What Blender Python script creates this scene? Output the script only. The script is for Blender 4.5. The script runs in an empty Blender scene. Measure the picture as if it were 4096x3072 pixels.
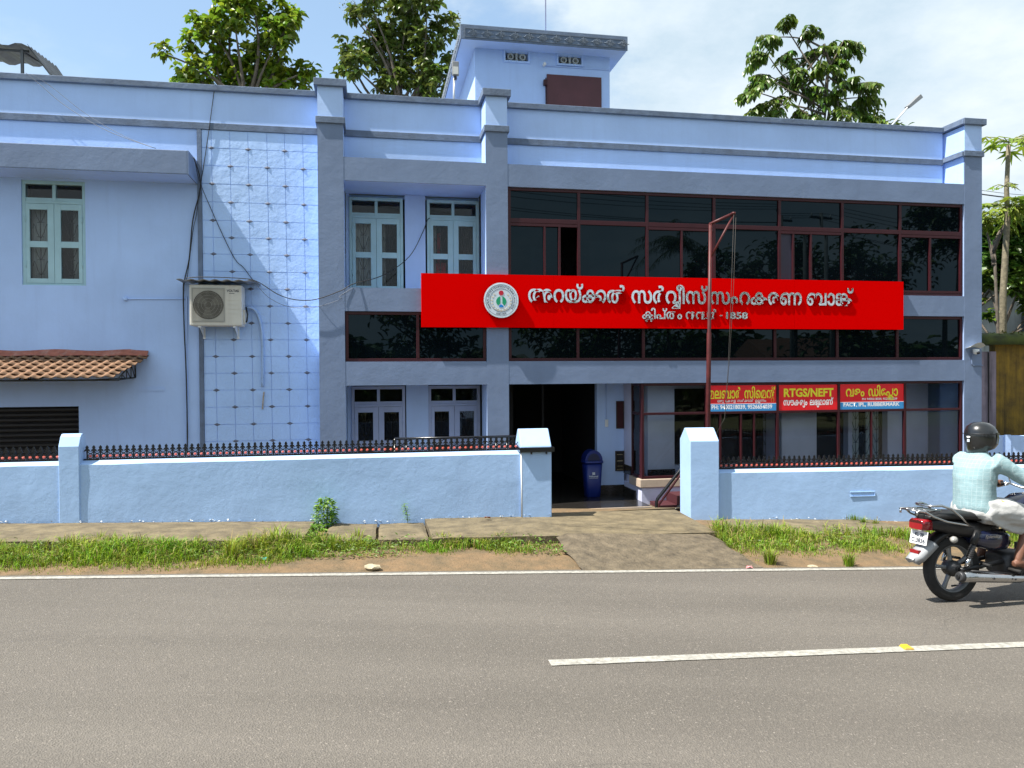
import bpy, bmesh, math, random
import numpy as np
from mathutils import Vector, Matrix, noise as mnoise
R = math.radians
random.seed(7); np.random.seed(7)
sc = bpy.context.scene
COL = sc.collection

# ---------------------------------------------------------------- camera
PITCH, ROLL = .0122, .006
fw = Vector((0, math.cos(PITCH), -math.sin(PITCH))); r0 = Vector((1, 0, 0)); u0 = r0.cross(fw)
rt = r0 * math.cos(ROLL) - u0 * math.sin(ROLL); up = u0 * math.cos(ROLL) + r0 * math.sin(ROLL)
cd = bpy.data.cameras.new('camera'); cam = bpy.data.objects.new('camera', cd); COL.objects.link(cam)
cd.sensor_width = 36; cd.lens = 27.053; cd.clip_start = .05; cd.clip_end = 3000
m = Matrix((rt, up, -fw)).transposed().to_4x4(); m.translation = (0, 0, 2.0)
cam.matrix_world = m; sc.camera = cam
CAM = Vector((0, 0, 2.0)); FPX = 3078.0
# building frame: u along the front, v into the building, z up
TH = R(10.4); U = Vector((math.cos(TH), math.sin(TH), 0)); N = Vector((-math.sin(TH), math.cos(TH), 0))
BO = Vector((-3.0508, 12.2, 0))

# ---------------------------------------------------------------- light
sundir = (U * -.61 - N * .115 + Vector((0, 0, 1))).normalized()
sd = bpy.data.lights.new('sun', 'SUN'); sun = bpy.data.objects.new('sun', sd); COL.objects.link(sun)
sd.energy = 3.3; sd.angle = R(.53); sd.color = (1, .955, .88)
sun.rotation_euler = sundir.to_track_quat('Z', 'Y').to_euler(); sun.location = (-12, -6, 25)
w = bpy.data.worlds.new('World'); sc.world = w; w.use_nodes = True
nt = w.node_tree; nt.nodes.clear()
def wn(t, **k):
    n = nt.nodes.new(t)
    for a, b in k.items(): setattr(n, a, b)
    return n
def wl(a, b): nt.links.new(a, b)
def wmath(op, a, b=None):
    n = wn('ShaderNodeMath', operation=op)
    for i, q in enumerate((a, b)):
        if q is None: continue
        if hasattr(q, 'links'): wl(q, n.inputs[i])
        else: n.inputs[i].default_value = q
    return n.outputs[0]
sky = wn('ShaderNodeTexSky', sky_type='NISHITA', sun_disc=False)
sky.sun_elevation = math.asin(sundir.z); sky.sun_rotation = math.atan2(sundir.x, sundir.y)
sky.altitude = 20; sky.air_density = 1.0; sky.dust_density = .6; sky.ozone_density = 2.0
tc = wn('ShaderNodeTexCoord'); sx = wn('ShaderNodeSeparateXYZ'); wl(tc.outputs['Generated'], sx.inputs[0])
zz = wmath('ADD', wmath('MAXIMUM', sx.outputs[2], 0), .25)
cx = wmath('DIVIDE', sx.outputs[0], zz); cy = wmath('DIVIDE', sx.outputs[1], zz)
cb = wn('ShaderNodeCombineXYZ'); wl(cx, cb.inputs[0]); wl(cy, cb.inputs[1])
def wnoise(scale, detail, rough, off=0):
    n = wn('ShaderNodeTexNoise'); n.inputs['Scale'].default_value = scale; n.inputs['Detail'].default_value = detail; n.inputs['Roughness'].default_value = rough
    mp = wn('ShaderNodeMapping'); mp.inputs['Location'].default_value = (off, off * .7, 0); wl(cb.outputs[0], mp.inputs[0]); wl(mp.outputs[0], n.inputs['Vector']); return n.outputs[0]
big = wnoise(.55, 6, .55, 3.1); fine = wnoise(1.7, 7, .62, 11.0)
# a cloud bank covers the sky to the right, thin streaks on the other side; extended unseen behind the camera as fill light
bank = wn('ShaderNodeMapRange', interpolation_type='SMOOTHSTEP'); wl(wmath('ADD', wmath('SUBTRACT', cx, wmath('MULTIPLY', wmath('SUBTRACT', cy, 1.6), .35)), wmath('MULTIPLY', wmath('SUBTRACT', fine, .5), 1.1)), bank.inputs[0])
bank.inputs[1].default_value = -.10; bank.inputs[2].default_value = .20
low = wn('ShaderNodeMapRange', interpolation_type='SMOOTHSTEP'); wl(sx.outputs[2], low.inputs[0])
low.inputs[1].default_value = .42; low.inputs[2].default_value = .18; low.inputs[3].default_value = 0; low.inputs[4].default_value = .42
wisp = wn('ShaderNodeMapRange', interpolation_type='SMOOTHSTEP'); wl(wmath('ADD', wmath('ADD', wmath('MULTIPLY', big, .55), wmath('MULTIPLY', fine, .45)), wmath('MULTIPLY', low.outputs[0], .25)), wisp.inputs[0])
wisp.inputs[1].default_value = .52; wisp.inputs[2].default_value = .74; wisp.inputs[4].default_value = .8
dens = wmath('MAXIMUM', bank.outputs[0], wisp.outputs[0])
shade = wn('ShaderNodeMapRange'); wl(wmath('ADD', wmath('MULTIPLY', big, .5), wmath('MULTIPLY', fine, .5)), shade.inputs[0]); shade.inputs[1].default_value = .43; shade.inputs[2].default_value = .60
cc = wn('ShaderNodeMix', data_type='RGBA'); cc.inputs['A'].default_value = (2.1, 2.62, 3.05, 1); cc.inputs['B'].default_value = (3.45, 3.7, 3.9, 1); wl(shade.outputs[0], cc.inputs['Factor'])
hz = wn('ShaderNodeMix', data_type='RGBA'); hz.inputs['Factor'].default_value = .5; hz.inputs['B'].default_value = (1.4, 1.95, 2.3, 1); wl(sky.outputs[0], hz.inputs['A'])
mx = wn('ShaderNodeMix', data_type='RGBA'); wl(dens, mx.inputs['Factor']); wl(hz.outputs['Result'], mx.inputs['A']); wl(cc.outputs['Result'], mx.inputs['B'])
bg = wn('ShaderNodeBackground'); bg.inputs[1].default_value = .10; wl(mx.outputs['Result'], bg.inputs[0])
wo = wn('ShaderNodeOutputWorld'); wl(bg.outputs[0], wo.inputs[0])
vs = sc.view_settings; vs.view_transform = 'Standard'; vs.look = 'None'; vs.exposure = 1.6; vs.gamma = 1; vs.use_curve_mapping = False
sc.cycles.use_denoising = True; sc.cycles.max_bounces = 8; sc.cycles.transparent_max_bounces = 16; sc.cycles.caustics_reflective = False; sc.cycles.caustics_refractive = False
sc.cycles.sample_clamp_indirect = 6

# ---------------------------------------------------------------- materials
MATS = {}
def mat(name, col, rough=.8, var=.08, vscale=1.5, bump=0, bscale=30, metal=0, spec=.5, dirt=None, streak=0, island=0, col2=None, bump2=0, bscale2=3, trans=0, coat=0, slo=.5):
    """procedural surface: colour broken up by two noises, optional vertical streaks of dirt, two scales of relief"""
    if name in MATS: return MATS[name]
    M = bpy.data.materials.new(name); M.use_nodes = True; t = M.node_tree; b = t.nodes['Principled BSDF']; L = t.links.new
    def nn(ty, **k):
        n = t.nodes.new(ty)
        for a, q in k.items(): setattr(n, a, q)
        return n
    b.inputs['Roughness'].default_value = rough; b.inputs['Metallic'].default_value = metal; b.inputs['Specular IOR Level'].default_value = spec
    if coat: b.inputs['Coat Weight'].default_value = coat; b.inputs['Coat Roughness'].default_value = .05
    tcn = nn('ShaderNodeTexCoord'); C = (*col, 1)
    n1 = nn('ShaderNodeTexNoise'); n1.inputs['Scale'].default_value = vscale; n1.inputs['Detail'].default_value = 6; n1.inputs['Roughness'].default_value = .6; L(tcn.outputs['Object'], n1.inputs['Vector'])
    mr = nn('ShaderNodeMapRange'); mr.inputs[1].default_value = .3; mr.inputs[2].default_value = .7; L(n1.outputs[0], mr.inputs[0])
    mixn = nn('ShaderNodeMix', data_type='RGBA')
    c2 = col2 if col2 else tuple(max(0, c * (1 - 2 * var)) for c in col)
    c1 = col if col2 else tuple(min(1, c * (1 + var)) for c in col)
    mixn.inputs['A'].default_value = (*c2, 1); mixn.inputs['B'].default_value = (*c1, 1); L(mr.outputs[0], mixn.inputs['Factor']); out = mixn.outputs['Result']
    if streak:
        mp = nn('ShaderNodeMapping'); mp.inputs['Scale'].default_value = (6, 6, .45); L(tcn.outputs['Object'], mp.inputs[0])
        n2 = nn('ShaderNodeTexNoise'); n2.inputs['Scale'].default_value = 1.3; n2.inputs['Detail'].default_value = 8; n2.inputs['Roughness'].default_value = .65; L(mp.outputs[0], n2.inputs['Vector'])
        r2 = nn('ShaderNodeMapRange'); r2.inputs[1].default_value = slo; r2.inputs[2].default_value = .75; r2.inputs[4].default_value = streak; L(n2.outputs[0], r2.inputs[0])
        m2 = nn('ShaderNodeMix', data_type='RGBA'); L(r2.outputs[0], m2.inputs['Factor']); L(out, m2.inputs['A']); m2.inputs['B'].default_value = (*(dirt or tuple(c * .5 for c in col)), 1); out = m2.outputs['Result']
    if island:
        g = nn('ShaderNodeNewGeometry'); hs = nn('ShaderNodeHueSaturation'); r3 = nn('ShaderNodeMapRange'); r3.inputs[3].default_value = 1 - island; r3.inputs[4].default_value = 1 + island; L(g.outputs['Random Per Island'], r3.inputs[0]); L(r3.outputs[0], hs.inputs['Value']); L(out, hs.inputs['Color'])
        r4 = nn('ShaderNodeMapRange'); r4.inputs[3].default_value = .5 - island * .06; r4.inputs[4].default_value = .5 + island * .05; mu = nn('ShaderNodeMath', operation='FRACT'); mm = nn('ShaderNodeMath', operation='MULTIPLY'); mm.inputs[1].default_value = 7.13; L(g.outputs['Random Per Island'], mm.inputs[0]); L(mm.outputs[0], mu.inputs[0]); L(mu.outputs[0], r4.inputs[0]); L(r4.outputs[0], hs.inputs['Hue']); out = hs.outputs[0]
    L(out, b.inputs['Base Color'])
    if bump or bump2:
        prev = None
        for s, st, dist in ((bscale, bump, .01), (bscale2, bump2, .06)):
            if not st: continue
            nb = nn('ShaderNodeTexNoise'); nb.inputs['Scale'].default_value = s; nb.inputs['Detail'].default_value = 5; nb.inputs['Roughness'].default_value = .6; L(tcn.outputs['Object'], nb.inputs['Vector'])
            bp = nn('ShaderNodeBump'); bp.inputs['Strength'].default_value = st; bp.inputs['Distance'].default_value = dist; L(nb.outputs[0], bp.inputs['Height'])
            if prev: L(prev, bp.inputs['Normal'])
            prev = bp.outputs[0]
        L(prev, b.inputs['Normal'])
    if trans:
        tb = nn('ShaderNodeBsdfTranslucent'); ms = nn('ShaderNodeMixShader'); ms.inputs[0].default_value = trans; L(out, tb.inputs[0]); L(b.outputs[0], ms.inputs[1]); L(tb.outputs[0], ms.inputs[2]); L(ms.outputs[0], t.nodes['Material Output'].inputs[0])
    MATS[name] = M; return M
def glass(name, tint=(.88, .91, .92), refl=1.0):
    if name in MATS: return MATS[name]
    M = bpy.data.materials.new(name); M.use_nodes = True; t = M.node_tree; t.nodes.clear(); L = t.links.new
    tr = t.nodes.new('ShaderNodeBsdfTransparent'); tr.inputs[0].default_value = (*tint, 1)
    gl = t.nodes.new('ShaderNodeBsdfGlossy'); gl.inputs['Roughness'].default_value = .012; gl.inputs[0].default_value = (refl, refl, refl, 1)
    fr = t.nodes.new('ShaderNodeFresnel'); fr.inputs[0].default_value = 1.3
    nb = t.nodes.new('ShaderNodeTexNoise'); nb.inputs['Scale'].default_value = 1.1; bp = t.nodes.new('ShaderNodeBump'); bp.inputs['Strength'].default_value = .05; bp.inputs['Distance'].default_value = .02; tcn = t.nodes.new('ShaderNodeTexCoord'); L(tcn.outputs['Object'], nb.inputs['Vector']); L(nb.outputs[0], bp.inputs['Height']); L(bp.outputs[0], gl.inputs['Normal'])
    ms = t.nodes.new('ShaderNodeMixShader'); L(fr.outputs[0], ms.inputs[0]); L(tr.outputs[0], ms.inputs[1]); L(gl.outputs[0], ms.inputs[2])
    o = t.nodes.new('ShaderNodeOutputMaterial'); L(ms.outputs[0], o.inputs[0]); MATS[name] = M; return M

M_BLUE = mat('blue wall paint', (.43, .595, .93), .75, .05, .9, .14, 26, bump2=.14, bscale2=2.2, dirt=(.34, .47, .76), streak=.32)
M_GREY = mat('slate grey wall paint', (.155, .212, .335), .75, .07, 1.1, .14, 22, bump2=.12, bscale2=3, dirt=(.20, .255, .37), streak=.25)
M_COPE = mat('weathered grey coping paint', (.13, .175, .26), .8, .15, 5, .5, 30, dirt=(.09, .11, .15), streak=.45)
M_FENCE = mat('pale blue boundary plaster', (.35, .52, .80), .8, .05, 1.3, .16, 18, bump2=.14, bscale2=2.6, dirt=(.30, .43, .67), streak=.3)
M_TEAL = mat('pale turquoise joinery paint', (.36, .56, .63), .55, .06, 3, .1, 40)
M_LAV = mat('lavender blue joinery paint', (.36, .44, .66), .55, .06, 3, .1, 40)  # bluer joinery colour for the ground floor windows
M_MAROON = mat('maroon aluminium', (.042, .008, .012), .4, .08, 6, spec=.3)
M_DARK = mat('dark interior', (.012, .012, .014), .9)  # near-black colour holds the shade of unlit rooms and recesses
M_GLASSD = mat('dark tinted glass', (.002, .004, .006), .012, .1, .4, spec=.26); M_GLASSD.node_tree.nodes['Principled BSDF'].inputs['Specular Tint'].default_value = (.62, .88, 1, 1)
M_GLASS = glass('clear window glass')
M_BLACK = mat('black gloss enamel', (.008, .009, .012), .25, .1, 20, .1, 60)
M_RED = mat('red signboard sheet', (.70, .0006, .0006), .6, .015, .5, spec=0)
M_STEEL = mat('mirror steel letter', (.80, .81, .80), .06, .05, 8, .2, 12, metal=1)
M_WHITE = mat('white enamel', (.72, .74, .74), .4, .04, 4, dirt=(.45, .42, .36), streak=.2)

# ---------------------------------------------------------------- mesh helpers
BASE = {}
class MB:
    def __init__(s): s.v = []; s.f = []; s.m = []; s.sm = []
    def add(s, vs, fs, m=0, smooth=False):
        o = len(s.v); s.v += [tuple(x) for x in vs]
        for f in fs: s.f.append([i + o for i in f]); s.m.append(m); s.sm.append(smooth)
        return s
    def box(s, x0, x1, y0, y1, z0, z1, m=0):
        return s.add([(x0, y0, z0), (x1, y0, z0), (x1, y1, z0), (x0, y1, z0), (x0, y0, z1), (x1, y0, z1), (x1, y1, z1), (x0, y1, z1)],
                     [(0, 3, 2, 1), (4, 5, 6, 7), (0, 1, 5, 4), (1, 2, 6, 5), (2, 3, 7, 6), (3, 0, 4, 7)], m)
    def prism(s, poly, ax, a, b, m=0, smooth=False):
        """polygon given in the two other axes, extruded along axis ax from a to b"""
        n = len(poly)
        def p(q, t): return (t, q[0], q[1]) if ax == 0 else (q[0], t, q[1]) if ax == 1 else (q[0], q[1], t)
        vs = [p(q, a) for q in poly] + [p(q, b) for q in poly]
        s.add(vs, [list(range(n))[::-1], list(range(n, 2 * n))], m)
        o = len(s.v) - 2 * n
        for i in range(n): s.f.append([o + i, o + (i + 1) % n, o + n + (i + 1) % n, o + n + i]); s.m.append(m); s.sm.append(smooth)
        return s
    def tube(s, path, r, n=8, m=0, cap=True):
        path = [Vector(p) for p in path]; rs = r if isinstance(r, (list, tuple)) else [r] * len(path); rings = []; pr = None
        for i, p in enumerate(path):
            d = (path[min(i + 1, len(path) - 1)] - path[max(i - 1, 0)]).normalized()
            if pr is None: a = d.orthogonal().normalized()
            else: a = (pr - d * pr.dot(d)); a = a.normalized() if a.length > 1e-6 else d.orthogonal().normalized()
            pr = a; bb = d.cross(a)
            rings.append([p + (a * math.cos(2 * math.pi * k / n) + bb * math.sin(2 * math.pi * k / n)) * rs[i] for k in range(n)])
        s.loft(rings, m, cap); return s
    def loft(s, rings, m=0, cap=True, smooth=True):
        n = len(rings[0]); vs = [p for r in rings for p in r]; fs = []
        for i in range(len(rings) - 1):
            for k in range(n): fs.append([i * n + k, i * n + (k + 1) % n, (i + 1) * n + (k + 1) % n, (i + 1) * n + k])
        s.add(vs, fs, m, smooth)
        if cap:
            o = len(s.v) - len(vs); s.f.append([o + k for k in range(n)][::-1]); s.m.append(m); s.sm.append(False)
            s.f.append([o + (len(rings) - 1) * n + k for k in range(n)]); s.m.append(m); s.sm.append(False)
        return s
    def lathe(s, prof, c=(0, 0, 0), n=16, ax=2, m=0, cap=True):
        rings = []
        for r, h in prof:
            ring = []
            for k in range(n):
                a = 2 * math.pi * k / n; x, y = r * math.cos(a), r * math.sin(a)
                ring.append((c[0] + x, c[1] + y, c[2] + h) if ax == 2 else (c[0] + x, c[1] + h, c[2] + y) if ax == 1 else (c[0] + h, c[1] + x, c[2] + y))
            rings.append(ring)
        return s.loft(rings, m, cap)
    def ring(s, c, r0_, r1, a, b, n=16, ax=1, m=0, a0=0, a1=2 * math.pi):
        """flat annulus (or arc) with thickness a..b along axis ax"""
        full = abs(a1 - a0 - 2 * math.pi) < 1e-6; k = n if full else n + 1
        for i in range(n):
            t0 = a0 + (a1 - a0) * i / n; t1 = a0 + (a1 - a0) * (i + 1) / n
            q = [(c[0] + r * math.cos(t), c[1] + r * math.sin(t)) for r, t in ((r0_, t0), (r1, t0), (r1, t1), (r0_, t1))]
            s.prism(q, ax, a, b, m)
        return s
    def build(s, name, mats, parent=None, base=None, frame=None, bevel=0):
        me = bpy.data.meshes.new(name)
        b = Vector(BASE.get(parent.name, (0, 0, 0))) if parent else Vector(base or (0, 0, 0))
        me.from_pydata([(x - b[0], y - b[1], z - b[2]) for x, y, z in s.v], [], s.f)
        for M in (mats if isinstance(mats, (list, tuple)) else [mats]): me.materials.append(M)
        me.polygons.foreach_set('material_index', s.m); me.polygons.foreach_set('use_smooth', s.sm)
        bm = bmesh.new(); bm.from_mesh(me); bmesh.ops.recalc_face_normals(bm, faces=bm.faces)
        if bevel: bmesh.ops.bevel(bm, geom=[e for e in bm.edges if len(e.link_faces) == 2 and e.calc_face_angle(0) > .6], offset=bevel, segments=2, affect='EDGES', profile=.5)
        bm.to_mesh(me); bm.free(); me.update()
        o = bpy.data.objects.new(name, me); COL.objects.link(o)
        if parent: o.parent = parent; BASE[o.name] = tuple(b)
        else:
            o.matrix_world = (frame or Matrix()) @ Matrix.Translation(b); BASE[o.name] = tuple(b)
        return o
BF = Matrix.Translation(BO) @ Matrix.Rotation(TH, 4, 'Z')
RO = Vector((2.907, 10.83, 0)); RA = math.atan2(.29, 3.424)
RF = Matrix.Translation(RO) @ Matrix.Rotation(RA, 4, 'Z')
WF = Matrix()
def tag(o, label, cat, group=None, kind=None):
    if label: o['label'] = label
    if cat: o['category'] = cat
    if group: o['group'] = group
    if kind: o['kind'] = kind
    return o
def thing(name, label, cat, base=(0, 0, 0), frame=BF, group=None):
    o = bpy.data.objects.new(name, None); COL.objects.link(o); o.empty_display_size = .2
    o.matrix_world = frame @ Matrix.Translation(Vector(base)); BASE[o.name] = tuple(base)
    return tag(o, label, cat, group)
def bpart(name, mats, parent, *boxes, **k):
    mb = MB()
    for q in boxes: mb.box(*q)
    return mb.build(name, mats, parent, **k)
def inst(name, me, parent, loc=(0, 0, 0), rot=(0, 0, 0), scale=(1, 1, 1)):
    """another object on shared mesh data; loc in the frame of the parent's thing"""
    o = bpy.data.objects.new(name, me); COL.objects.link(o); o.parent = parent
    b = BASE.get(parent.name, (0, 0, 0)) if parent else (0, 0, 0)
    o.location = (loc[0] - b[0], loc[1] - b[1], loc[2] - b[2]); o.rotation_euler = rot; o.scale = scale
    return o
def pix(x, y, Y):
    """a point seen at photo pixel x, y when it stands at depth Y: used once, to survey positions"""
    d = fw + rt * ((x - 2048) / FPX) - up * ((y - 1536) / FPX); return CAM + d * (Y / d.y)
def buv(p): q = Vector(p) - BO; return (q.dot(U), q.dot(N), q.z)
def road_z(X): return -.03 * max(-14, min(14, X))

# ---------------------------------------------------------------- lettering
def mesh_from_curve(cu, name):
    o = bpy.data.objects.new('tmp', cu); COL.objects.link(o); me = bpy.data.meshes.new_from_object(o, depsgraph=None) if False else None
    dg = bpy.context.evaluated_depsgraph_get(); dg.update(); me = bpy.data.meshes.new_from_object(o.evaluated_get(dg)); me.name = name
    bpy.data.objects.remove(o); bpy.data.curves.remove(cu); return me
def latin(txt, name='lettering', bold=0, ext=0, spacing=1.0):
    cu = bpy.data.curves.new('t', 'FONT'); cu.body = txt; cu.offset = bold; cu.extrude = ext; cu.space_character = spacing; cu.resolution_u = 3; return mesh_from_curve(cu, name)
def glyph_mesh(names, name='lettering', bold=0, ext=0, upto=None):
    cu = bpy.data.curves.new('t', 'CURVE'); cu.dimensions = '2D'; cu.fill_mode = 'BOTH'; cu.offset = bold; cu.extrude = ext; x = 0
    for g in names:
        if g == ' ': x += 420; continue
        adv, cs = GL[g]
        dx = x - (60 if g == 'virama' else 0) * 0
        for c in cs:
            sp = cu.splines.new('POLY'); n = len(c) // 2; sp.points.add(n - 1); sp.use_cyclic_u = True
            for i in range(n): sp.points[i].co = ((c[2 * i] + dx) / 1000, c[2 * i + 1] / 1000, 0, 1)
        x += adv
    return mesh_from_curve(cu, name)
def fit(me, x0, x1, y0, y1, lo=None, hi=None):
    """scale flat lettering into a rectangle; lo, hi give the source y range that maps to y0..y1"""
    n = len(me.vertices); a = np.zeros(n * 3); me.vertices.foreach_get('co', a); a = a.reshape(-1, 3)
    xl, xh = a[:, 0].min(), a[:, 0].max(); lo = a[:, 1].min() if lo is None else lo; hi = a[:, 1].max() if hi is None else hi
    a[:, 0] = x0 + (a[:, 0] - xl) / (xh - xl) * (x1 - x0); a[:, 1] = y0 + (a[:, 1] - lo) / (hi - lo) * (y1 - y0)
    me.vertices.foreach_set('co', a.ravel()); return me
def stand(me, y):
    """turn flat lettering upright: x stays, y becomes z, faces look towards -y"""
    n = len(me.vertices); a = np.zeros(n * 3); me.vertices.foreach_get('co', a); a = a.reshape(-1, 3)
    a = np.stack([a[:, 0], y - a[:, 2], a[:, 1]], 1); me.vertices.foreach_set('co', a.ravel()); me.update(); return me
def text_obj(me, name, M, parent):
    b = BASE[parent.name]; n = len(me.vertices); a = np.zeros(n * 3); me.vertices.foreach_get('co', a); a = a.reshape(-1, 3) - np.array(b); me.vertices.foreach_set('co', a.ravel())
    me.materials.clear(); me.materials.append(M); o = bpy.data.objects.new(name, me); COL.objects.link(o); o.parent = parent; BASE[o.name] = b; return o
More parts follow.
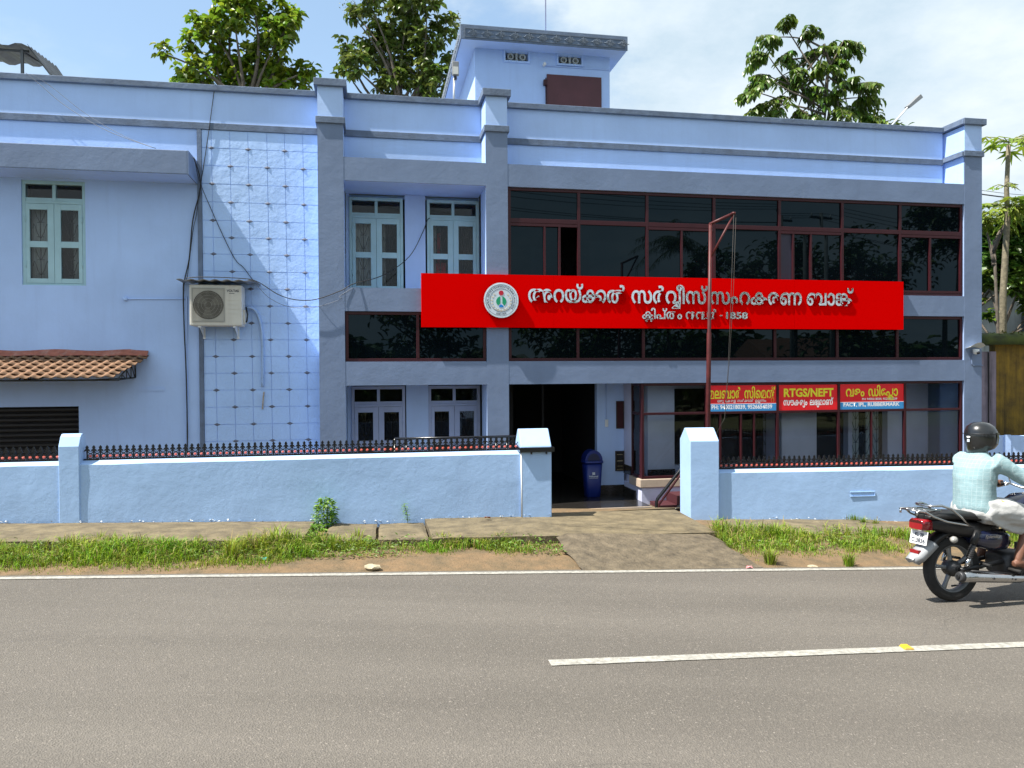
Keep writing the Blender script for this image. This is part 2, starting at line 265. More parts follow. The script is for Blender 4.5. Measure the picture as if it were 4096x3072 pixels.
GL = {
    'a': [1495, [
        [367, 566, 412, 564, 458, 558, 504, 548, 546, 533, 552, 530, 558, 526, 564, 521, 570, 518, 619, 502, 655, 480, 681, 455, 698, 428, 707, 398, 710, 368, 708, 345, 702,
         323, 691, 303, 674, 285, 652, 268, 622, 253, 626, 256, 665, 238, 696, 211, 715, 177, 721, 136, 716, 98, 702, 63, 677, 32, 641, 8, 594, -7, 533, -12, 463, -4, 406,
         21, 362, 60, 331, 110, 312, 169, 306, 235, 310, 290, 323, 342, 345, 391, 376, 437, 416, 478, 468, 515, 473, 518, 478, 521, 483, 524, 488, 527, 526, 543, 568, 556,
         615, 563, 669, 566, 731, 562, 782, 549, 823, 529, 858, 504, 886, 476, 910, 444, 936, 247, 936, 0, 849, 0, 849, 281, 846, 346, 837, 393, 822, 427, 800, 454, 776, 472,
         746, 486, 708, 496, 657, 499, 631, 498, 606, 496, 582, 491, 561, 486, 518, 468, 481, 444, 451, 414, 428, 380, 411, 344, 399, 308, 392, 272, 390, 239, 399, 161, 427,
         103, 472, 67, 534, 55, 579, 60, 612, 76, 631, 102, 637, 138, 630, 171, 608, 196, 572, 213, 519, 218, 500, 218, 500, 288, 514, 288, 567, 294, 601, 310, 620, 336, 626,
         369, 618, 411, 594, 444, 553, 469, 497, 484, 460, 492, 428, 496, 400, 497, 374, 497, 298, 490, 236, 468, 189, 433, 155, 388, 135, 334, 128, 273, 132, 224, 143, 180,
         161, 142, 186, 108, 215, 79, 250, 54, 200, -9, 159, 20, 120, 56, 88, 99, 62, 150, 45, 210, 39, 277, 44, 337, 59, 392, 84, 441, 120, 483, 166, 518, 222, 544, 289,
         560],
        [1243, -12, 1184, -5, 1136, 17, 1098, 51, 1072, 94, 1055, 143, 1050, 196, 1063, 281, 1101, 348, 1161, 390, 1238, 404, 1290, 397, 1336, 375, 1373, 342, 1401, 301, 1420,
         255, 1427, 206, 1402, 209, 1392, 239, 1376, 268, 1353, 294, 1326, 316, 1293, 329, 1255, 334, 1200, 325, 1163, 296, 1141, 253, 1134, 198, 1137, 159, 1146, 125, 1160,
         97, 1181, 76, 1209, 62, 1244, 58, 1282, 63, 1314, 77, 1339, 102, 1358, 138, 1369, 186, 1373, 248, 1373, 259, 1372, 272, 1370, 284, 1368, 298, 1367, 306, 1366, 316,
         1365, 326, 1363, 335, 1350, 373, 1328, 410, 1295, 443, 1251, 470, 1196, 488, 1127, 494, 1086, 492, 1050, 484, 1017, 471, 989, 451, 974, 435, 961, 416, 950, 393, 942,
         365, 938, 331, 936, 289, 936, 204, 884, 454, 911, 484, 941, 512, 976, 534, 1018, 552, 1068, 562, 1127, 566, 1204, 560, 1270, 542, 1327, 513, 1374, 474, 1410, 427,
         1436, 372, 1451, 310, 1456, 242, 1449, 161, 1428, 96, 1395, 48, 1352, 14, 1301, -6],
    ]],
    'rra': [674, [
        [341, 566, 410, 560, 470, 544, 521, 518, 562, 483, 594, 441, 617, 392, 630, 338, 635, 281, 630, 215, 614, 156, 589, 105, 557, 61, 518, 23, 474, -9, 425, 54, 457, 76,
         486, 104, 510, 137, 530, 176, 542, 221, 546, 271, 540, 333, 522, 387, 492, 432, 452, 466, 400, 487, 338, 494, 277, 487, 225, 464, 184, 430, 153, 385, 134, 332, 128,
         273, 132, 224, 143, 180, 161, 142, 186, 108, 215, 79, 250, 54, 200, -8, 159, 20, 120, 56, 88, 99, 62, 150, 45, 210, 39, 277, 44, 337, 58, 392, 83, 441, 116, 483,
         160, 518, 212, 544, 272, 560],
    ]],
    'ya': [1035, [
        [661, -12, 620, -10, 578, -3, 535, 10, 493, 29, 486, 32, 478, 36, 469, 40, 463, 43, 414, 84, 375, 129, 346, 178, 327, 229, 316, 283, 312, 338, 314, 376, 322, 412,
         334, 444, 349, 473, 356, 484, 378, 509, 402, 529, 430, 545, 460, 556, 492, 564, 525, 566, 613, 550, 679, 502, 720, 428, 734, 332, 724, 246, 696, 170, 651, 104, 593,
         53, 585, 47, 578, 42, 569, 38, 560, 33, 517, 12, 472, -2, 425, -9, 376, -12, 300, -6, 234, 14, 176, 45, 128, 86, 89, 137, 62, 196, 45, 263, 39, 335, 46, 400, 66,
         456, 98, 502, 141, 537, 194, 559, 256, 566, 310, 561, 354, 546, 391, 521, 421, 490, 362, 431, 346, 455, 324, 476, 294, 491, 257, 496, 221, 492, 190, 478, 163, 455,
         143, 424, 130, 383, 126, 333, 133, 263, 155, 198, 191, 141, 241, 96, 305, 66, 383, 56, 404, 57, 426, 58, 448, 62, 469, 66, 480, 70, 492, 74, 504, 78, 514, 82, 548,
         104, 579, 134, 606, 173, 628, 219, 642, 272, 647, 332, 643, 386, 630, 428, 610, 459, 585, 480, 556, 492, 525, 496, 489, 491, 458, 477, 433, 454, 414, 422, 403, 381,
         399, 332, 403, 280, 416, 228, 436, 181, 462, 139, 496, 104, 534, 78, 544, 75, 552, 74, 560, 72, 570, 69, 589, 64, 611, 60, 636, 57, 661, 56, 737, 64, 798, 90, 845,
         130, 879, 182, 899, 244, 906, 312, 901, 370, 887, 424, 864, 474, 833, 519, 902, 566, 942, 509, 970, 448, 987, 382, 993, 314, 988, 246, 972, 183, 945, 127, 908, 80,
         860, 41, 803, 12, 736, -6],
    ]],
    'virama': [0, [
        [-111, 591, -165, 596, -210, 612, -245, 636, -271, 668, -287, 707, -292, 752, -291, 770, -289, 788, -286, 804, -282, 818, -208, 804, -211, 793, -212, 780, -214, 767,
         -214, 755, -210, 723, -200, 698, -184, 680, -162, 668, -138, 661, -111, 659, -83, 661, -58, 668, -37, 680, -22, 698, -11, 723, -8, 755, -8, 767, -10, 780, -11, 793,
         -14, 804, 60, 818, 64, 804, 67, 788, 69, 770, 70, 752, 65, 707, 49, 668, 23, 636, -12, 612, -57, 596],
    ]],
    'kaka': [1506, [
        [523, 566, 596, 557, 654, 528, 699, 484, 731, 426, 750, 357, 756, 279, 749, 192, 728, 120, 694, 63, 648, 22, 591, -4, 524, -12, 473, -7, 426, 6, 386, 30, 352, 62,
         325, 103, 304, 154, 292, 212, 288, 279, 304, 399, 351, 490, 426, 547],
        [523, 496, 457, 482, 410, 442, 383, 374, 374, 278, 378, 210, 390, 155, 411, 112, 440, 82, 477, 64, 521, 58, 566, 64, 603, 82, 632, 111, 653, 154, 666, 210, 670, 278,
         666, 346, 654, 402, 633, 444, 604, 473, 567, 490],
        [216, -12, 137, -1, 79, 32, 44, 84, 32, 152, 37, 196, 53, 234, 78, 264, 109, 288, 134, 301, 162, 311, 195, 319, 234, 324, 279, 327, 333, 328, 961, 328, 1010, 326,
         1050, 322, 1083, 314, 1112, 302, 1135, 288, 1156, 271, 1174, 247, 1188, 219, 1196, 187, 1199, 151, 1188, 84, 1153, 32, 1098, -1, 1024, -12, 971, -6, 924, 12, 885,
         41, 855, 83, 836, 137, 830, 204, 830, 225, 832, 247, 834, 268, 836, 288, 837, 293, 838, 298, 838, 302, 839, 307, 857, 366, 883, 418, 916, 462, 956, 499, 1001, 528,
         1051, 549, 1106, 562, 1165, 566, 1237, 560, 1299, 544, 1351, 518, 1393, 483, 1425, 441, 1448, 392, 1462, 338, 1467, 281, 1462, 215, 1446, 156, 1421, 105, 1389, 61,
         1350, 23, 1306, -9, 1257, 54, 1289, 76, 1318, 104, 1342, 137, 1362, 176, 1374, 221, 1378, 271, 1372, 333, 1354, 387, 1323, 432, 1281, 466, 1227, 487, 1162, 494, 1106,
         488, 1056, 472, 1010, 445, 972, 408, 943, 361, 922, 305, 921, 300, 920, 294, 920, 289, 918, 284, 915, 265, 913, 245, 912, 225, 911, 206, 914, 159, 924, 120, 941,
         92, 964, 72, 992, 60, 1026, 56, 1063, 62, 1092, 78, 1110, 106, 1116, 148, 1114, 172, 1108, 193, 1099, 210, 1087, 225, 1065, 240, 1036, 250, 998, 256, 946, 258, 331,
         258, 268, 257, 222, 252, 187, 244, 157, 229, 141, 216, 128, 199, 121, 178, 118, 154, 121, 124, 130, 100, 146, 81, 166, 68, 191, 60, 219, 58, 251, 61, 284, 68, 317,
         83, 352, 106, 402, 52, 372, 32, 343, 16, 314, 4, 284, -5, 251, -10],
    ]],
    'lachillu': [1198, [
        [731, 566, 774, 565, 816, 562, 855, 556, 893, 547, 928, 535, 961, 519, 984, 509, 1062, 455, 1116, 386, 1148, 307, 1159, 221, 1146, 124, 1107, 50, 1044, 4, 957, -12,
         899, -5, 850, 14, 810, 47, 782, 92, 765, 149, 759, 217, 764, 273, 777, 324, 799, 373, 828, 418, 862, 461, 902, 501, 929, 530, 956, 557, 980, 586, 996, 617, 1002,
         651, 998, 676, 984, 699, 960, 715, 924, 720, 902, 719, 882, 717, 864, 714, 849, 709, 830, 778, 850, 783, 876, 788, 906, 791, 938, 792, 991, 787, 1030, 770, 1058,
         747, 1076, 720, 1086, 692, 1089, 668, 1082, 619, 1062, 575, 1031, 534, 990, 491, 969, 464, 931, 428, 900, 388, 876, 347, 860, 304, 850, 260, 847, 215, 851, 161, 862,
         120, 880, 90, 904, 72, 930, 61, 958, 58, 1006, 68, 1042, 98, 1063, 147, 1070, 215, 1066, 269, 1054, 318, 1033, 362, 1004, 402, 966, 435, 919, 461, 902, 468, 865,
         479, 824, 488, 779, 492, 730, 494, 684, 492, 640, 488, 596, 478, 554, 464, 535, 456, 477, 419, 431, 369, 401, 304, 391, 221, 395, 164, 408, 122, 426, 91, 450, 72,
         478, 62, 507, 58, 537, 61, 564, 72, 588, 90, 607, 120, 619, 163, 623, 221, 618, 276, 604, 327, 582, 374, 552, 415, 516, 448, 475, 473, 454, 483, 431, 490, 409, 494,
         386, 496, 359, 497, 290, 490, 232, 468, 187, 433, 154, 388, 135, 334, 128, 273, 132, 224, 143, 180, 161, 142, 186, 108, 215, 79, 250, 54, 200, -9, 159, 20, 120, 56,
         88, 99, 62, 150, 45, 210, 39, 277, 44, 337, 60, 392, 85, 441, 120, 483, 164, 518, 218, 544, 280, 560, 351, 566, 398, 564, 442, 556, 483, 544, 524, 524, 549, 503,
         613, 454, 665, 389, 700, 310, 711, 219, 705, 153, 688, 96, 658, 50, 618, 16, 568, -5, 507, -12, 447, -5, 396, 16, 356, 50, 326, 96, 309, 153, 303, 219, 308, 281,
         323, 336, 347, 385, 379, 428, 418, 466, 462, 498, 488, 513, 542, 538, 600, 554, 662, 563],
    ]],
    'sa': [1223, [
        [627, 566, 669, 562, 707, 552, 740, 533, 768, 507, 781, 490, 794, 469, 804, 443, 812, 408, 817, 362, 819, 303, 819, 269, 820, 218, 824, 173, 833, 136, 846, 106, 862,
         87, 883, 72, 911, 63, 949, 60, 991, 66, 1027, 86, 1056, 116, 1078, 158, 1092, 208, 1096, 266, 1092, 320, 1080, 368, 1062, 409, 1038, 446, 1009, 478, 976, 504, 1029,
         566, 1076, 526, 1114, 482, 1145, 436, 1166, 384, 1180, 327, 1184, 263, 1177, 183, 1155, 115, 1120, 60, 1072, 20, 1014, -4, 945, -12, 892, -8, 849, 4, 813, 24, 784,
         51, 767, 74, 754, 100, 744, 128, 737, 162, 733, 200, 732, 246, 732, 295, 730, 357, 724, 402, 714, 435, 699, 460, 684, 475, 666, 486, 643, 492, 615, 494, 589, 492,
         566, 484, 547, 472, 531, 457, 516, 433, 506, 404, 500, 364, 498, 309, 498, 0, 412, 0, 412, 292, 411, 342, 408, 381, 402, 411, 390, 436, 371, 461, 346, 480, 318, 490,
         284, 494, 241, 487, 202, 468, 171, 436, 147, 396, 132, 347, 127, 292, 131, 236, 144, 187, 163, 145, 187, 110, 216, 80, 247, 55, 189, -8, 148, 29, 112, 68, 82, 113,
         58, 164, 44, 224, 39, 292, 46, 364, 68, 430, 104, 486, 152, 529, 214, 557, 288, 566, 346, 560, 392, 540, 428, 511, 459, 472, 454, 473, 486, 514, 525, 543, 572, 560
         ],
    ]],
    'rrachillu': [736, [
        [495, -12, 437, -5, 388, 14, 348, 47, 320, 92, 303, 149, 297, 217, 302, 273, 315, 324, 337, 373, 366, 418, 400, 461, 440, 501, 469, 532, 496, 559, 519, 587, 535, 618,
         540, 651, 536, 676, 522, 699, 498, 715, 462, 720, 440, 719, 420, 717, 402, 714, 387, 709, 368, 778, 388, 783, 414, 788, 444, 791, 475, 792, 528, 787, 568, 770, 596,
         747, 614, 720, 624, 692, 627, 668, 620, 619, 600, 575, 569, 534, 527, 491, 507, 464, 469, 428, 438, 388, 414, 347, 398, 304, 388, 260, 385, 215, 389, 161, 400, 120,
         418, 90, 442, 72, 468, 61, 496, 58, 544, 68, 580, 98, 601, 147, 608, 215, 606, 254, 599, 292, 588, 330, 572, 366, 552, 398, 526, 428, 497, 453, 462, 473, 437, 483,
         411, 490, 383, 494, 352, 495, 286, 488, 230, 466, 186, 431, 154, 386, 134, 332, 128, 273, 132, 224, 143, 180, 161, 142, 186, 108, 215, 79, 250, 54, 200, -9, 159,
         20, 120, 56, 88, 99, 62, 150, 45, 210, 39, 277, 44, 337, 60, 392, 85, 441, 120, 483, 164, 518, 218, 544, 280, 560, 351, 566, 394, 564, 434, 558, 472, 548, 507, 533,
         512, 531, 517, 528, 522, 526, 526, 523, 580, 486, 623, 440, 656, 389, 679, 334, 692, 277, 697, 221, 684, 124, 645, 50, 582, 4],
    ]],
    'vava': [958, [
        [341, 566, 410, 560, 470, 544, 521, 518, 562, 483, 594, 441, 617, 392, 630, 338, 635, 281, 632, 231, 622, 187, 607, 148, 588, 114, 566, 82, 541, 53, 517, 70, 801,
         70, 801, 554, 887, 554, 887, 0, 696, 0, 659, 3, 634, 1, 608, 0, 583, 0, 557, 0, 467, 0, 433, 59, 461, 81, 488, 108, 512, 140, 530, 178, 542, 221, 546, 271, 540, 333,
         522, 387, 492, 432, 452, 466, 400, 487, 337, 494, 276, 487, 224, 464, 183, 430, 153, 385, 134, 332, 128, 273, 132, 224, 143, 180, 161, 142, 186, 108, 215, 79, 250,
         54, 200, -9, 159, 20, 120, 56, 88, 99, 62, 150, 45, 210, 39, 277, 44, 337, 58, 392, 83, 441, 116, 483, 160, 518, 212, 544, 272, 560],
        [887, 125, 887, -270, 379, -270, 341, -201, 533, -62, 568, -38, 611, -12, 656, 14, 698, 37, 779, 24, 544, -144, 519, -161, 494, -178, 468, -196, 442, -213, 441, -206,
         471, -204, 508, -202, 548, -201, 588, -201, 801, -201, 801, 61],
    ]],
    'iivowelsign': [228, [
        [-109, 843, -67, 841, -24, 835, 19, 823, 59, 803, 107, 761, 136, 706, 152, 634, 157, 542, 157, 0, 71, 0, 71, 525, 71, 563, 70, 596, 67, 626, 64, 652, 58, 676, 50,
         696, 23, 738, -12, 762, -59, 775, -117, 779, -140, 777, -162, 770, -181, 760, -196, 746, -206, 728, -209, 706, -205, 683, -194, 664, -174, 650, -145, 645, -113, 650,
         -92, 666, -81, 687, -77, 711, -80, 734, -87, 756, -99, 775, -116, 790, -24, 770, -17, 758, -12, 743, -8, 725, -7, 706, -10, 673, -20, 643, -38, 617, -65, 596, -102,
         582, -149, 578, -184, 582, -216, 593, -245, 612, -268, 637, -282, 669, -287, 708, -282, 745, -266, 778, -240, 805, -205, 826, -161, 839],
    ]],
    'ha': [1190, [
        [229, 346, 291, 340, 340, 320, 378, 292, 406, 256, 422, 215, 427, 173, 424, 135, 414, 102, 400, 75, 382, 57, 357, 70, 676, 70, 691, 0, 328, 0, 299, 52, 317, 73, 331,
         96, 340, 124, 343, 158, 336, 206, 314, 244, 278, 268, 229, 276, 196, 272, 168, 260, 146, 243, 130, 220, 119, 194, 116, 164, 120, 132, 130, 102, 148, 75, 175, 51,
         129, -7, 91, 27, 60, 66, 39, 113, 32, 166, 38, 216, 56, 260, 86, 296, 126, 323, 174, 340],
        [856, 566, 926, 560, 986, 544, 1037, 518, 1078, 483, 1110, 441, 1133, 392, 1146, 338, 1151, 281, 1146, 215, 1130, 156, 1105, 105, 1073, 61, 1034, 23, 990, -9, 940,
         54, 972, 76, 1001, 104, 1026, 137, 1046, 176, 1058, 221, 1062, 271, 1056, 333, 1038, 387, 1008, 432, 967, 466, 916, 487, 854, 494, 793, 487, 741, 464, 700, 430, 669,
         385, 650, 332, 644, 273, 647, 225, 658, 183, 674, 146, 696, 114, 724, 85, 757, 59, 719, 0, 686, 0, 638, 64, 618, 90, 598, 120, 581, 153, 567, 190, 558, 232, 555,
         278, 560, 337, 574, 392, 599, 441, 632, 483, 675, 518, 727, 544, 787, 560],
    ]],
    'ka': [1038, [
        [216, -12, 137, -1, 79, 32, 44, 84, 32, 152, 37, 196, 53, 234, 78, 264, 109, 288, 134, 301, 162, 311, 195, 319, 234, 324, 279, 327, 333, 328, 716, 328, 793, 326, 854,
         318, 901, 304, 942, 282, 968, 259, 988, 230, 1002, 195, 1006, 152, 995, 84, 961, 32, 906, -1, 832, -12, 807, -11, 780, -10, 755, -6, 731, 0, 750, 67, 765, 63, 784,
         60, 802, 59, 819, 58, 864, 64, 895, 82, 914, 111, 920, 151, 917, 177, 909, 198, 896, 215, 880, 229, 849, 244, 812, 252, 765, 257, 708, 258, 331, 258, 268, 257, 222,
         252, 187, 244, 157, 229, 141, 216, 128, 199, 121, 178, 118, 154, 121, 124, 130, 100, 146, 81, 166, 68, 191, 60, 219, 58, 251, 61, 284, 68, 317, 83, 352, 106, 402,
         52, 372, 32, 343, 16, 314, 4, 284, -5, 251, -10],
        [523, 566, 596, 557, 654, 528, 699, 484, 731, 426, 750, 357, 756, 279, 749, 192, 728, 120, 694, 63, 648, 22, 591, -4, 524, -12, 473, -7, 426, 6, 386, 30, 352, 62,
         325, 103, 304, 154, 292, 212, 288, 279, 304, 399, 351, 490, 426, 547],
        [523, 496, 457, 482, 410, 442, 383, 374, 374, 278, 378, 210, 390, 155, 411, 112, 440, 82, 477, 64, 521, 58, 566, 64, 603, 82, 632, 111, 653, 154, 666, 210, 670, 278,
         666, 346, 654, 402, 633, 444, 604, 473, 567, 490],
    ]],
    'ra': [736, [
        [364, 566, 442, 560, 510, 542, 567, 513, 614, 474, 650, 426, 676, 371, 692, 309, 697, 242, 690, 161, 669, 96, 636, 48, 593, 14, 542, -6, 485, -12, 426, -5, 377, 17,
         339, 51, 312, 94, 296, 143, 291, 196, 304, 281, 342, 348, 402, 390, 479, 404, 531, 397, 576, 375, 614, 342, 642, 301, 660, 255, 668, 206, 643, 209, 633, 239, 616,
         268, 594, 294, 566, 316, 534, 329, 496, 334, 442, 325, 404, 296, 382, 253, 375, 198, 378, 159, 386, 124, 400, 96, 422, 76, 450, 62, 485, 58, 523, 63, 554, 77, 580,
         102, 598, 138, 610, 186, 614, 248, 614, 254, 612, 270, 610, 290, 607, 310, 606, 316, 606, 323, 606, 330, 604, 335, 590, 376, 565, 414, 530, 446, 485, 472, 430, 488,
         364, 494, 297, 488, 239, 468, 192, 436, 157, 393, 135, 338, 128, 273, 132, 224, 143, 180, 161, 142, 186, 108, 215, 79, 250, 54, 200, -9, 159, 20, 120, 56, 88, 99,
         62, 150, 45, 210, 39, 277, 44, 332, 58, 385, 82, 434, 116, 478, 162, 515, 218, 542, 285, 560],
    ]],
    'nna': [1368, [
        [358, 566, 434, 559, 492, 539, 538, 508, 576, 469, 562, 472, 597, 513, 640, 542, 687, 560, 740, 566, 801, 560, 848, 541, 886, 511, 915, 472, 903, 465, 942, 513, 984,
         544, 1032, 560, 1088, 566, 1159, 557, 1219, 530, 1266, 487, 1301, 431, 1322, 365, 1329, 292, 1325, 229, 1312, 172, 1290, 121, 1260, 75, 1221, 32, 1174, -9, 1121,
         53, 1154, 80, 1183, 112, 1207, 148, 1226, 190, 1237, 237, 1241, 292, 1236, 347, 1222, 396, 1199, 436, 1168, 468, 1131, 487, 1087, 494, 1051, 490, 1020, 480, 996,
         462, 977, 437, 966, 412, 960, 382, 956, 342, 955, 288, 955, 0, 869, 0, 869, 316, 867, 366, 862, 404, 851, 435, 834, 459, 817, 474, 796, 485, 770, 492, 739, 494, 710,
         491, 685, 484, 664, 471, 646, 456, 630, 432, 618, 402, 611, 362, 609, 307, 609, 0, 523, 0, 523, 299, 520, 357, 512, 400, 498, 431, 478, 456, 455, 473, 428, 484, 395,
         492, 357, 494, 290, 486, 232, 460, 186, 421, 152, 370, 130, 308, 123, 239, 123, 228, 127, 176, 138, 134, 156, 101, 180, 77, 208, 63, 242, 58, 266, 61, 286, 70, 303,
         84, 316, 103, 324, 128, 327, 157, 320, 201, 301, 232, 271, 252, 233, 258, 195, 253, 159, 238, 126, 215, 95, 186, 80, 248, 113, 280, 154, 306, 200, 322, 248, 328,
         293, 323, 332, 309, 365, 286, 390, 254, 405, 213, 410, 165, 405, 114, 389, 70, 364, 35, 330, 9, 288, -7, 240, -12, 190, -6, 142, 14, 102, 48, 70, 96, 49, 160, 42,
         241, 53, 338, 84, 419, 134, 482, 198, 528, 274, 557],
    ]],
    'ba': [1306, [
        [358, 566, 434, 559, 492, 539, 538, 508, 576, 469, 596, 428, 608, 266, 608, 0, 522, 0, 522, 306, 519, 359, 512, 400, 498, 432, 478, 456, 455, 473, 430, 484, 398, 492,
         357, 494, 290, 486, 232, 460, 186, 421, 152, 370, 130, 308, 123, 239, 123, 228, 127, 176, 138, 134, 156, 101, 180, 77, 208, 63, 242, 58, 266, 61, 286, 70, 303, 84,
         316, 103, 324, 128, 327, 157, 320, 201, 301, 232, 271, 252, 233, 258, 195, 253, 159, 238, 126, 215, 95, 186, 80, 248, 113, 280, 154, 306, 200, 322, 248, 328, 293,
         323, 332, 309, 365, 286, 390, 254, 405, 213, 410, 165, 405, 114, 389, 70, 364, 35, 330, 9, 288, -7, 240, -12, 190, -6, 142, 14, 102, 48, 70, 96, 49, 160, 42, 241,
         53, 338, 84, 419, 134, 482, 198, 528, 274, 557],
        [1235, 554, 1235, 0, 821, 0, 785, 54, 812, 82, 838, 112, 860, 147, 878, 187, 890, 235, 894, 292, 889, 347, 875, 396, 852, 436, 822, 468, 784, 487, 740, 494, 703, 490,
         673, 480, 649, 461, 630, 436, 620, 412, 613, 382, 609, 342, 608, 285, 608, 0, 522, 0, 522, 258, 571, 422, 566, 477, 599, 518, 638, 545, 685, 561, 741, 566, 812, 557,
         872, 530, 920, 487, 954, 431, 975, 365, 982, 292, 979, 240, 970, 194, 956, 154, 939, 120, 919, 89, 897, 61, 877, 70, 1149, 70, 1149, 554],
    ]],
    'aavowelsign': [504, [
        [463, 279, 460, 222, 452, 169, 436, 120, 413, 76, 382, 39, 342, 12, 292, -6, 231, -12, 183, -8, 142, 4, 108, 24, 80, 48, 57, 76, 39, 107, 26, 138, 17, 169, 104, 186,
         113, 158, 124, 129, 141, 101, 164, 78, 193, 63, 230, 58, 278, 65, 314, 86, 342, 119, 360, 164, 371, 217, 375, 278, 371, 339, 360, 392, 342, 436, 315, 468, 280, 489,
         235, 496, 199, 491, 170, 476, 147, 453, 129, 426, 116, 398, 107, 370, 21, 387, 32, 419, 46, 450, 65, 481, 89, 508, 118, 532, 152, 550, 193, 562, 241, 566, 298, 560,
         346, 542, 384, 515, 414, 478, 436, 435, 452, 386, 460, 334],
    ]],
    'ngaka': [1059, [
        [544, 566, 617, 557, 676, 528, 720, 484, 752, 426, 771, 357, 777, 279, 770, 192, 749, 120, 715, 63, 669, 22, 612, -4, 545, -12, 494, -7, 448, 6, 407, 30, 373, 62,
         346, 103, 326, 154, 313, 212, 309, 279, 316, 361, 338, 431, 372, 488, 418, 530, 476, 557],
        [544, 496, 478, 482, 432, 442, 404, 374, 395, 278, 399, 210, 412, 155, 432, 112, 461, 82, 498, 64, 542, 58, 587, 64, 624, 82, 653, 111, 674, 154, 687, 210, 691, 278,
         687, 346, 674, 402, 654, 444, 625, 473, 588, 490],
        [229, -12, 172, -7, 124, 8, 85, 31, 58, 62, 42, 101, 36, 146, 40, 183, 52, 214, 71, 241, 96, 262, 126, 280, 161, 294, 186, 301, 211, 306, 236, 310, 263, 314, 290,
         315, 318, 316, 379, 328, 737, 328, 814, 326, 874, 318, 922, 304, 963, 282, 989, 259, 1010, 230, 1023, 195, 1027, 152, 1016, 84, 982, 32, 927, -1, 853, -12, 828, -11,
         802, -10, 776, -6, 752, 0, 771, 67, 786, 63, 804, 60, 823, 59, 840, 58, 884, 64, 916, 82, 935, 111, 941, 151, 938, 177, 930, 198, 917, 215, 901, 229, 870, 244, 832,
         252, 787, 257, 730, 258, 345, 258, 280, 257, 232, 252, 196, 244, 164, 229, 147, 215, 134, 198, 125, 178, 122, 153, 125, 124, 136, 100, 152, 81, 174, 68, 200, 60,
         231, 58, 266, 61, 301, 68, 336, 83, 374, 106, 424, 52, 393, 32, 362, 16, 332, 4, 300, -5, 266, -10],
        [220, 566, 277, 561, 324, 546, 366, 524, 407, 494, 361, 438, 330, 462, 298, 480, 263, 492, 222, 496, 182, 491, 150, 474, 131, 450, 124, 418, 126, 400, 131, 384, 140,
         369, 151, 357, 172, 344, 199, 335, 236, 330, 283, 328, 331, 328, 312, 269, 258, 271, 208, 276, 161, 286, 121, 301, 88, 321, 62, 348, 46, 381, 41, 422, 46, 460, 62,
         494, 88, 524, 124, 546, 168, 561],
    ]],
    'kala': [1038, [
        [216, -12, 137, -1, 79, 32, 44, 84, 32, 152, 37, 196, 53, 234, 78, 264, 109, 288, 134, 301, 162, 311, 195, 319, 234, 324, 279, 327, 333, 328, 716, 328, 793, 326, 854,
         318, 901, 304, 942, 282, 968, 259, 988, 230, 1002, 195, 1006, 152, 995, 84, 961, 32, 906, -1, 832, -12, 807, -11, 780, -10, 755, -6, 731, 0, 750, 67, 765, 63, 784,
         60, 802, 59, 819, 58, 864, 64, 895, 82, 914, 111, 920, 151, 917, 177, 909, 198, 896, 215, 880, 229, 849, 244, 812, 252, 765, 257, 708, 258, 331, 258, 268, 257, 222,
         252, 187, 244, 157, 229, 141, 216, 128, 199, 121, 178, 118, 154, 121, 124, 130, 100, 146, 81, 166, 68, 191, 60, 219, 58, 251, 61, 284, 68, 317, 83, 352, 106, 402,
         52, 372, 32, 343, 16, 314, 4, 284, -5, 251, -10],
        [523, 566, 596, 557, 654, 528, 699, 484, 731, 426, 750, 357, 756, 279, 749, 189, 728, 118, 694, 64, 648, 27, 591, 5, 524, -2, 472, 2, 426, 12, 386, 32, 352, 62, 325,
         103, 304, 154, 292, 212, 288, 279, 304, 399, 351, 490, 426, 547],
        [523, 496, 457, 482, 410, 442, 383, 374, 374, 278, 378, 210, 390, 155, 411, 112, 440, 82, 477, 64, 521, 58, 566, 64, 603, 82, 632, 111, 653, 154, 666, 210, 670, 278,
         666, 346, 654, 402, 633, 444, 604, 473, 567, 490],
        [818, -337, 776, -334, 741, -326, 712, -311, 687, -292, 668, -267, 654, -236, 645, -199, 642, -156, 642, -153, 640, -116, 634, -84, 623, -59, 608, -39, 592, -26, 572,
         -16, 546, -9, 512, -7, 476, -10, 443, -21, 415, -38, 392, -61, 376, -90, 366, -125, 365, -134, 364, -142, 364, -152, 364, -165, 367, -203, 374, -232, 387, -252, 402,
         -266, 420, -274, 439, -277, 467, -273, 488, -260, 501, -239, 505, -209, 501, -181, 488, -160, 467, -148, 441, -144, 411, -148, 384, -159, 359, -176, 336, -197, 324,
         -148, 350, -124, 381, -103, 416, -89, 453, -84, 505, -93, 544, -120, 568, -160, 576, -210, 568, -261, 542, -302, 499, -328, 438, -337, 378, -325, 332, -290, 302,
         -234, 292, -162, 296, -116, 308, -75, 327, -39, 353, -9, 385, 15, 422, 32, 464, 43, 509, 47, 540, 46, 569, 44, 596, 39, 620, 33, 641, 24, 659, 13, 689, -15, 708,
         -50, 718, -91, 721, -139, 721, -145, 722, -179, 726, -206, 734, -227, 745, -243, 758, -254, 773, -263, 793, -268, 819, -270, 861, -262, 894, -239, 916, -202, 923,
         -153, 918, -104, 902, -62, 878, -26, 848, 3, 898, 54, 939, 14, 972, -32, 994, -85, 1001, -148, 996, -200, 979, -246, 952, -284, 916, -312, 872, -331],
    ]],
    'ivowelsign': [228, [
        [-34, 843, 2, 841, 32, 835, 59, 825, 83, 810, 108, 787, 127, 760, 141, 728, 150, 686, 155, 634, 157, 567, 157, 0, 71, 0, 71, 542, 70, 590, 68, 632, 65, 667, 60, 696,
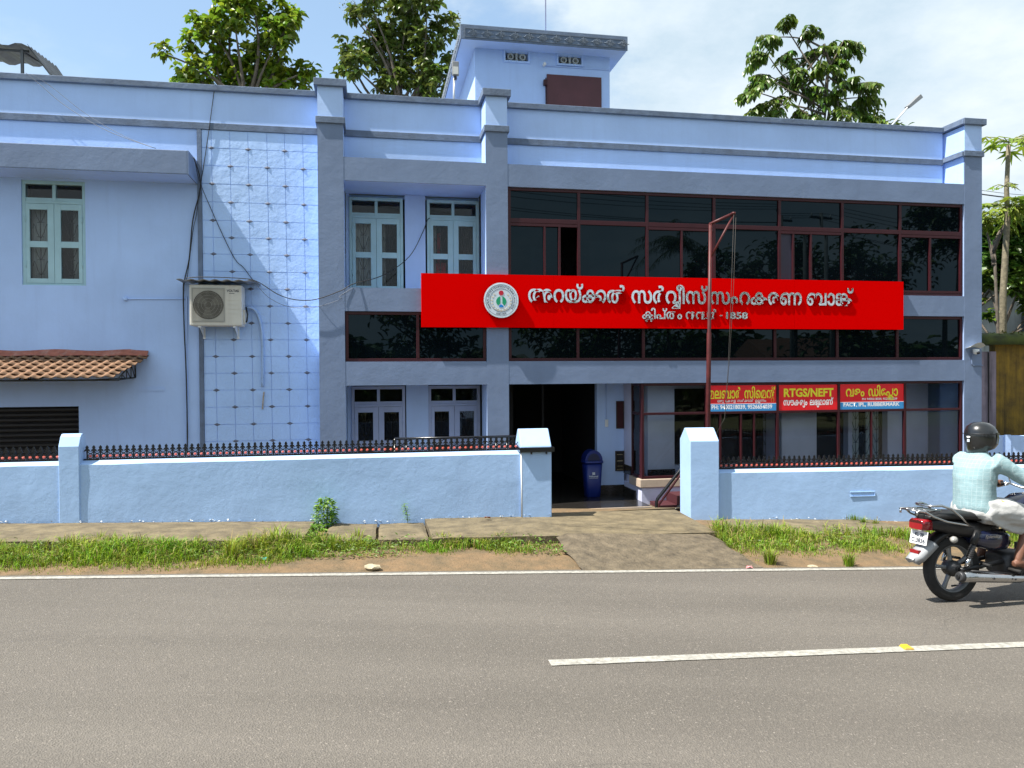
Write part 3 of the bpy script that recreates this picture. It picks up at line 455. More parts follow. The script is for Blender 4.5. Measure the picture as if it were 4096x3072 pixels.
         52, 720, 41, 739, 28, 753, 12, 764, -8, 771, -32, 773, -54, 771, -76, 764, -95, 751, -111, 734, -122, 709, -125, 678, -125, 669, -124, 660, -122, 650, -121, 641,
         -205, 626, -207, 638, -209, 650, -210, 663, -211, 674, -205, 726, -186, 768, -158, 801, -122, 824, -79, 838],
    ]],
    'pa': [896, [
        [229, 346, 291, 340, 340, 320, 378, 292, 406, 256, 422, 215, 427, 173, 424, 135, 414, 102, 400, 75, 382, 57, 357, 70, 739, 70, 739, 554, 825, 554, 825, 0, 328, 0,
         299, 52, 317, 73, 331, 96, 340, 124, 343, 158, 336, 206, 314, 244, 278, 268, 229, 276, 196, 272, 168, 260, 146, 243, 130, 220, 119, 194, 116, 164, 120, 132, 130,
         102, 148, 75, 175, 51, 129, -7, 91, 27, 60, 66, 39, 113, 32, 166, 38, 216, 56, 260, 86, 296, 126, 323, 174, 340],
    ]],
    'ta': [1014, [
        [507, -12, 447, -5, 396, 16, 356, 50, 326, 96, 309, 153, 303, 219, 308, 282, 325, 338, 351, 389, 385, 434, 426, 472, 471, 504, 486, 520, 531, 541, 576, 556, 625, 563,
         678, 566, 748, 560, 808, 544, 859, 518, 901, 483, 933, 441, 956, 392, 970, 338, 975, 281, 970, 215, 954, 156, 929, 105, 897, 61, 858, 23, 814, -9, 765, 54, 797, 76,
         826, 104, 850, 136, 870, 174, 882, 219, 886, 271, 880, 333, 861, 388, 830, 434, 788, 468, 733, 490, 668, 497, 639, 496, 612, 494, 587, 490, 562, 482, 531, 467, 494,
         445, 461, 414, 432, 376, 410, 330, 396, 279, 391, 221, 395, 164, 408, 122, 426, 91, 450, 72, 478, 62, 507, 58, 537, 61, 564, 72, 588, 90, 607, 120, 619, 163, 623,
         221, 618, 276, 604, 327, 582, 374, 552, 415, 516, 448, 475, 473, 454, 483, 431, 490, 409, 494, 386, 496, 359, 497, 290, 490, 232, 468, 187, 434, 154, 388, 135, 334,
         128, 273, 132, 224, 143, 180, 161, 142, 186, 108, 215, 79, 250, 54, 200, -9, 159, 20, 120, 56, 88, 99, 62, 150, 45, 210, 39, 277, 44, 337, 60, 392, 85, 441, 120,
         483, 164, 518, 218, 544, 280, 560, 351, 566, 398, 564, 442, 556, 483, 543, 524, 523, 549, 503, 613, 454, 665, 389, 700, 310, 711, 219, 705, 153, 688, 96, 658, 50,
         618, 16, 568, -5],
    ]],
    'anusvara': [453, [
        [226, -12, 170, -6, 122, 12, 84, 41, 56, 78, 38, 124, 32, 176, 38, 228, 56, 274, 86, 311, 125, 340, 172, 357, 226, 363, 280, 357, 328, 340, 366, 312, 396, 276, 415,
         230, 421, 176, 415, 123, 396, 77, 366, 40, 328, 12, 280, -6],
        [226, 295, 183, 288, 148, 266, 124, 228, 116, 175, 124, 123, 148, 86, 184, 63, 226, 56, 269, 63, 305, 86, 329, 123, 337, 176, 329, 228, 306, 266, 270, 288],
    ]],
    'na': [911, [
        [288, 566, 331, 563, 367, 552, 398, 537, 423, 516, 444, 492, 462, 465, 449, 466, 483, 511, 523, 542, 571, 560, 630, 566, 701, 557, 761, 530, 809, 487, 844, 431, 865,
         365, 872, 292, 868, 229, 854, 173, 832, 122, 802, 76, 763, 32, 717, -8, 663, 53, 696, 80, 726, 112, 750, 148, 768, 190, 780, 237, 784, 292, 779, 347, 765, 396, 742,
         436, 711, 468, 673, 487, 629, 494, 592, 490, 562, 480, 538, 461, 519, 436, 508, 412, 502, 382, 499, 343, 498, 291, 498, 0, 412, 0, 412, 291, 411, 342, 408, 381, 402,
         411, 390, 436, 371, 461, 347, 480, 318, 490, 284, 494, 241, 487, 202, 468, 171, 436, 147, 396, 132, 347, 127, 292, 131, 236, 144, 187, 163, 145, 187, 110, 216, 80,
         247, 55, 189, -8, 148, 29, 112, 68, 82, 113, 58, 164, 44, 224, 39, 292, 47, 368, 70, 434, 106, 489, 156, 531, 217, 557],
    ]],
    'mapa': [1195, [
        [288, 566, 331, 563, 367, 552, 398, 537, 423, 516, 444, 492, 462, 465, 449, 466, 483, 511, 523, 542, 571, 560, 630, 566, 701, 557, 761, 530, 809, 487, 844, 431, 865,
         365, 872, 292, 869, 240, 860, 194, 846, 154, 829, 120, 809, 89, 787, 61, 791, 0, 711, 0, 675, 54, 702, 82, 728, 112, 750, 147, 768, 187, 780, 235, 784, 292, 779,
         347, 765, 396, 742, 436, 711, 468, 673, 487, 629, 494, 592, 490, 562, 480, 538, 461, 519, 436, 508, 412, 502, 382, 499, 343, 498, 291, 498, 0, 412, 0, 412, 291, 411,
         342, 408, 381, 402, 411, 390, 436, 371, 461, 347, 480, 318, 490, 284, 494, 241, 487, 202, 468, 171, 436, 147, 396, 132, 347, 127, 292, 131, 236, 144, 187, 163, 145,
         187, 110, 216, 80, 247, 55, 189, -8, 148, 29, 112, 68, 82, 113, 58, 164, 44, 224, 39, 292, 47, 368, 70, 434, 106, 489, 156, 531, 217, 557],
        [1124, 554, 1124, 0, 740, 0, 766, 70, 1038, 70, 1038, 554],
    ]],
    'ma': [723, [
        [354, 566, 427, 561, 490, 548, 541, 525, 583, 494, 608, 467, 628, 437, 644, 402, 654, 363, 661, 318, 663, 266, 663, 0, 60, 0, 60, 268, 62, 317, 68, 362, 79, 401, 94,
         436, 114, 466, 138, 493, 179, 524, 228, 547, 285, 561],
        [307, 495, 268, 490, 233, 474, 204, 450, 181, 418, 167, 387, 156, 350, 148, 304, 146, 249, 146, 68, 151, 68, 215, 120, 272, 175, 319, 232, 356, 289, 378, 346, 386,
         402, 384, 428, 378, 450, 367, 469, 352, 483, 332, 492],
        [472, 393, 465, 334, 445, 277, 412, 220, 368, 162, 313, 104, 249, 45, 247, 65, 276, 67, 304, 68, 332, 70, 360, 70, 577, 70, 577, 249, 573, 317, 562, 372, 543, 416,
         515, 450, 477, 476, 428, 494, 430, 501, 447, 478, 460, 454, 469, 427],
    ]],
    'la': [859, [
        [788, 554, 788, 0, 63, 0, 63, 313, 67, 380, 80, 431, 99, 471, 126, 504, 161, 531, 202, 550, 250, 562, 305, 566, 361, 562, 410, 551, 450, 532, 483, 507, 511, 472, 530,
         430, 540, 379, 544, 322, 544, 222, 149, 222, 149, 70, 702, 70, 702, 554],
        [304, 496, 234, 486, 186, 454, 158, 400, 149, 321, 149, 292, 458, 292, 458, 320, 449, 401, 421, 456, 373, 486],
    ]],
    'evowelsign': [715, [
        [237, -12, 187, -6, 140, 14, 98, 47, 66, 94, 46, 156, 39, 232, 45, 306, 64, 372, 95, 429, 136, 477, 185, 515, 242, 543, 306, 560, 374, 566, 447, 560, 509, 544, 561,
         518, 603, 483, 635, 441, 658, 392, 672, 338, 676, 281, 671, 215, 655, 156, 630, 105, 598, 61, 559, 23, 515, -9, 466, 54, 498, 76, 526, 104, 551, 137, 570, 176, 583,
         221, 587, 271, 581, 334, 562, 389, 531, 433, 488, 466, 435, 487, 370, 494, 302, 485, 242, 460, 191, 419, 152, 365, 128, 301, 120, 228, 124, 176, 135, 133, 153, 100,
         177, 76, 206, 63, 240, 58, 264, 61, 284, 70, 301, 84, 314, 104, 322, 128, 325, 158, 318, 200, 298, 232, 268, 252, 231, 258, 193, 253, 157, 238, 124, 216, 93, 187,
         77, 248, 111, 280, 152, 306, 197, 322, 245, 328, 291, 323, 330, 309, 363, 286, 388, 254, 403, 213, 408, 165, 403, 114, 387, 70, 362, 35, 328, 9, 286, -7],
    ]],
    'narra': [1061, [
        [288, 566, 330, 563, 366, 554, 398, 539, 426, 518, 450, 491, 472, 457, 499, 227, 499, 0, 412, 0, 412, 282, 411, 339, 408, 380, 402, 411, 390, 436, 371, 461, 347, 480,
         318, 490, 284, 494, 241, 487, 202, 468, 171, 436, 147, 396, 132, 347, 127, 292, 131, 236, 144, 187, 163, 145, 187, 110, 216, 80, 247, 55, 189, -8, 148, 29, 112, 68,
         82, 113, 58, 164, 44, 224, 39, 292, 47, 368, 70, 434, 106, 489, 156, 531, 217, 557],
        [822, -2, 763, 4, 714, 21, 674, 50, 646, 92, 629, 148, 623, 217, 628, 273, 642, 324, 664, 373, 692, 418, 727, 461, 767, 501, 796, 532, 823, 559, 846, 587, 861, 618,
         866, 651, 862, 676, 848, 699, 824, 715, 788, 720, 766, 719, 746, 717, 728, 714, 713, 709, 694, 778, 714, 783, 740, 788, 770, 791, 801, 792, 854, 787, 894, 770, 922,
         747, 940, 720, 950, 692, 953, 668, 946, 619, 926, 575, 895, 534, 853, 491, 833, 464, 795, 428, 764, 388, 740, 347, 724, 304, 714, 260, 711, 215, 715, 161, 726, 120,
         744, 90, 768, 72, 794, 61, 822, 58, 870, 68, 906, 98, 927, 147, 934, 215, 930, 267, 918, 318, 898, 366, 870, 409, 834, 446, 788, 473, 766, 482, 742, 489, 717, 493,
         689, 494, 641, 491, 604, 483, 574, 470, 551, 452, 535, 434, 522, 412, 512, 386, 504, 354, 500, 315, 499, 266, 499, 100, 422, 100, 422, 292, 448, 451, 474, 486, 506,
         514, 544, 537, 586, 553, 633, 563, 685, 566, 726, 564, 763, 558, 798, 548, 833, 533, 838, 531, 843, 528, 848, 525, 852, 523, 906, 486, 949, 440, 982, 389, 1005, 334,
         1018, 277, 1023, 221, 1017, 152, 1000, 96, 972, 52, 932, 22, 882, 4],
        [805, 50, 872, 44, 926, 24, 969, -6, 1000, -46, 1018, -93, 1024, -145, 1017, -206, 994, -258, 961, -301, 921, -337, 871, -284, 901, -260, 924, -230, 939, -194, 944,
         -153, 935, -93, 908, -46, 865, -16, 805, -6, 746, -16, 702, -47, 674, -93, 665, -150, 670, -192, 683, -227, 706, -257, 737, -284, 687, -337, 650, -304, 616, -262,
         593, -211, 585, -147, 591, -95, 610, -48, 641, -8, 684, 24, 739, 43],
    ]],
    'o': [757, [
        [448, 566, 534, 561, 600, 545, 649, 520, 682, 488, 701, 448, 707, 404, 704, 377, 696, 352, 683, 328, 664, 308, 638, 289, 605, 274, 601, 280, 651, 259, 688, 227, 710,
         187, 718, 140, 706, 77, 670, 29, 614, -1, 539, -11, 512, -10, 486, -8, 462, -4, 441, 0, 459, 69, 477, 65, 494, 62, 511, 60, 529, 59, 573, 64, 605, 78, 624, 105, 631,
         144, 629, 162, 624, 180, 615, 196, 601, 210, 583, 222, 562, 232, 532, 238, 490, 240, 468, 240, 468, 310, 492, 310, 522, 312, 552, 318, 577, 327, 597, 341, 607, 353,
         614, 366, 619, 381, 620, 399, 610, 437, 580, 468, 526, 487, 445, 494, 374, 489, 310, 474, 254, 450, 207, 419, 170, 381, 142, 336, 126, 287, 120, 233, 120, 225, 124,
         175, 135, 134, 153, 101, 176, 77, 205, 63, 239, 58, 263, 61, 284, 70, 301, 84, 314, 104, 322, 128, 325, 157, 318, 200, 298, 232, 268, 252, 231, 258, 198, 254, 166,
         242, 136, 224, 109, 201, 113, 283, 143, 301, 176, 316, 210, 325, 245, 328, 291, 323, 330, 309, 363, 286, 388, 254, 403, 213, 408, 165, 403, 114, 387, 70, 362, 35,
         328, 9, 286, -7, 237, -12, 187, -6, 140, 14, 98, 47, 66, 94, 46, 154, 39, 229, 46, 301, 66, 366, 100, 424, 147, 473, 206, 513, 276, 542, 357, 560],
    ]],
    'uvowelsign': [332, [
        [155, -227, 80, -215, 22, -178, -14, -123, -26, -53, -20, -5, -3, 37, 24, 72, 61, 98, 105, 114, 154, 120, 205, 115, 248, 99, 285, 74, 312, 40, 329, -3, 335, -53, 329,
         -102, 312, -145, 285, -180, 248, -206, 205, -222],
        [155, -161, 193, -154, 224, -134, 246, -100, 253, -53, 246, -6, 225, 27, 193, 47, 154, 54, 116, 47, 84, 27, 63, -7, 56, -54, 63, -100, 84, -134, 116, -154],
        [104, 566, 158, 560, 198, 544, 228, 517, 248, 483, 258, 443, 262, 400, 258, 333, 244, 256, 224, 171, 199, 84, 119, 99, 142, 182, 159, 258, 170, 328, 174, 395, 170,
         434, 158, 466, 133, 487, 94, 494, 78, 493, 62, 492, 46, 489, 34, 486, 17, 555, 35, 560, 56, 563, 80, 565],
    ]],
    'eevowelsign': [595, [
        [364, -12, 301, -8, 242, 5, 186, 27, 138, 58, 97, 98, 66, 148, 46, 209, 39, 281, 46, 350, 66, 409, 98, 458, 140, 498, 189, 528, 244, 550, 304, 562, 366, 566, 426,
         562, 474, 548, 512, 528, 538, 500, 553, 468, 558, 431, 553, 392, 539, 359, 517, 334, 488, 315, 456, 304, 421, 300, 373, 305, 336, 318, 309, 340, 290, 368, 280, 399,
         277, 432, 278, 451, 282, 469, 288, 485, 294, 498, 387, 517, 370, 501, 358, 480, 350, 457, 348, 434, 352, 412, 364, 388, 385, 371, 417, 365, 446, 370, 465, 384, 476,
         405, 480, 429, 473, 462, 452, 485, 423, 498, 389, 503, 375, 503, 362, 503, 349, 502, 335, 501, 275, 490, 224, 468, 182, 435, 152, 392, 134, 341, 128, 280, 134, 220,
         153, 167, 183, 122, 224, 88, 274, 64, 332, 54, 344, 53, 356, 52, 369, 51, 380, 51, 405, 53, 428, 59, 447, 69, 462, 84, 472, 103, 475, 127, 471, 150, 460, 171, 440,
         185, 411, 190, 379, 184, 358, 167, 346, 144, 342, 121, 344, 98, 352, 75, 364, 55, 381, 39, 289, 58, 282, 71, 276, 86, 272, 105, 271, 126, 274, 159, 285, 189, 303,
         215, 330, 236, 366, 250, 412, 255, 448, 251, 482, 240, 511, 222, 534, 197, 548, 164, 553, 125, 548, 88, 532, 55, 507, 27, 470, 6, 422, -8],
    ]],
    'lla': [724, [
        [398, 496, 343, 494, 294, 486, 251, 474, 214, 458, 182, 439, 156, 418, 136, 394, 122, 369, 122, 365, 122, 360, 123, 355, 123, 351, 120, 340, 118, 330, 117, 320, 117,
         312, 123, 257, 140, 216, 168, 191, 209, 183, 248, 190, 274, 209, 290, 237, 295, 270, 293, 291, 287, 310, 276, 326, 261, 339, 240, 347, 214, 350, 172, 344, 138, 324,
         111, 298, 89, 271, 66, 329, 84, 349, 106, 369, 131, 387, 160, 402, 193, 413, 229, 416, 276, 411, 314, 396, 343, 372, 362, 342, 374, 308, 378, 270, 374, 231, 360,
         194, 337, 162, 305, 137, 263, 120, 210, 115, 162, 121, 120, 138, 86, 166, 61, 206, 45, 255, 40, 313, 46, 365, 64, 414, 93, 457, 133, 494, 184, 524, 246, 547, 318,
         561, 399, 566, 485, 561, 554, 548, 607, 524, 644, 492, 666, 452, 673, 402, 670, 370, 660, 340, 642, 315, 617, 294, 584, 276, 541, 263, 447, 279, 447, 310, 454, 310,
         486, 311, 513, 314, 535, 320, 554, 331, 569, 345, 579, 360, 584, 376, 586, 396, 581, 425, 568, 449, 543, 469, 508, 484, 460, 493],
        [685, 144, 682, 114, 674, 86, 660, 62, 641, 42, 624, 29, 604, 18, 580, 10, 552, 4, 517, 1, 473, 0, 261, 0, 225, -1, 199, -3, 180, -7, 166, -13, 152, -22, 143, -33,
         138, -47, 136, -62, 137, -76, 141, -90, 148, -101, 159, -110, 174, -118, 194, -124, 222, -128, 259, -129, 667, -129, 667, -201, 255, -201, 207, -199, 167, -193, 134,
         -183, 106, -170, 82, -151, 64, -127, 54, -99, 50, -68, 53, -35, 62, -6, 79, 20, 103, 40, 118, 49, 135, 56, 155, 62, 178, 66, 206, 69, 238, 70, 465, 70, 502, 71, 532,
         75, 556, 82, 574, 93, 584, 104, 592, 118, 596, 134, 598, 154, 596, 173, 590, 190, 580, 205, 565, 218, 548, 227, 528, 234, 501, 238, 466, 240, 447, 240, 447, 293,
         552, 285, 612, 266, 653, 234, 677, 192],
    ]],
    'u': [692, [
        [347, 566, 425, 560, 490, 542, 543, 514, 585, 478, 616, 436, 637, 390, 649, 341, 653, 291, 648, 224, 633, 166, 608, 118, 573, 79, 538, 53, 498, 32, 451, 18, 398, 8,
         336, 2, 263, 0, 261, 0, 225, -1, 199, -3, 180, -7, 166, -13, 152, -22, 143, -33, 138, -47, 136, -62, 137, -76, 141, -90, 148, -101, 159, -110, 174, -118, 194, -124,
         222, -128, 259, -129, 633, -129, 633, -201, 255, -201, 207, -199, 167, -193, 134, -183, 106, -170, 82, -151, 64, -127, 54, -99, 50, -68, 53, -35, 62, -6, 79, 20,
         103, 40, 126, 52, 155, 62, 191, 68, 238, 70, 249, 70, 323, 72, 382, 78, 430, 87, 468, 102, 498, 120, 523, 143, 543, 172, 556, 206, 563, 246, 565, 290, 562, 328, 553,
         366, 537, 401, 514, 432, 484, 458, 445, 478, 397, 492, 339, 496, 294, 494, 255, 486, 222, 474, 193, 458, 169, 439, 150, 417, 134, 392, 122, 365, 122, 361, 122, 358,
         123, 354, 123, 351, 120, 340, 118, 330, 117, 319, 117, 308, 123, 254, 140, 215, 168, 191, 209, 183, 248, 190, 274, 209, 290, 237, 295, 270, 293, 291, 287, 310, 276,
         326, 261, 339, 240, 347, 214, 350, 172, 344, 138, 324, 111, 298, 89, 271, 66, 329, 84, 349, 106, 369, 131, 387, 160, 402, 193, 413, 229, 416, 276, 411, 314, 396,
         343, 372, 362, 342, 374, 308, 378, 270, 374, 231, 360, 194, 337, 162, 305, 137, 263, 120, 210, 115, 162, 121, 120, 138, 86, 166, 61, 204, 45, 253, 40, 311, 45, 362,
         60, 410, 84, 453, 118, 491, 162, 522, 214, 546, 276, 561],
    ]],
    'lapa': [859, [
        [298, -57, 347, -62, 386, -76, 416, -98, 437, -124, 449, -154, 453, -185, 452, -207, 447, -228, 440, -245, 432, -259, 402, -249, 702, -249, 702, 68, 788, 68, 788,
         -318, 372, -318, 350, -266, 361, -252, 371, -238, 378, -219, 380, -196, 375, -167, 360, -144, 334, -128, 298, -123, 263, -128, 237, -144, 221, -166, 216, -192, 219,
         -215, 227, -236, 241, -254, 260, -271, 214, -320, 186, -295, 164, -266, 148, -232, 143, -192, 148, -154, 162, -122, 185, -95, 216, -74, 253, -61],
        [788, 554, 788, 0, 63, 0, 63, 313, 67, 380, 80, 431, 99, 471, 126, 504, 161, 531, 202, 550, 250, 562, 305, 566, 361, 562, 410, 551, 450, 532, 483, 507, 511, 472, 530,
         430, 540, 379, 544, 322, 544, 222, 149, 222, 149, 70, 702, 70, 702, 554],
        [304, 496, 234, 486, 186, 454, 158, 400, 149, 321, 149, 292, 458, 292, 458, 320, 449, 401, 421, 456, 373, 486],
    ]],
    'nana': [1257, [
        [629, 566, 690, 560, 738, 541, 775, 511, 804, 472, 792, 465, 831, 513, 872, 544, 919, 560, 977, 566, 1048, 557, 1108, 530, 1155, 487, 1190, 431, 1211, 365, 1218, 292,
         1214, 229, 1200, 173, 1179, 122, 1148, 76, 1110, 32, 1063, -8, 1010, 53, 1043, 80, 1072, 112, 1096, 148, 1114, 190, 1126, 237, 1130, 292, 1125, 347, 1111, 396, 1088,
         436, 1058, 468, 1020, 487, 976, 494, 938, 490, 908, 480, 884, 461, 865, 436, 854, 411, 848, 382, 845, 344, 844, 292, 844, 0, 758, 0, 758, 316, 756, 364, 750, 403,
         740, 434, 723, 459, 706, 474, 685, 485, 659, 492, 628, 494, 599, 491, 574, 484, 553, 471, 535, 456, 518, 432, 507, 402, 500, 362, 498, 307, 498, 0, 412, 0, 412, 292,
         411, 343, 408, 382, 402, 411, 390, 436, 371, 461, 347, 480, 318, 490, 284, 494, 241, 487, 202, 468, 171, 436, 147, 396, 132, 347, 127, 292, 131, 236, 144, 187, 163,
         145, 187, 110, 216, 80, 247, 55, 189, -8, 148, 29, 112, 68, 82, 113, 58, 164, 44, 224, 39, 292, 47, 368, 70, 434, 106, 489, 156, 531, 217, 557, 288, 566, 331, 563,
         367, 552, 398, 537, 423, 516, 444, 492, 462, 465, 451, 472, 486, 513, 528, 542, 576, 560],
    ]],
    'aulengthmark': [759, [
        [515, 566, 575, 558, 626, 534, 666, 494, 696, 442, 714, 378, 720, 305, 712, 212, 688, 133, 650, 70, 596, 25, 528, -3, 447, -12, 380, -9, 324, 2, 274, 18, 224, 40,
         267, 108, 306, 88, 345, 73, 389, 63, 442, 60, 507, 68, 556, 92, 592, 131, 615, 180, 628, 239, 632, 305, 624, 390, 600, 449, 562, 483, 513, 494, 484, 491, 461, 482,
         442, 469, 428, 450, 420, 431, 416, 408, 414, 379, 413, 340, 413, 258, 327, 258, 327, 333, 326, 371, 323, 404, 317, 431, 308, 451, 293, 471, 274, 484, 253, 492, 228,
         494, 182, 485, 148, 460, 129, 420, 122, 372, 123, 341, 126, 316, 131, 293, 137, 271, 56, 254, 47, 284, 41, 316, 37, 348, 36, 378, 41, 427, 56, 472, 82, 511, 120,
         540, 167, 560, 226, 566, 275, 560, 314, 544, 347, 516, 374, 480, 361, 481, 392, 520, 428, 546, 468, 561],
    ]],
    'yapost': [243, [
        [-53, -67, -54, -74, -55, -82, -56, -90, -56, -98, -54, -121, -48, -145, -36, -167, -18, -184, 9, -196, 45, -200, 92, -193, 124, -172, 142, -139, 148, -95, 147, -70,
         143, -46, 136, -19, 126, 10, 113, 46, 96, 88, 78, 136, 61, 187, 49, 241, 45, 300, 50, 366, 66, 432, 90, 496, 119, 554, 210, 554, 186, 508, 166, 466, 151, 426, 141,
         386, 135, 346, 133, 305, 137, 250, 148, 200, 163, 152, 180, 106, 194, 73, 206, 40, 218, 6, 227, -28, 233, -62, 235, -96, 222, -173, 181, -228, 120, -259, 45, -270,
         -35, -258, -94, -222, -132, -167, -144, -97, -144, -86, -143, -76, -142, -68, -141, -60],
    ]],
    'bha': [654, [
        [394, 566, 456, 562, 511, 550, 556, 530, 590, 502, 612, 467, 619, 425, 618, 403, 614, 383, 606, 365, 596, 350, 578, 333, 556, 321, 523, 314, 477, 311, 448, 311, 415,
         310, 392, 308, 376, 305, 364, 301, 356, 295, 350, 288, 347, 280, 346, 270, 353, 248, 372, 236, 404, 231, 444, 229, 456, 229, 500, 227, 536, 220, 565, 210, 587, 195,
         602, 179, 612, 160, 618, 138, 620, 113, 615, 79, 600, 48, 576, 23, 542, 4, 498, -8, 443, -12, 408, -11, 373, -7, 338, -1, 306, 6, 276, 15, 252, 25, 283, 93, 321,
         78, 360, 68, 400, 61, 441, 59, 487, 63, 516, 74, 532, 91, 537, 111, 531, 136, 514, 150, 488, 157, 454, 159, 439, 159, 382, 162, 339, 170, 308, 184, 285, 203, 276,
         217, 270, 232, 265, 248, 264, 268, 266, 290, 272, 312, 283, 330, 299, 346, 323, 361, 354, 372, 392, 379, 441, 381, 482, 381, 506, 383, 522, 390, 532, 402, 535, 423,
         526, 455, 497, 477, 452, 490, 393, 494, 312, 485, 248, 458, 199, 414, 166, 358, 146, 292, 140, 217, 142, 164, 146, 111, 154, 58, 165, 9, 83, -4, 70, 48, 60, 106,
         54, 165, 52, 219, 61, 316, 90, 400, 137, 470, 203, 522, 289, 555],
    ]],
    'va': [958, [
        [341, 566, 410, 560, 470, 544, 521, 518, 562, 483, 594, 441, 617, 392, 630, 338, 635, 281, 632, 231, 622, 187, 607, 148, 588, 114, 566, 82, 541, 53, 517, 70, 801,
         70, 801, 554, 887, 554, 887, 0, 467, 0, 433, 59, 461, 81, 488, 108, 512, 140, 530, 178, 542, 221, 546, 271, 540, 333, 522, 387, 492, 432, 452, 466, 400, 487, 337,
         494, 276, 487, 224, 464, 183, 430, 153, 385, 134, 332, 128, 273, 132, 224, 143, 180, 161, 142, 186, 108, 215, 79, 250, 54, 200, -9, 159, 20, 120, 56, 88, 99, 62,
         150, 45, 210, 39, 277, 44, 337, 58, 392, 83, 441, 116, 483, 160, 518, 212, 544, 272, 560],
    ]],
    'dda': [1223, [
        [596, -12, 554, -8, 516, 2, 483, 21, 455, 47, 442, 64, 430, 85, 419, 111, 411, 146, 406, 192, 404, 251, 404, 285, 403, 337, 399, 382, 391, 419, 377, 448, 362, 467,
         341, 482, 313, 491, 274, 494, 233, 488, 196, 468, 167, 438, 145, 397, 132, 347, 127, 289, 131, 236, 142, 188, 161, 146, 185, 110, 214, 78, 247, 51, 194, -11, 148,
         30, 109, 73, 78, 120, 56, 171, 43, 228, 39, 292, 46, 372, 68, 440, 103, 494, 151, 534, 210, 558, 278, 566, 330, 562, 374, 550, 410, 530, 439, 503, 456, 480, 470,
         454, 479, 426, 486, 393, 490, 354, 491, 308, 491, 259, 493, 197, 498, 152, 509, 119, 524, 94, 540, 80, 558, 69, 580, 62, 608, 60, 634, 62, 657, 70, 676, 82, 692,
         97, 707, 121, 717, 151, 723, 191, 725, 245, 725, 554, 811, 554, 811, 262, 812, 212, 816, 174, 822, 143, 833, 118, 852, 93, 876, 74, 905, 64, 939, 60, 982, 67, 1020,
         86, 1052, 118, 1076, 159, 1091, 208, 1096, 263, 1092, 320, 1080, 368, 1061, 410, 1036, 446, 1008, 475, 976, 500, 1034, 563, 1075, 526, 1111, 486, 1141, 442, 1164,
         390, 1179, 331, 1184, 263, 1177, 190, 1155, 124, 1119, 68, 1070, 25, 1009, -3, 935, -12, 876, -6, 831, 14, 795, 43, 764, 82, 769, 81, 737, 40, 698, 11, 651, -6],
    ]],
    'papa': [896, [
        [335, -57, 384, -62, 424, -76, 453, -98, 474, -124, 486, -154, 490, -185, 488, -207, 484, -228, 477, -245, 469, -259, 439, -249, 739, -249, 739, 68, 825, 68, 825,
         -318, 409, -318, 387, -266, 398, -252, 408, -238, 415, -219, 417, -196, 412, -167, 396, -144, 371, -128, 335, -123, 300, -128, 274, -144, 258, -166, 253, -192, 256,
         -215, 264, -236, 278, -254, 297, -271, 251, -320, 223, -295, 200, -266, 185, -232, 180, -192, 185, -154, 199, -122, 222, -95, 252, -74, 290, -61],
        [229, 346, 291, 340, 340, 320, 378, 292, 406, 256, 422, 215, 427, 173, 424, 135, 414, 102, 400, 75, 382, 57, 357, 70, 739, 70, 739, 554, 825, 554, 825, 0, 328, 0,
         299, 52, 317, 73, 331, 96, 340, 124, 343, 158, 336, 206, 314, 244, 278, 268, 229, 276, 196, 272, 168, 260, 146, 243, 130, 220, 119, 194, 116, 164, 120, 132, 130,
         102, 148, 75, 175, 51, 129, -7, 91, 27, 60, 66, 39, 113, 32, 166, 38, 216, 56, 260, 86, 296, 126, 323, 174, 340],
    ]],
    'uvowelsignalt': [352, [
        [175, -227, 100, -215, 42, -178, 6, -123, -6, -53, 0, -5, 17, 37, 44, 72, 81, 98, 125, 114, 174, 120, 225, 115, 268, 99, 305, 74, 332, 40, 349, -3, 355, -53, 349,
         -102, 332, -145, 305, -180, 268, -206, 225, -222],
        [175, -161, 213, -154, 244, -134, 266, -100, 273, -53, 266, -6, 245, 27, 213, 47, 174, 54, 136, 47, 104, 27, 83, -7, 76, -54, 83, -100, 104, -134, 136, -154],
        [124, 566, 178, 560, 218, 544, 248, 517, 268, 483, 278, 443, 282, 400, 278, 333, 264, 256, 244, 171, 219, 84, 139, 99, 162, 182, 179, 258, 190, 328, 194, 395, 190,
         434, 178, 466, 153, 487, 114, 494, 98, 493, 82, 492, 66, 489, 54, 486, 37, 555, 55, 560, 76, 563, 100, 565],
    ]],
}
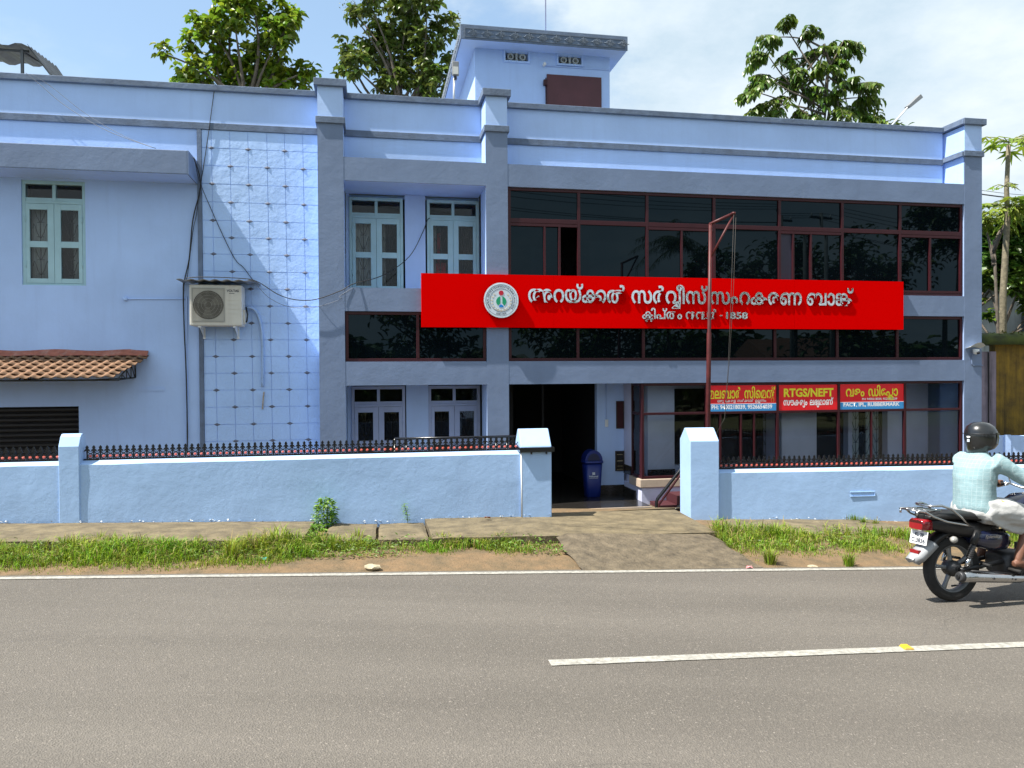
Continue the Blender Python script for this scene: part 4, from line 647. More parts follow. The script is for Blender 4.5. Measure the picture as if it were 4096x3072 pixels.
# ================================================================ setting
def road_mat():
    M = bpy.data.materials.new('worn asphalt'); M.use_nodes = True; t = M.node_tree; b = t.nodes['Principled BSDF']; L = t.links.new; b.inputs['Roughness'].default_value = .82; b.inputs['Specular IOR Level'].default_value = .35
    tcn = t.nodes.new('ShaderNodeTexCoord')
    def nz(s, d, r):
        n = t.nodes.new('ShaderNodeTexNoise'); n.inputs['Scale'].default_value = s; n.inputs['Detail'].default_value = d; n.inputs['Roughness'].default_value = r; L(tcn.outputs['Object'], n.inputs['Vector']); return n.outputs[0]
    def ramp(i, stops):
        c = t.nodes.new('ShaderNodeValToRGB'); e = c.color_ramp.elements; e[0].position, e[0].color = stops[0][0], (*stops[0][1], 1); e[1].position, e[1].color = stops[-1][0], (*stops[-1][1], 1)
        for p, q in stops[1:-1]: x = e.new(p); x.color = (*q, 1)
        L(i, c.inputs[0]); return c.outputs[0]
    def mixc(f, a, b_, ty='MIX'):
        n = t.nodes.new('ShaderNodeMix'); n.data_type = 'RGBA'; n.blend_type = ty
        if hasattr(f, 'links'): L(f, n.inputs['Factor'])
        else: n.inputs['Factor'].default_value = f
        L(a, n.inputs['A'])
        if hasattr(b_, 'links'): L(b_, n.inputs['B'])
        else: n.inputs['B'].default_value = (*b_, 1)
        return n.outputs['Result']
    mp = t.nodes.new('ShaderNodeMapping'); mp.inputs['Rotation'].default_value = (0, 0, -TH); mp.inputs['Scale'].default_value = (.12, 1.0, 1); L(tcn.outputs['Object'], mp.inputs[0])
    lane = t.nodes.new('ShaderNodeTexNoise'); lane.inputs['Scale'].default_value = 1.4; lane.inputs['Detail'].default_value = 4; L(mp.outputs[0], lane.inputs['Vector'])
    base = ramp(nz(.6, 5, .6), [(.3, (.106, .094, .080)), (.7, (.124, .110, .093))])
    base = mixc(.6, base, ramp(lane.outputs[0], [(.35, (.096, .086, .073)), (.65, (.136, .122, .104))]))
    vo = t.nodes.new('ShaderNodeTexVoronoi'); vo.inputs['Scale'].default_value = 95; L(tcn.outputs['Object'], vo.inputs['Vector'])
    base = mixc(.5, base, ramp(vo.outputs['Color'], [(.0, (.35, .35, .35)), (.55, (.5, .5, .5)), (1, (.74, .73, .71))]), 'OVERLAY')
    sp = ramp(nz(60, 3, .7), [(.60, (0, 0, 0)), (.70, (1, 1, 1))]); base = mixc(sp, base, (.25, .22, .19))
    ck = t.nodes.new('ShaderNodeTexVoronoi'); ck.feature = 'DISTANCE_TO_EDGE'; ck.inputs['Scale'].default_value = .55
    wp = t.nodes.new('ShaderNodeMix'); wp.data_type = 'RGBA'; wp.inputs['Factor'].default_value = .22; L(tcn.outputs['Object'], wp.inputs['A']); n3 = t.nodes.new('ShaderNodeTexNoise'); n3.inputs['Scale'].default_value = 3; n3.inputs['Detail'].default_value = 6; L(tcn.outputs['Object'], n3.inputs['Vector']); L(n3.outputs['Color'], wp.inputs['B']); L(wp.outputs['Result'], ck.inputs['Vector'])
    cr = ramp(ck.outputs[0], [(.0, (1, 1, 1)), (.0035, (0, 0, 0))]); g = t.nodes.new('ShaderNodeMath'); g.operation = 'MULTIPLY'; L(cr, g.inputs[0]); msk = ramp(nz(.35, 2, .5), [(.5, (0, 0, 0)), (.64, (.4, .4, .4))]); L(msk, g.inputs[1])
    base = mixc(g.outputs[0], base, (.05, .046, .042))
    st = ramp(nz(2.6, 2, .4), [(.70, (0, 0, 0)), (.76, (.22, .22, .22))]); base = mixc(st, base, (.075, .068, .06))
    L(base, b.inputs['Base Color'])
    bp = t.nodes.new('ShaderNodeBump'); bp.inputs['Strength'].default_value = .7; bp.inputs['Distance'].default_value = .008; L(vo.outputs['Distance'], bp.inputs['Height']); L(bp.outputs[0], b.inputs['Normal'])
    MATS['worn asphalt'] = M; return M
def road_edge(X): return 7.78 + .135 * X           # far side of the painted edge line
def sheet(name, xs, ys, zf, M, kind='structure', label=None, cat=None):
    vs = [(x, y(x) if callable(y) else y, 0) for y in ys for x in xs]; vs = [(x, y, zf(x, y)) for x, y, _ in vs]; n = len(xs)
    fs = [(j * n + i, j * n + i + 1, (j + 1) * n + i + 1, (j + 1) * n + i) for j in range(len(ys) - 1) for i in range(n - 1)]
    mb = MB().add(vs, fs, 0, True); o = mb.build(name, M); tag(o, label, cat, kind=kind); return o
M_ROAD = road_mat()
xs = [-150, -40, -14] + list(range(-12, 13, 2)) + [14, 40, 150]
road = sheet('road', xs, [-1.2, 2, 5, lambda x: road_edge(max(-14, min(14, x))) + .06], lambda x, y: road_z(x), M_ROAD)
M_SOIL = mat('red laterite soil', (.20, .125, .062), .95, .1, 4.5, .8, 40, col2=(.10, .075, .04), bump2=.7, bscale2=5)
ground = sheet('ground', [-600, -60, -20, 20, 60, 600], [-600, -60, -1.15], lambda x, y: road_z(x) - .02, mat('roadside earth', (.13, .12, .06), .95, .2, .8, .8, 20, col2=(.07, .10, .03)))
ground2 = sheet('back_ground', [-600, -60, -20, 20, 60, 600], [12.2, 40, 120, 700], lambda x, y: -.45, mat('back lot earth', (.12, .11, .06), .95, .2, .8, col2=(.06, .09, .03)))
def verge_z(x, y):
    e = road_edge(max(-14, min(14, x))); t = y - e; rz = road_z(x)
    b = .012 * mnoise.noise(Vector((x * 2.1, y * 2.3, 0))) + .01 * mnoise.noise(Vector((x * 6, y * 6, 3)))
    return rz - .012 + b * min(1, max(0, t * 3)) + .035 * max(0, min(1, t / .6))
xs = [-14 + .22 * i for i in range(128)]
verge = sheet('verge', xs, [(lambda x, k=k: road_edge(x) - .05 + .19 * k) for k in range(20)], verge_z, M_SOIL)
M_CONC = mat('mossy old concrete', (.19, .15, .085), .92, .2, 5, .8, 28, col2=(.075, .059, .034), bump2=.4, bscale2=6, dirt=(.05, .042, .024), streak=.3)
M_PAINT = mat('worn road paint', (.40, .385, .34), .85, .1, 26, .3, 60, col2=(.19, .18, .155))
def strip(name, pts, wd, M, z=.006):
    """painted line: centre points, a width, laid on the road; edges slightly ragged"""
    vs = []; fs = []
    P = []
    for a, b in zip(pts[:-1], pts[1:]):
        k = max(2, int((Vector(b) - Vector(a)).length / .12)); P += [Vector(a).lerp(Vector(b), i / k) for i in range(k)]
    P.append(Vector(pts[-1]))
    for i, p in enumerate(P):
        d = (P[min(i + 1, len(P) - 1)] - P[max(i - 1, 0)]).normalized(); q = Vector((-d.y, d.x)); 
        for s_ in (-1, 1):
            w_ = wd / 2 + .006 * mnoise.noise(Vector((p.x * 9, p.y * 9 + s_ * 7, 0))); c = p + q * s_ * w_; vs.append((c.x, c.y, road_z(c.x) + z))
    fs = [(2 * i, 2 * i + 1, 2 * i + 3, 2 * i + 2) for i in range(len(P) - 1)]
    return tag(MB().add(vs, fs).build(name, M), None, None, kind='structure')
strip('edge_line_marking', [(-14, road_edge(-14) - .05), (14, road_edge(14) - .05)], .085, M_PAINT)
strip('centre_line_marking', [(.25, 5.32), (4.0, 5.945), (7.2, 6.48)], .105, M_PAINT)
M_YEL = mat('amber road stud plastic', (.62, .36, .02), .5, .1, 20)
st = thing('road_stud', 'small amber reflective road stud on the white centre line', 'road stud', (2.97, 5.79, road_z(2.97) + .006), WF)
z0 = road_z(2.97) + .006
MB().prism([(2.932, z0), (3.008, z0), (2.992, z0 + .016), (2.948, z0 + .016)], 1, 5.75, 5.83).build('body', M_YEL, st)
MB().box(2.94, 3.0, 5.744, 5.7495, z0 + .003, z0 + .015).build('reflector', mat('stud reflector', (.75, .5, .12), .2), st)

# drain cover slabs along the verge
pav = MB().box(-8, 4.9, -3.55, -2.66, -.4, -.02).build('pavement', mat('drain masonry', (.13, .115, .08), .95, .2, 4, .6, 20), None, (-1, -3, -.4), BF); pav['kind'] = 'structure'
def slab(parent, uv, zt, th=.10):
    """uv: back-left, back-right, front-right, front-left; zt: four heights of the top"""
    nu, nv = 14, 5; vs = []; fs = []
    def P(a, b):
        bl, br, fr, fl = [Vector((*q, z)) for q, z in zip(uv, zt)]; p = bl.lerp(br, a).lerp(fl.lerp(fr, a), b); e = min(a, 1 - a, b, 1 - b)
        n_ = mnoise.noise(p * 3) * .008 - (.012 if e < .001 else 0); return p + Vector((mnoise.noise(p * 7) * .012 if e < .001 else 0, mnoise.noise(p * 5 + Vector((9, 0, 0))) * .016 if e < .001 else 0, n_))
    T = [[P(i / nu, j / nv) for i in range(nu + 1)] for j in range(nv + 1)]
    vs = [p for r in T for p in r]; k = nu + 1
    fs = [(j * k + i, j * k + i + 1, (j + 1) * k + i + 1, (j + 1) * k + i) for j in range(nv) for i in range(nu)]
    rim = [i for i in range(k)] + [j * k + nu for j in range(1, nv + 1)] + [nv * k + i for i in range(nu - 1, -1, -1)] + [j * k for j in range(nv - 1, 0, -1)]
    o = len(vs); vs += [vs[i] - Vector((0, 0, th)) for i in rim]; n = len(rim)
    fs += [(rim[i], rim[(i + 1) % n], o + (i + 1) % n, o + i) for i in range(n)] + [[o + i for i in range(n)][::-1]]
    return MB().add(vs, fs, 0, False).build('slab', M_CONC, parent)
slab(pav, [(-8, -2.66), (-3.5, -2.66), (-3.5, -3.62), (-8, -3.55)], [.46, .31, .31, .46])
slab(pav, [(-3.47, -2.66), (.10, -2.66), (.03, -3.80), (-3.47, -3.62)], [.311, .195, .20, .30])
slab(pav, [(.32, -2.66), (.865, -2.66), (.83, -3.70), (.20, -3.72)], [.155, .135, .15, .165])
slab(pav, [(.90, -2.66), (1.445, -2.66), (1.44, -3.74), (.86, -3.70)], [.132, .12, .13, .145])
slab(pav, [(1.47, -2.45), (5.05, -2.2), (5.02, -3.62), (1.47, -3.84)], [.165, .075, .035, .165], .12)
pav2 = MB().box(0, 7.5, -.88, .02, -.5, -.26).build('pavement', MATS['drain masonry'], None, (0, -.5, -.5), RF); pav2['kind'] = 'structure'
slab(pav2, [(.02, -.0), (2.25, -.0), (2.52, -1.0), (.0, -.98)], [-.045, -.10, -.115, -.05])
slab(pav2, [(2.42, -.0), (7.5, -.0), (7.5, -1.0), (2.75, -1.0)], [-.155, -.27, -.28, -.165])
# concrete apron from the road up to the gate, and the yard behind
def pz(x, y, z):
    d = fw + rt * ((x - 2048) / FPX) - up * ((y - 1536) / FPX); return CAM + d * ((z - 2.0) / d.z)
A, Bc, Cc, Dc = pz(2225, 2133, .135), pz(2870, 2136, .02), pz(3060, 2272, -.085), pz(2310, 2285, -.02)
def apron():
    n, k = 16, 9; vs = []
    for j in range(k + 1):
        for i in range(n + 1):
            a, b = i / n, j / k; p = A.lerp(Bc, a).lerp(Dc.lerp(Cc, a), b); p.x += (mnoise.noise(p * 2.5) * .10 if i in (0, n) else 0); p.z = max(p.z, road_z(p.x) + .004) + mnoise.noise(p * 4) * .008; 
            if j == k: p.z = road_z(p.x) + .002
            if i in (0, n): p.z -= .05 * (1 - b)
            vs.append(p)
    return [(j * (n + 1) + i, j * (n + 1) + i + 1, (j + 1) * (n + 1) + i + 1, (j + 1) * (n + 1) + i) for j in range(k) for i in range(n)], vs
fs, vs = apron(); ap = MB().add(vs, fs, 0, True).build('driveway_apron', mat('cracked brown cement', (.155, .122, .078), .95, .2, 7, 1.0, 35, col2=(.062, .049, .031), bump2=.8, bscale2=9)); ap['kind'] = 'structure'
yard = MB().add([(-9, -2.5, -.25), (2.9, -2.5, -.25), (2.9, -1.9, .02), (5.4, -1.75, .0), (5.4, -2.5, -.25), (13, -2.2, -.3), (13, 1.2, -.3), (5.4, 1.2, -.25), (5.4, -.5, -.21), (2.9, -.5, -.21), (2.9, 1.2, -.25), (-9, 1.2, -.25)],
    [(0, 1, 10, 11), (2, 3, 8, 9), (4, 5, 6, 7)]).build('yard', M_CONC, None, (0, 0, -.25), BF); yard['kind'] = 'structure'

# ================================================================ the bank building
bank = thing('bank_building', 'pale blue two-storey bank with slate grey frame and dark glazing behind the boundary wall', 'building', (0, 0, -.25))
def pillar(u0_, u1, d=.62, jamb=True):
    p = bpart('pillar', M_GREY, bank, (u0_, u1, 0, .022, -.25, 5.995))
    bpart('pillar_core', M_BLUE, p, (u0_ + .002, u1 - .002, .022, d, -.25, 6.56))
    bpart('pillar_head', M_BLUE, p, (u0_ + .003, u1 - .003, .003, .022, 6.10, 6.59))
    bpart('pillar_band', M_COPE, p, (u0_ - .028, u1 + .028, -.03, .60, 5.995, 6.10), bevel=.008)
    bpart('pillar_cap', M_COPE, p, (u0_ - .05, u1 + .055, -.055, .70, 6.575, 6.69), bevel=.008)
pillar(0, .40); pillar(2.685, 3.05); pillar(11.65, 12.02)
def beam(a, b, z0, z1, back=.25): 
    o = bpart('beam', M_GREY, bank, (a, b, .003, .022, z0, z1)); bpart('beam_core', M_BLUE, o, (a, b, .022, back, z0 + .002, z1 - .002))
for a, b in ((.40, 2.685), (3.05, 11.65)):
    beam(a, b, 5.11, 5.48, .95 if a < 1 else .4); beam(a, b, 3.03, 3.405, .95 if a < 1 else .12); beam(a, b, 1.84, 2.222, .95 if a < 1 else .12)
# parapets
def parapet(a, b, v=.5, zb=5.40):
    o = bpart('parapet', M_BLUE, bank, (a, b, v, v + .15, zb, 6.57)); bpart('parapet_band', M_COPE, o, (a, b, v - .03, v, 5.95, 6.058), bevel=.006); bpart('coping', M_COPE, o, (a, b, v - .055, v + .2, 6.565, 6.66), bevel=.008)
parapet(.402, 2.683); parapet(3.052, 11.6); parapet(-8, -.002, zb=5.951)
bpart('coping', M_COPE, bank, (11.59, 11.64, -.04, .7, 6.585, 6.66)); bpart('parapet_band', M_COPE, bank, (11.585, 11.62, -.02, .5, 5.995, 6.07))
bpart('parapet', M_BLUE, bank, (11.85, 12.0, .63, 8.8, 5.4, 6.57)); bpart('roof_slab', mat('roof concrete', (.2, .2, .19), .9), bank, (-8, 12.0, .66, 9, 5.30, 5.46))
bpart('eaves_slab', M_BLUE, bank, (.402, 11.648, .1, .499, 5.40, 5.478))
bpart('side_wall', M_BLUE, bank, (11.86, 12.017, .63, 8.85, -.25, 5.4)); bpart('back_wall', M_BLUE, bank, (-8, 12.0, 8.86, 9, -.25, 6.5))
bpart('floor_slab', mat('interior cement', (.2, .2, .2), .9), bank, (.41, 11.64, 1.3, 8.8, 1.9, 2.1))
# ---- left wing wall with openings for the window and the shutter
WV = .5
wing = bpart('wing_wall', M_BLUE, bank, (-8, -4.475, WV, .7, 1.545, 5.95), (-4.475, -3.565, WV, .7, 5.05, 5.95), (-4.475, -3.565, WV, .7, 1.545, 3.43), (-3.565, -.001, WV, .7, 1.545, 5.95), (-3.695, -.001, WV, .7, -.25, 1.545))
bpart('plinth_patch', M_BLUE, wing, (-2.82, -2.44, WV - .012, WV, 1.775, 1.815))
bpart('sunshade', M_GREY, bank, (-8, -1.916, -.12, -.10, 5.075, 5.437), bevel=.01)
bpart('sunshade_slab', M_BLUE, bank, (-8, -1.918, -.10, WV, 5.078, 5.30)); bpart('sunshade_cheek', M_GREY, bank, (-1.918, -1.90, -.118, WV, 5.072, 5.435)); bpart('sunshade_top', M_GREY, bank, (-8, -1.92, -.099, WV, 5.301, 5.42))
bpart('pilaster', M_COPE, bank, (-1.90, -1.835, WV - .03, WV, -.25, 5.949))
# scored plaster tiles with grooves, diamonds on every other crossing
ucols = [-1.833, -1.66, -1.378, -1.098, -.805, -.527, -.24, -.004]
zrows = [5.947, 5.663, 5.38, 5.09, 4.80, 4.505, 4.232, 3.966, 3.69, 3.412, 3.138, 2.86, 2.59, 2.32, 2.05, 1.778, 1.503, 1.224, .952, .68, .40]
lean = lambda z: .022 * (3.3 - z) / 2.35
M_TILE = mat('blue scored plaster', (.42, .60, .93), .72, .05, 1.2, .2, 16, bump2=.2, bscale2=5)
for i in range(7):
    for j in range(20):
        a0, a1 = ucols[i], ucols[i + 1]; zt, zb = zrows[j] - .004, zrows[j + 1] + .004; f = lambda q, z: q + (lean(z) if -1.8 < q < -.1 else 0); g = .004; d = WV - .010 - random.random() * .002
        p = [(f(a0, zb) + g, zb), (f(a1, zb) - g, zb), (f(a1, zt) - g, zt), (f(a0, zt) + g, zt)]
        MB().prism(p, 1, d, WV + .001).build('wall_tile', M_TILE, bank)
M_DIA = mat('grey diamond stud', (.12, .13, .18), .7, .1, 8)
for j in range(1, 20):
    for i in range(1, 7):
        if (i + j) % 2 == 0:
            c, z = ucols[i] + lean(zrows[j]), zrows[j]; y = WV - .011; MB().add([(c - .056, y, z), (c, y, z - .027), (c + .056, y, z), (c, y, z + .027), (c, y - .013, z)], [(0, 1, 4), (1, 2, 4), (2, 3, 4), (3, 0, 4)]).build('diamond_stud', M_DIA, bank)
# ---- shuttered windows
M_GRILLE = mat('black window grille', (.01, .01, .012), .5); M_CURT = mat('pale curtain cloth', (.42, .43, .42), .9, .1, 6, .3, 20); M_CURTR = mat('red curtain cloth', (.45, .02, .03), .9, .1, 6)
def grille(mb, a, b, z0, z1, v):
    c = (a + b) / 2; mb.tube([(c, v, z0), (c, v, z1)], .006, 6); h = z1 - z0
    for zz_ in (z0 + .16 * h, z0 + .62 * h): mb.tube([(c - .05, v, zz_), (c + .05, v, zz_)], .004, 5)
    for s_ in (-1, 1):
        mb.tube([(c + s_ * .006, v, z0 + .12 * h), (c + s_ * .05, v, z0 + .30 * h), (c + s_ * .075, v, z0 + .5 * h), (c + s_ * .095, v, z0 + .58 * h), (c + s_ * .11, v, z0 + .42 * h)], .0045, 5)
        mb.tube([(c + s_ * .006, v, z0 + .62 * h), (c + s_ * .05, v, z0 + .8 * h), (c + s_ * .075, v, z0 + .98 * h)], .0045, 5)
def window(c, dz, v, M, full=1.0, curt=(), floor=None):
    zt, zb = 5.05 + dz, (3.43 + dz if floor is None else floor); w2 = .455
    o = MB().box(c - w2, c - w2 + .05, v, v + .10, zb, zt).box(c + w2 - .05, c + w2, v, v + .10, zb, zt).box(c - w2 + .05, c + w2 - .05, v, v + .10, zt - .055, zt).box(c - w2 + .05, c + w2 - .05, v, v + .10, 4.695 + dz, 4.735 + dz).box(c - w2 + .05, c + w2 - .05, v, v + .10, zb, zb + .03).box(c - .025, c + .025, v + .005, v + .08, 4.735 + dz, zt - .055).build('window', M, bank, bevel=.004)
    MB().box(c - w2 - .02, c + w2 + .02, v - .012, v - .002, zb - .02, zb + .012).build('sill', M, o)
    for a, b in ((c - .405, c - .025), (c + .025, c + .405)):
        MB().box(a, b, v + .012, v + .05, 4.735 + dz, 4.785 + dz).build('transom_rail', M, o); MB().box(a + .001, b - .001, v + .035, v + .039, 4.785 + dz, 4.99 + dz).build('pane', M_GLASS, o)
    for s_ in (0, 1):
        a, b = (c - .403, c - .002) if s_ == 0 else (c + .002, c + .403); pa, pb = a + (.055 if s_ == 0 else .092), b - (.092 if s_ == 0 else .055)
        t1, t2, b1, b2 = 4.60 + dz, 4.112 + dz, 4.016 + dz, 3.535 + dz; lo = zb + .032
        MB().box(a, pa, v - .004, v + .04, lo, 4.692 + dz).box(pb, b, v - .004, v + .04, lo, 4.692 + dz).box(pa, pb, v - .003, v + .04, t1, 4.691 + dz).box(pa, pb, v - .003, v + .04, b1, t2).box(pa, pb, v - .003, v + .04, lo + .001, b2).build('sash', M, o, bevel=.003)
        g = MB(); grille(g, pa, pb, b2, b1, v + .07); grille(g, pa, pb, t2, t1, v + .07); g.build('grille', M_GRILLE, o)
        MB().box(pa, pb, v + .02, v + .024, t2, t1).build('pane', M_GLASS, o); MB().box(pa, pb, v + .02, v + .024, b2, b1).build('pane', M_GLASS, o)
        for h in (4.45, 3.75): MB().tube([(a if s_ == 0 else b, v - .008, h + dz - .05), (a if s_ == 0 else b, v - .008, h + dz + .05)], .007, 6).build('hinge', M, o)
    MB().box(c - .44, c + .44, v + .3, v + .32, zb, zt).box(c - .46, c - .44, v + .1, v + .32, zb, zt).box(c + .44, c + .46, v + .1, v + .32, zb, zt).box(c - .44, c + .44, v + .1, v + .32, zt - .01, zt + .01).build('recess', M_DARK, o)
    for x0_, x1_, zz0, zz1, cm in curt:
        k = 24; P = [(x0_ + (x1_ - x0_) * i / k, v + .16 + .02 * math.sin(i * 1.7)) for i in range(k + 1)]
        MB().prism(P + [(x, y + .004) for x, y in P[::-1]], 2, zz0, zz1, 0, True).build('curtain', cm, o)
    return o
window(-4.02, 0, WV + .02, M_TEAL, curt=((-4.40, -4.12, 3.46, 4.68, M_CURT), (-3.80, -3.73, 3.46, 4.68, M_CURT)))
window(.913, 0, .88, M_TEAL, curt=((.53, .85, 3.46, 4.68, M_CURT), (1.0, 1.07, 3.46, 4.68, M_CURT)))
window(2.235, 0, .88, M_TEAL, curt=((1.86, 1.95, 3.46, 4.68, M_CURT), (1.93, 2.12, 3.46, 3.98, M_CURTR), (1.97, 2.03, 3.98, 4.5, M_CURTR)))
window(.927, -3.235, .88, M_LAV, floor=.20); window(2.235, -3.235, .88, M_LAV, floor=.20)
bpart('bay_back_wall', M_BLUE, bank, (1.40, 1.75, .86, .98, 3.406, 5.109), (.402, .455, .9, .98, 3.406, 5.109), (2.69 - .0, 2.70, .9, .98, 3.406, 5.109), (.402, 2.684, .98, 1.0, 5.06, 5.109))
bpart('bay_back_wall', M_BLUE, bank, (1.40, 1.78, .86, .98, -.25, 1.839), (.402, .47, .9, .98, -.25, 1.839), (.471, 1.399, .9, .98, -.25, .19), (1.781, 2.684, .9, .98, -.25, .19))
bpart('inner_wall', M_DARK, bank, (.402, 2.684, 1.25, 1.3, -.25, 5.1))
# ---- roller shutter in the left wing
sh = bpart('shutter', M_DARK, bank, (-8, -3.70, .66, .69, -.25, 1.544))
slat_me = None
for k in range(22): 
    z = -.2 + k * .079; MB().prism([(.655, z), (.63, z + .02), (.63, z + .05), (.655, z + .072)], 0, -6.4, -3.702).build('shutter_slat', mat('shaded brown shutter steel', (.007, .005, .005), .6, .15, 6), sh)  # brown slats coloured near-black to carry the shade of the opening
# ---- aluminium glazing
def glazed(us, z0, z1, v, transoms=(), Mg=M_GLASSD, fw_=.05, skip=()):
    """frame with mullions at us and rails; panes are separate pieces"""
    a, b = us[0], us[-1]; e = .018
    o = MB().box(a, b, v - .02, v + .04, z1 - fw_, z1).box(a, b, v - .02, v + .04, z0, z0 + fw_).build('glazing_frame', M_MAROON, bank, bevel=.004)
    for i, u_ in enumerate(us):
        h = fw_ / 2; x0_, x1_ = (u_, u_ + fw_) if i == 0 else (u_ - fw_, u_) if i == len(us) - 1 else (u_ - h, u_ + h)
        MB().box(x0_, x1_, v - .022, v + .038, z0 + fw_, z1 - fw_).build('mullion', M_MAROON, o, bevel=.004)
    return o
def pane(o, a, b, z0, z1, v, M):
    t = random.uniform(-.004, .004); q = random.uniform(-.003, .003); MB().add([(a, v - t, z0), (b, v + t, z0), (b, v + t + q, z1), (a, v - t + q, z1), (a, v - t + .005, z0), (b, v + t + .005, z0), (b, v + t + q + .005, z1), (a, v - t + q + .005, z1)], [(0, 1, 2, 3), (7, 6, 5, 4), (0, 4, 5, 1), (1, 5, 6, 2), (2, 6, 7, 3), (3, 7, 4, 0)]).build('pane', M, o)
GV = .06
ug = [3.055, 4.273, 5.484, 6.711, 7.952, 9.181, 10.347, 11.645]
o = glazed(ug, 3.407, 5.108, GV)
for i in range(7):
    a, b = ug[i] + .025, ug[i + 1] - .025; MB().box(a, b, GV - .021, GV + .037, 4.525, 4.60).build('transom', M_MAROON, o, bevel=.004); pane(o, a, b, 4.60, 5.058, GV + .01, M_GLASSD)
    subs = {0: [3.681, 3.935], 2: [6.112], 4: [8.215, 8.561], 6: [10.967]}.get(i, [])
    if not subs: pane(o, a, b, 3.457, 4.525, GV + .01, M_GLASSD)
    else:
        bpart('sliding_track', M_MAROON, o, (a, b, GV - .024, GV + .02, 4.475, 4.52)); bpart('sliding_track', M_MAROON, o, (a, b, GV - .024, GV + .02, 3.46, 3.50))
        e = [a] + subs + [b]
        for k in range(len(e) - 1):
            if i == 0 and k == 2: continue
            if not (i == 0 and k == 2): pane(o, e[k], e[k + 1], 3.5, 4.475, GV + .012 + .012 * (k % 2), M_GLASSD if not (i == 4 and k == 0) else mat('sheer purple blind', (.022, .018, .04), .5))
        for k, s_ in enumerate(subs): MB().box(s_ - .018, s_ + .018, GV - .023, GV + .03, 3.5, 4.475).build('sliding_stile', M_MAROON, o, bevel=.003)
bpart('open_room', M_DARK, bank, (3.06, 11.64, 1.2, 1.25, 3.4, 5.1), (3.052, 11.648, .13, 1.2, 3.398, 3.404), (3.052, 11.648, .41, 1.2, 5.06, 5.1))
us = [.405, 1.557, 2.68]; o = glazed(us, 2.224, 3.028, GV)
for i in range(2): pane(o, us[i] + .025, us[i + 1] - .025, 2.274, 2.978, GV + .01, M_GLASSD)
us = [3.055, 4.247, 5.41, 6.619, 7.86, 9.079, 10.29, 11.645]; o = glazed(us, 2.224, 3.028, GV)
for i in range(7): pane(o, us[i] + .025, us[i + 1] - .025, 2.274, 2.978, GV + .01, M_GLASSD)
# ---- ground floor bay: clear glass in front of the old wall
ub = [5.365, 6.56, 7.906, 9.101, 10.446, 11.640]; bz0, bz1 = .19, 1.838
o = glazed(ub, bz0, bz1, .055, fw_=.045)
for i in range(5):
    a, b = ub[i] + .022, ub[i + 1] - .022; MB().box(a, b, .034, .093, 1.288, 1.33).build('transom', M_MAROON, o, bevel=.004); pane(o, a, b, 1.33, 1.793, .065, M_GLASS)
    subs = {1: [6.82, 7.21, 7.46], 3: [9.767]}.get(i, [])
    e = [a] + subs + [b]
    for k in range(len(e) - 1): pane(o, e[k], e[k + 1], .235, 1.288, .062 + .01 * (k % 2), M_GLASS)
    for s_ in subs: MB().box(s_ - .014, s_ + .014, .036, .09, .235, 1.288).build('sliding_stile', M_MAROON, o, bevel=.003)
lr = MB().box(5.365, 5.41, .095, .14, bz0, bz1).box(5.366, 5.408, .53, .57, bz0, bz1).box(5.367, 5.407, .14, .53, bz0, bz0 + .045).box(5.367, 5.407, .14, .53, 1.288, 1.33).box(5.367, 5.407, .14, .53, 1.79, bz1).build('glazing_frame', M_MAROON, bank, bevel=.003)
for z0_, z1_ in ((.235, 1.288), (1.33, 1.79)): MB().box(5.384, 5.389, .14, .53, z0_, z1_).build('pane', M_GLASS, lr)
M_STONE = mat('cream polished stone', (.50, .40, .31), .4, .06, 9); M_GRAN = mat('black granite', (.022, .020, .018), .22, .3, 60)
bpart('window_ledge', M_STONE, bank, (5.325, 11.648, .0, .30, .045, .188), bevel=.01); bpart('ledge_return', M_STONE, bank, (5.327, 5.65, .30, .58, .047, .186))
M_IN = mat('lavender interior plaster', (.55, .57, .74), .85, .05, 2, .2, 20)
bpart('dado_wall', M_IN, bank, (5.365, 11.648, .03, .28, -.25, .045)); bpart('dado_return', M_IN, bank, (5.362, 5.6, .28, .96, -.25, .045), (5.362, 5.5, .575, .96, .35, 1.838)); bpart('granite_band', M_GRAN, bank, (5.352, 5.6, .58, .965, .188, .349)); bpart('granite_band', M_GRAN, bank, (5.61, 6.13, .41, .419, .188, .30))
old = bpart('old_wall', M_IN, bank, (5.62, 6.12, .42, 1.1, .0, 1.838), (6.12, 8.2, .94, 1.1, .0, .30), (8.2, 8.9, .42, 1.1, .0, 1.838), (8.9, 9.9, .94, 1.1, .0, .3), (9.9, 9.98, .94, 1.1, 0, 1.838), (10.75, 11.648, .94, 1.1, .0, 1.838), (6.22, 10.75, .94, 1.1, 1.72, 1.838), (9.98, 10.75, .94, 1.1, 0, .3))
bpart('bay_floor', M_IN, bank, (5.41, 11.648, .30, 1.1, -.02, .18)); bpart('bay_ceiling', M_BLUE, bank, (3.052, 11.648, .12, 4.2, 1.842, 1.88))
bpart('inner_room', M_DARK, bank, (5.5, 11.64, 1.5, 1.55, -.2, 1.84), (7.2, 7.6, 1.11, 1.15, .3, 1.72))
bpart('pale_room_blind', mat('pale blind', (.5, .55, .56), .9), bank, (9.99, 10.3, 1.2, 1.21, .3, 1.72), (10.45, 10.74, 1.2, 1.21, .3, 1.72))
for c in (7.95, 8.2, 10.1, 10.32, 10.55):
    g = MB()
    for k in range(3): grille(g, c - .1, c + .1, .35 + .46 * k, .35 + .46 * (k + 1), 1.0)
    g.build('grille', M_GRILLE, old)
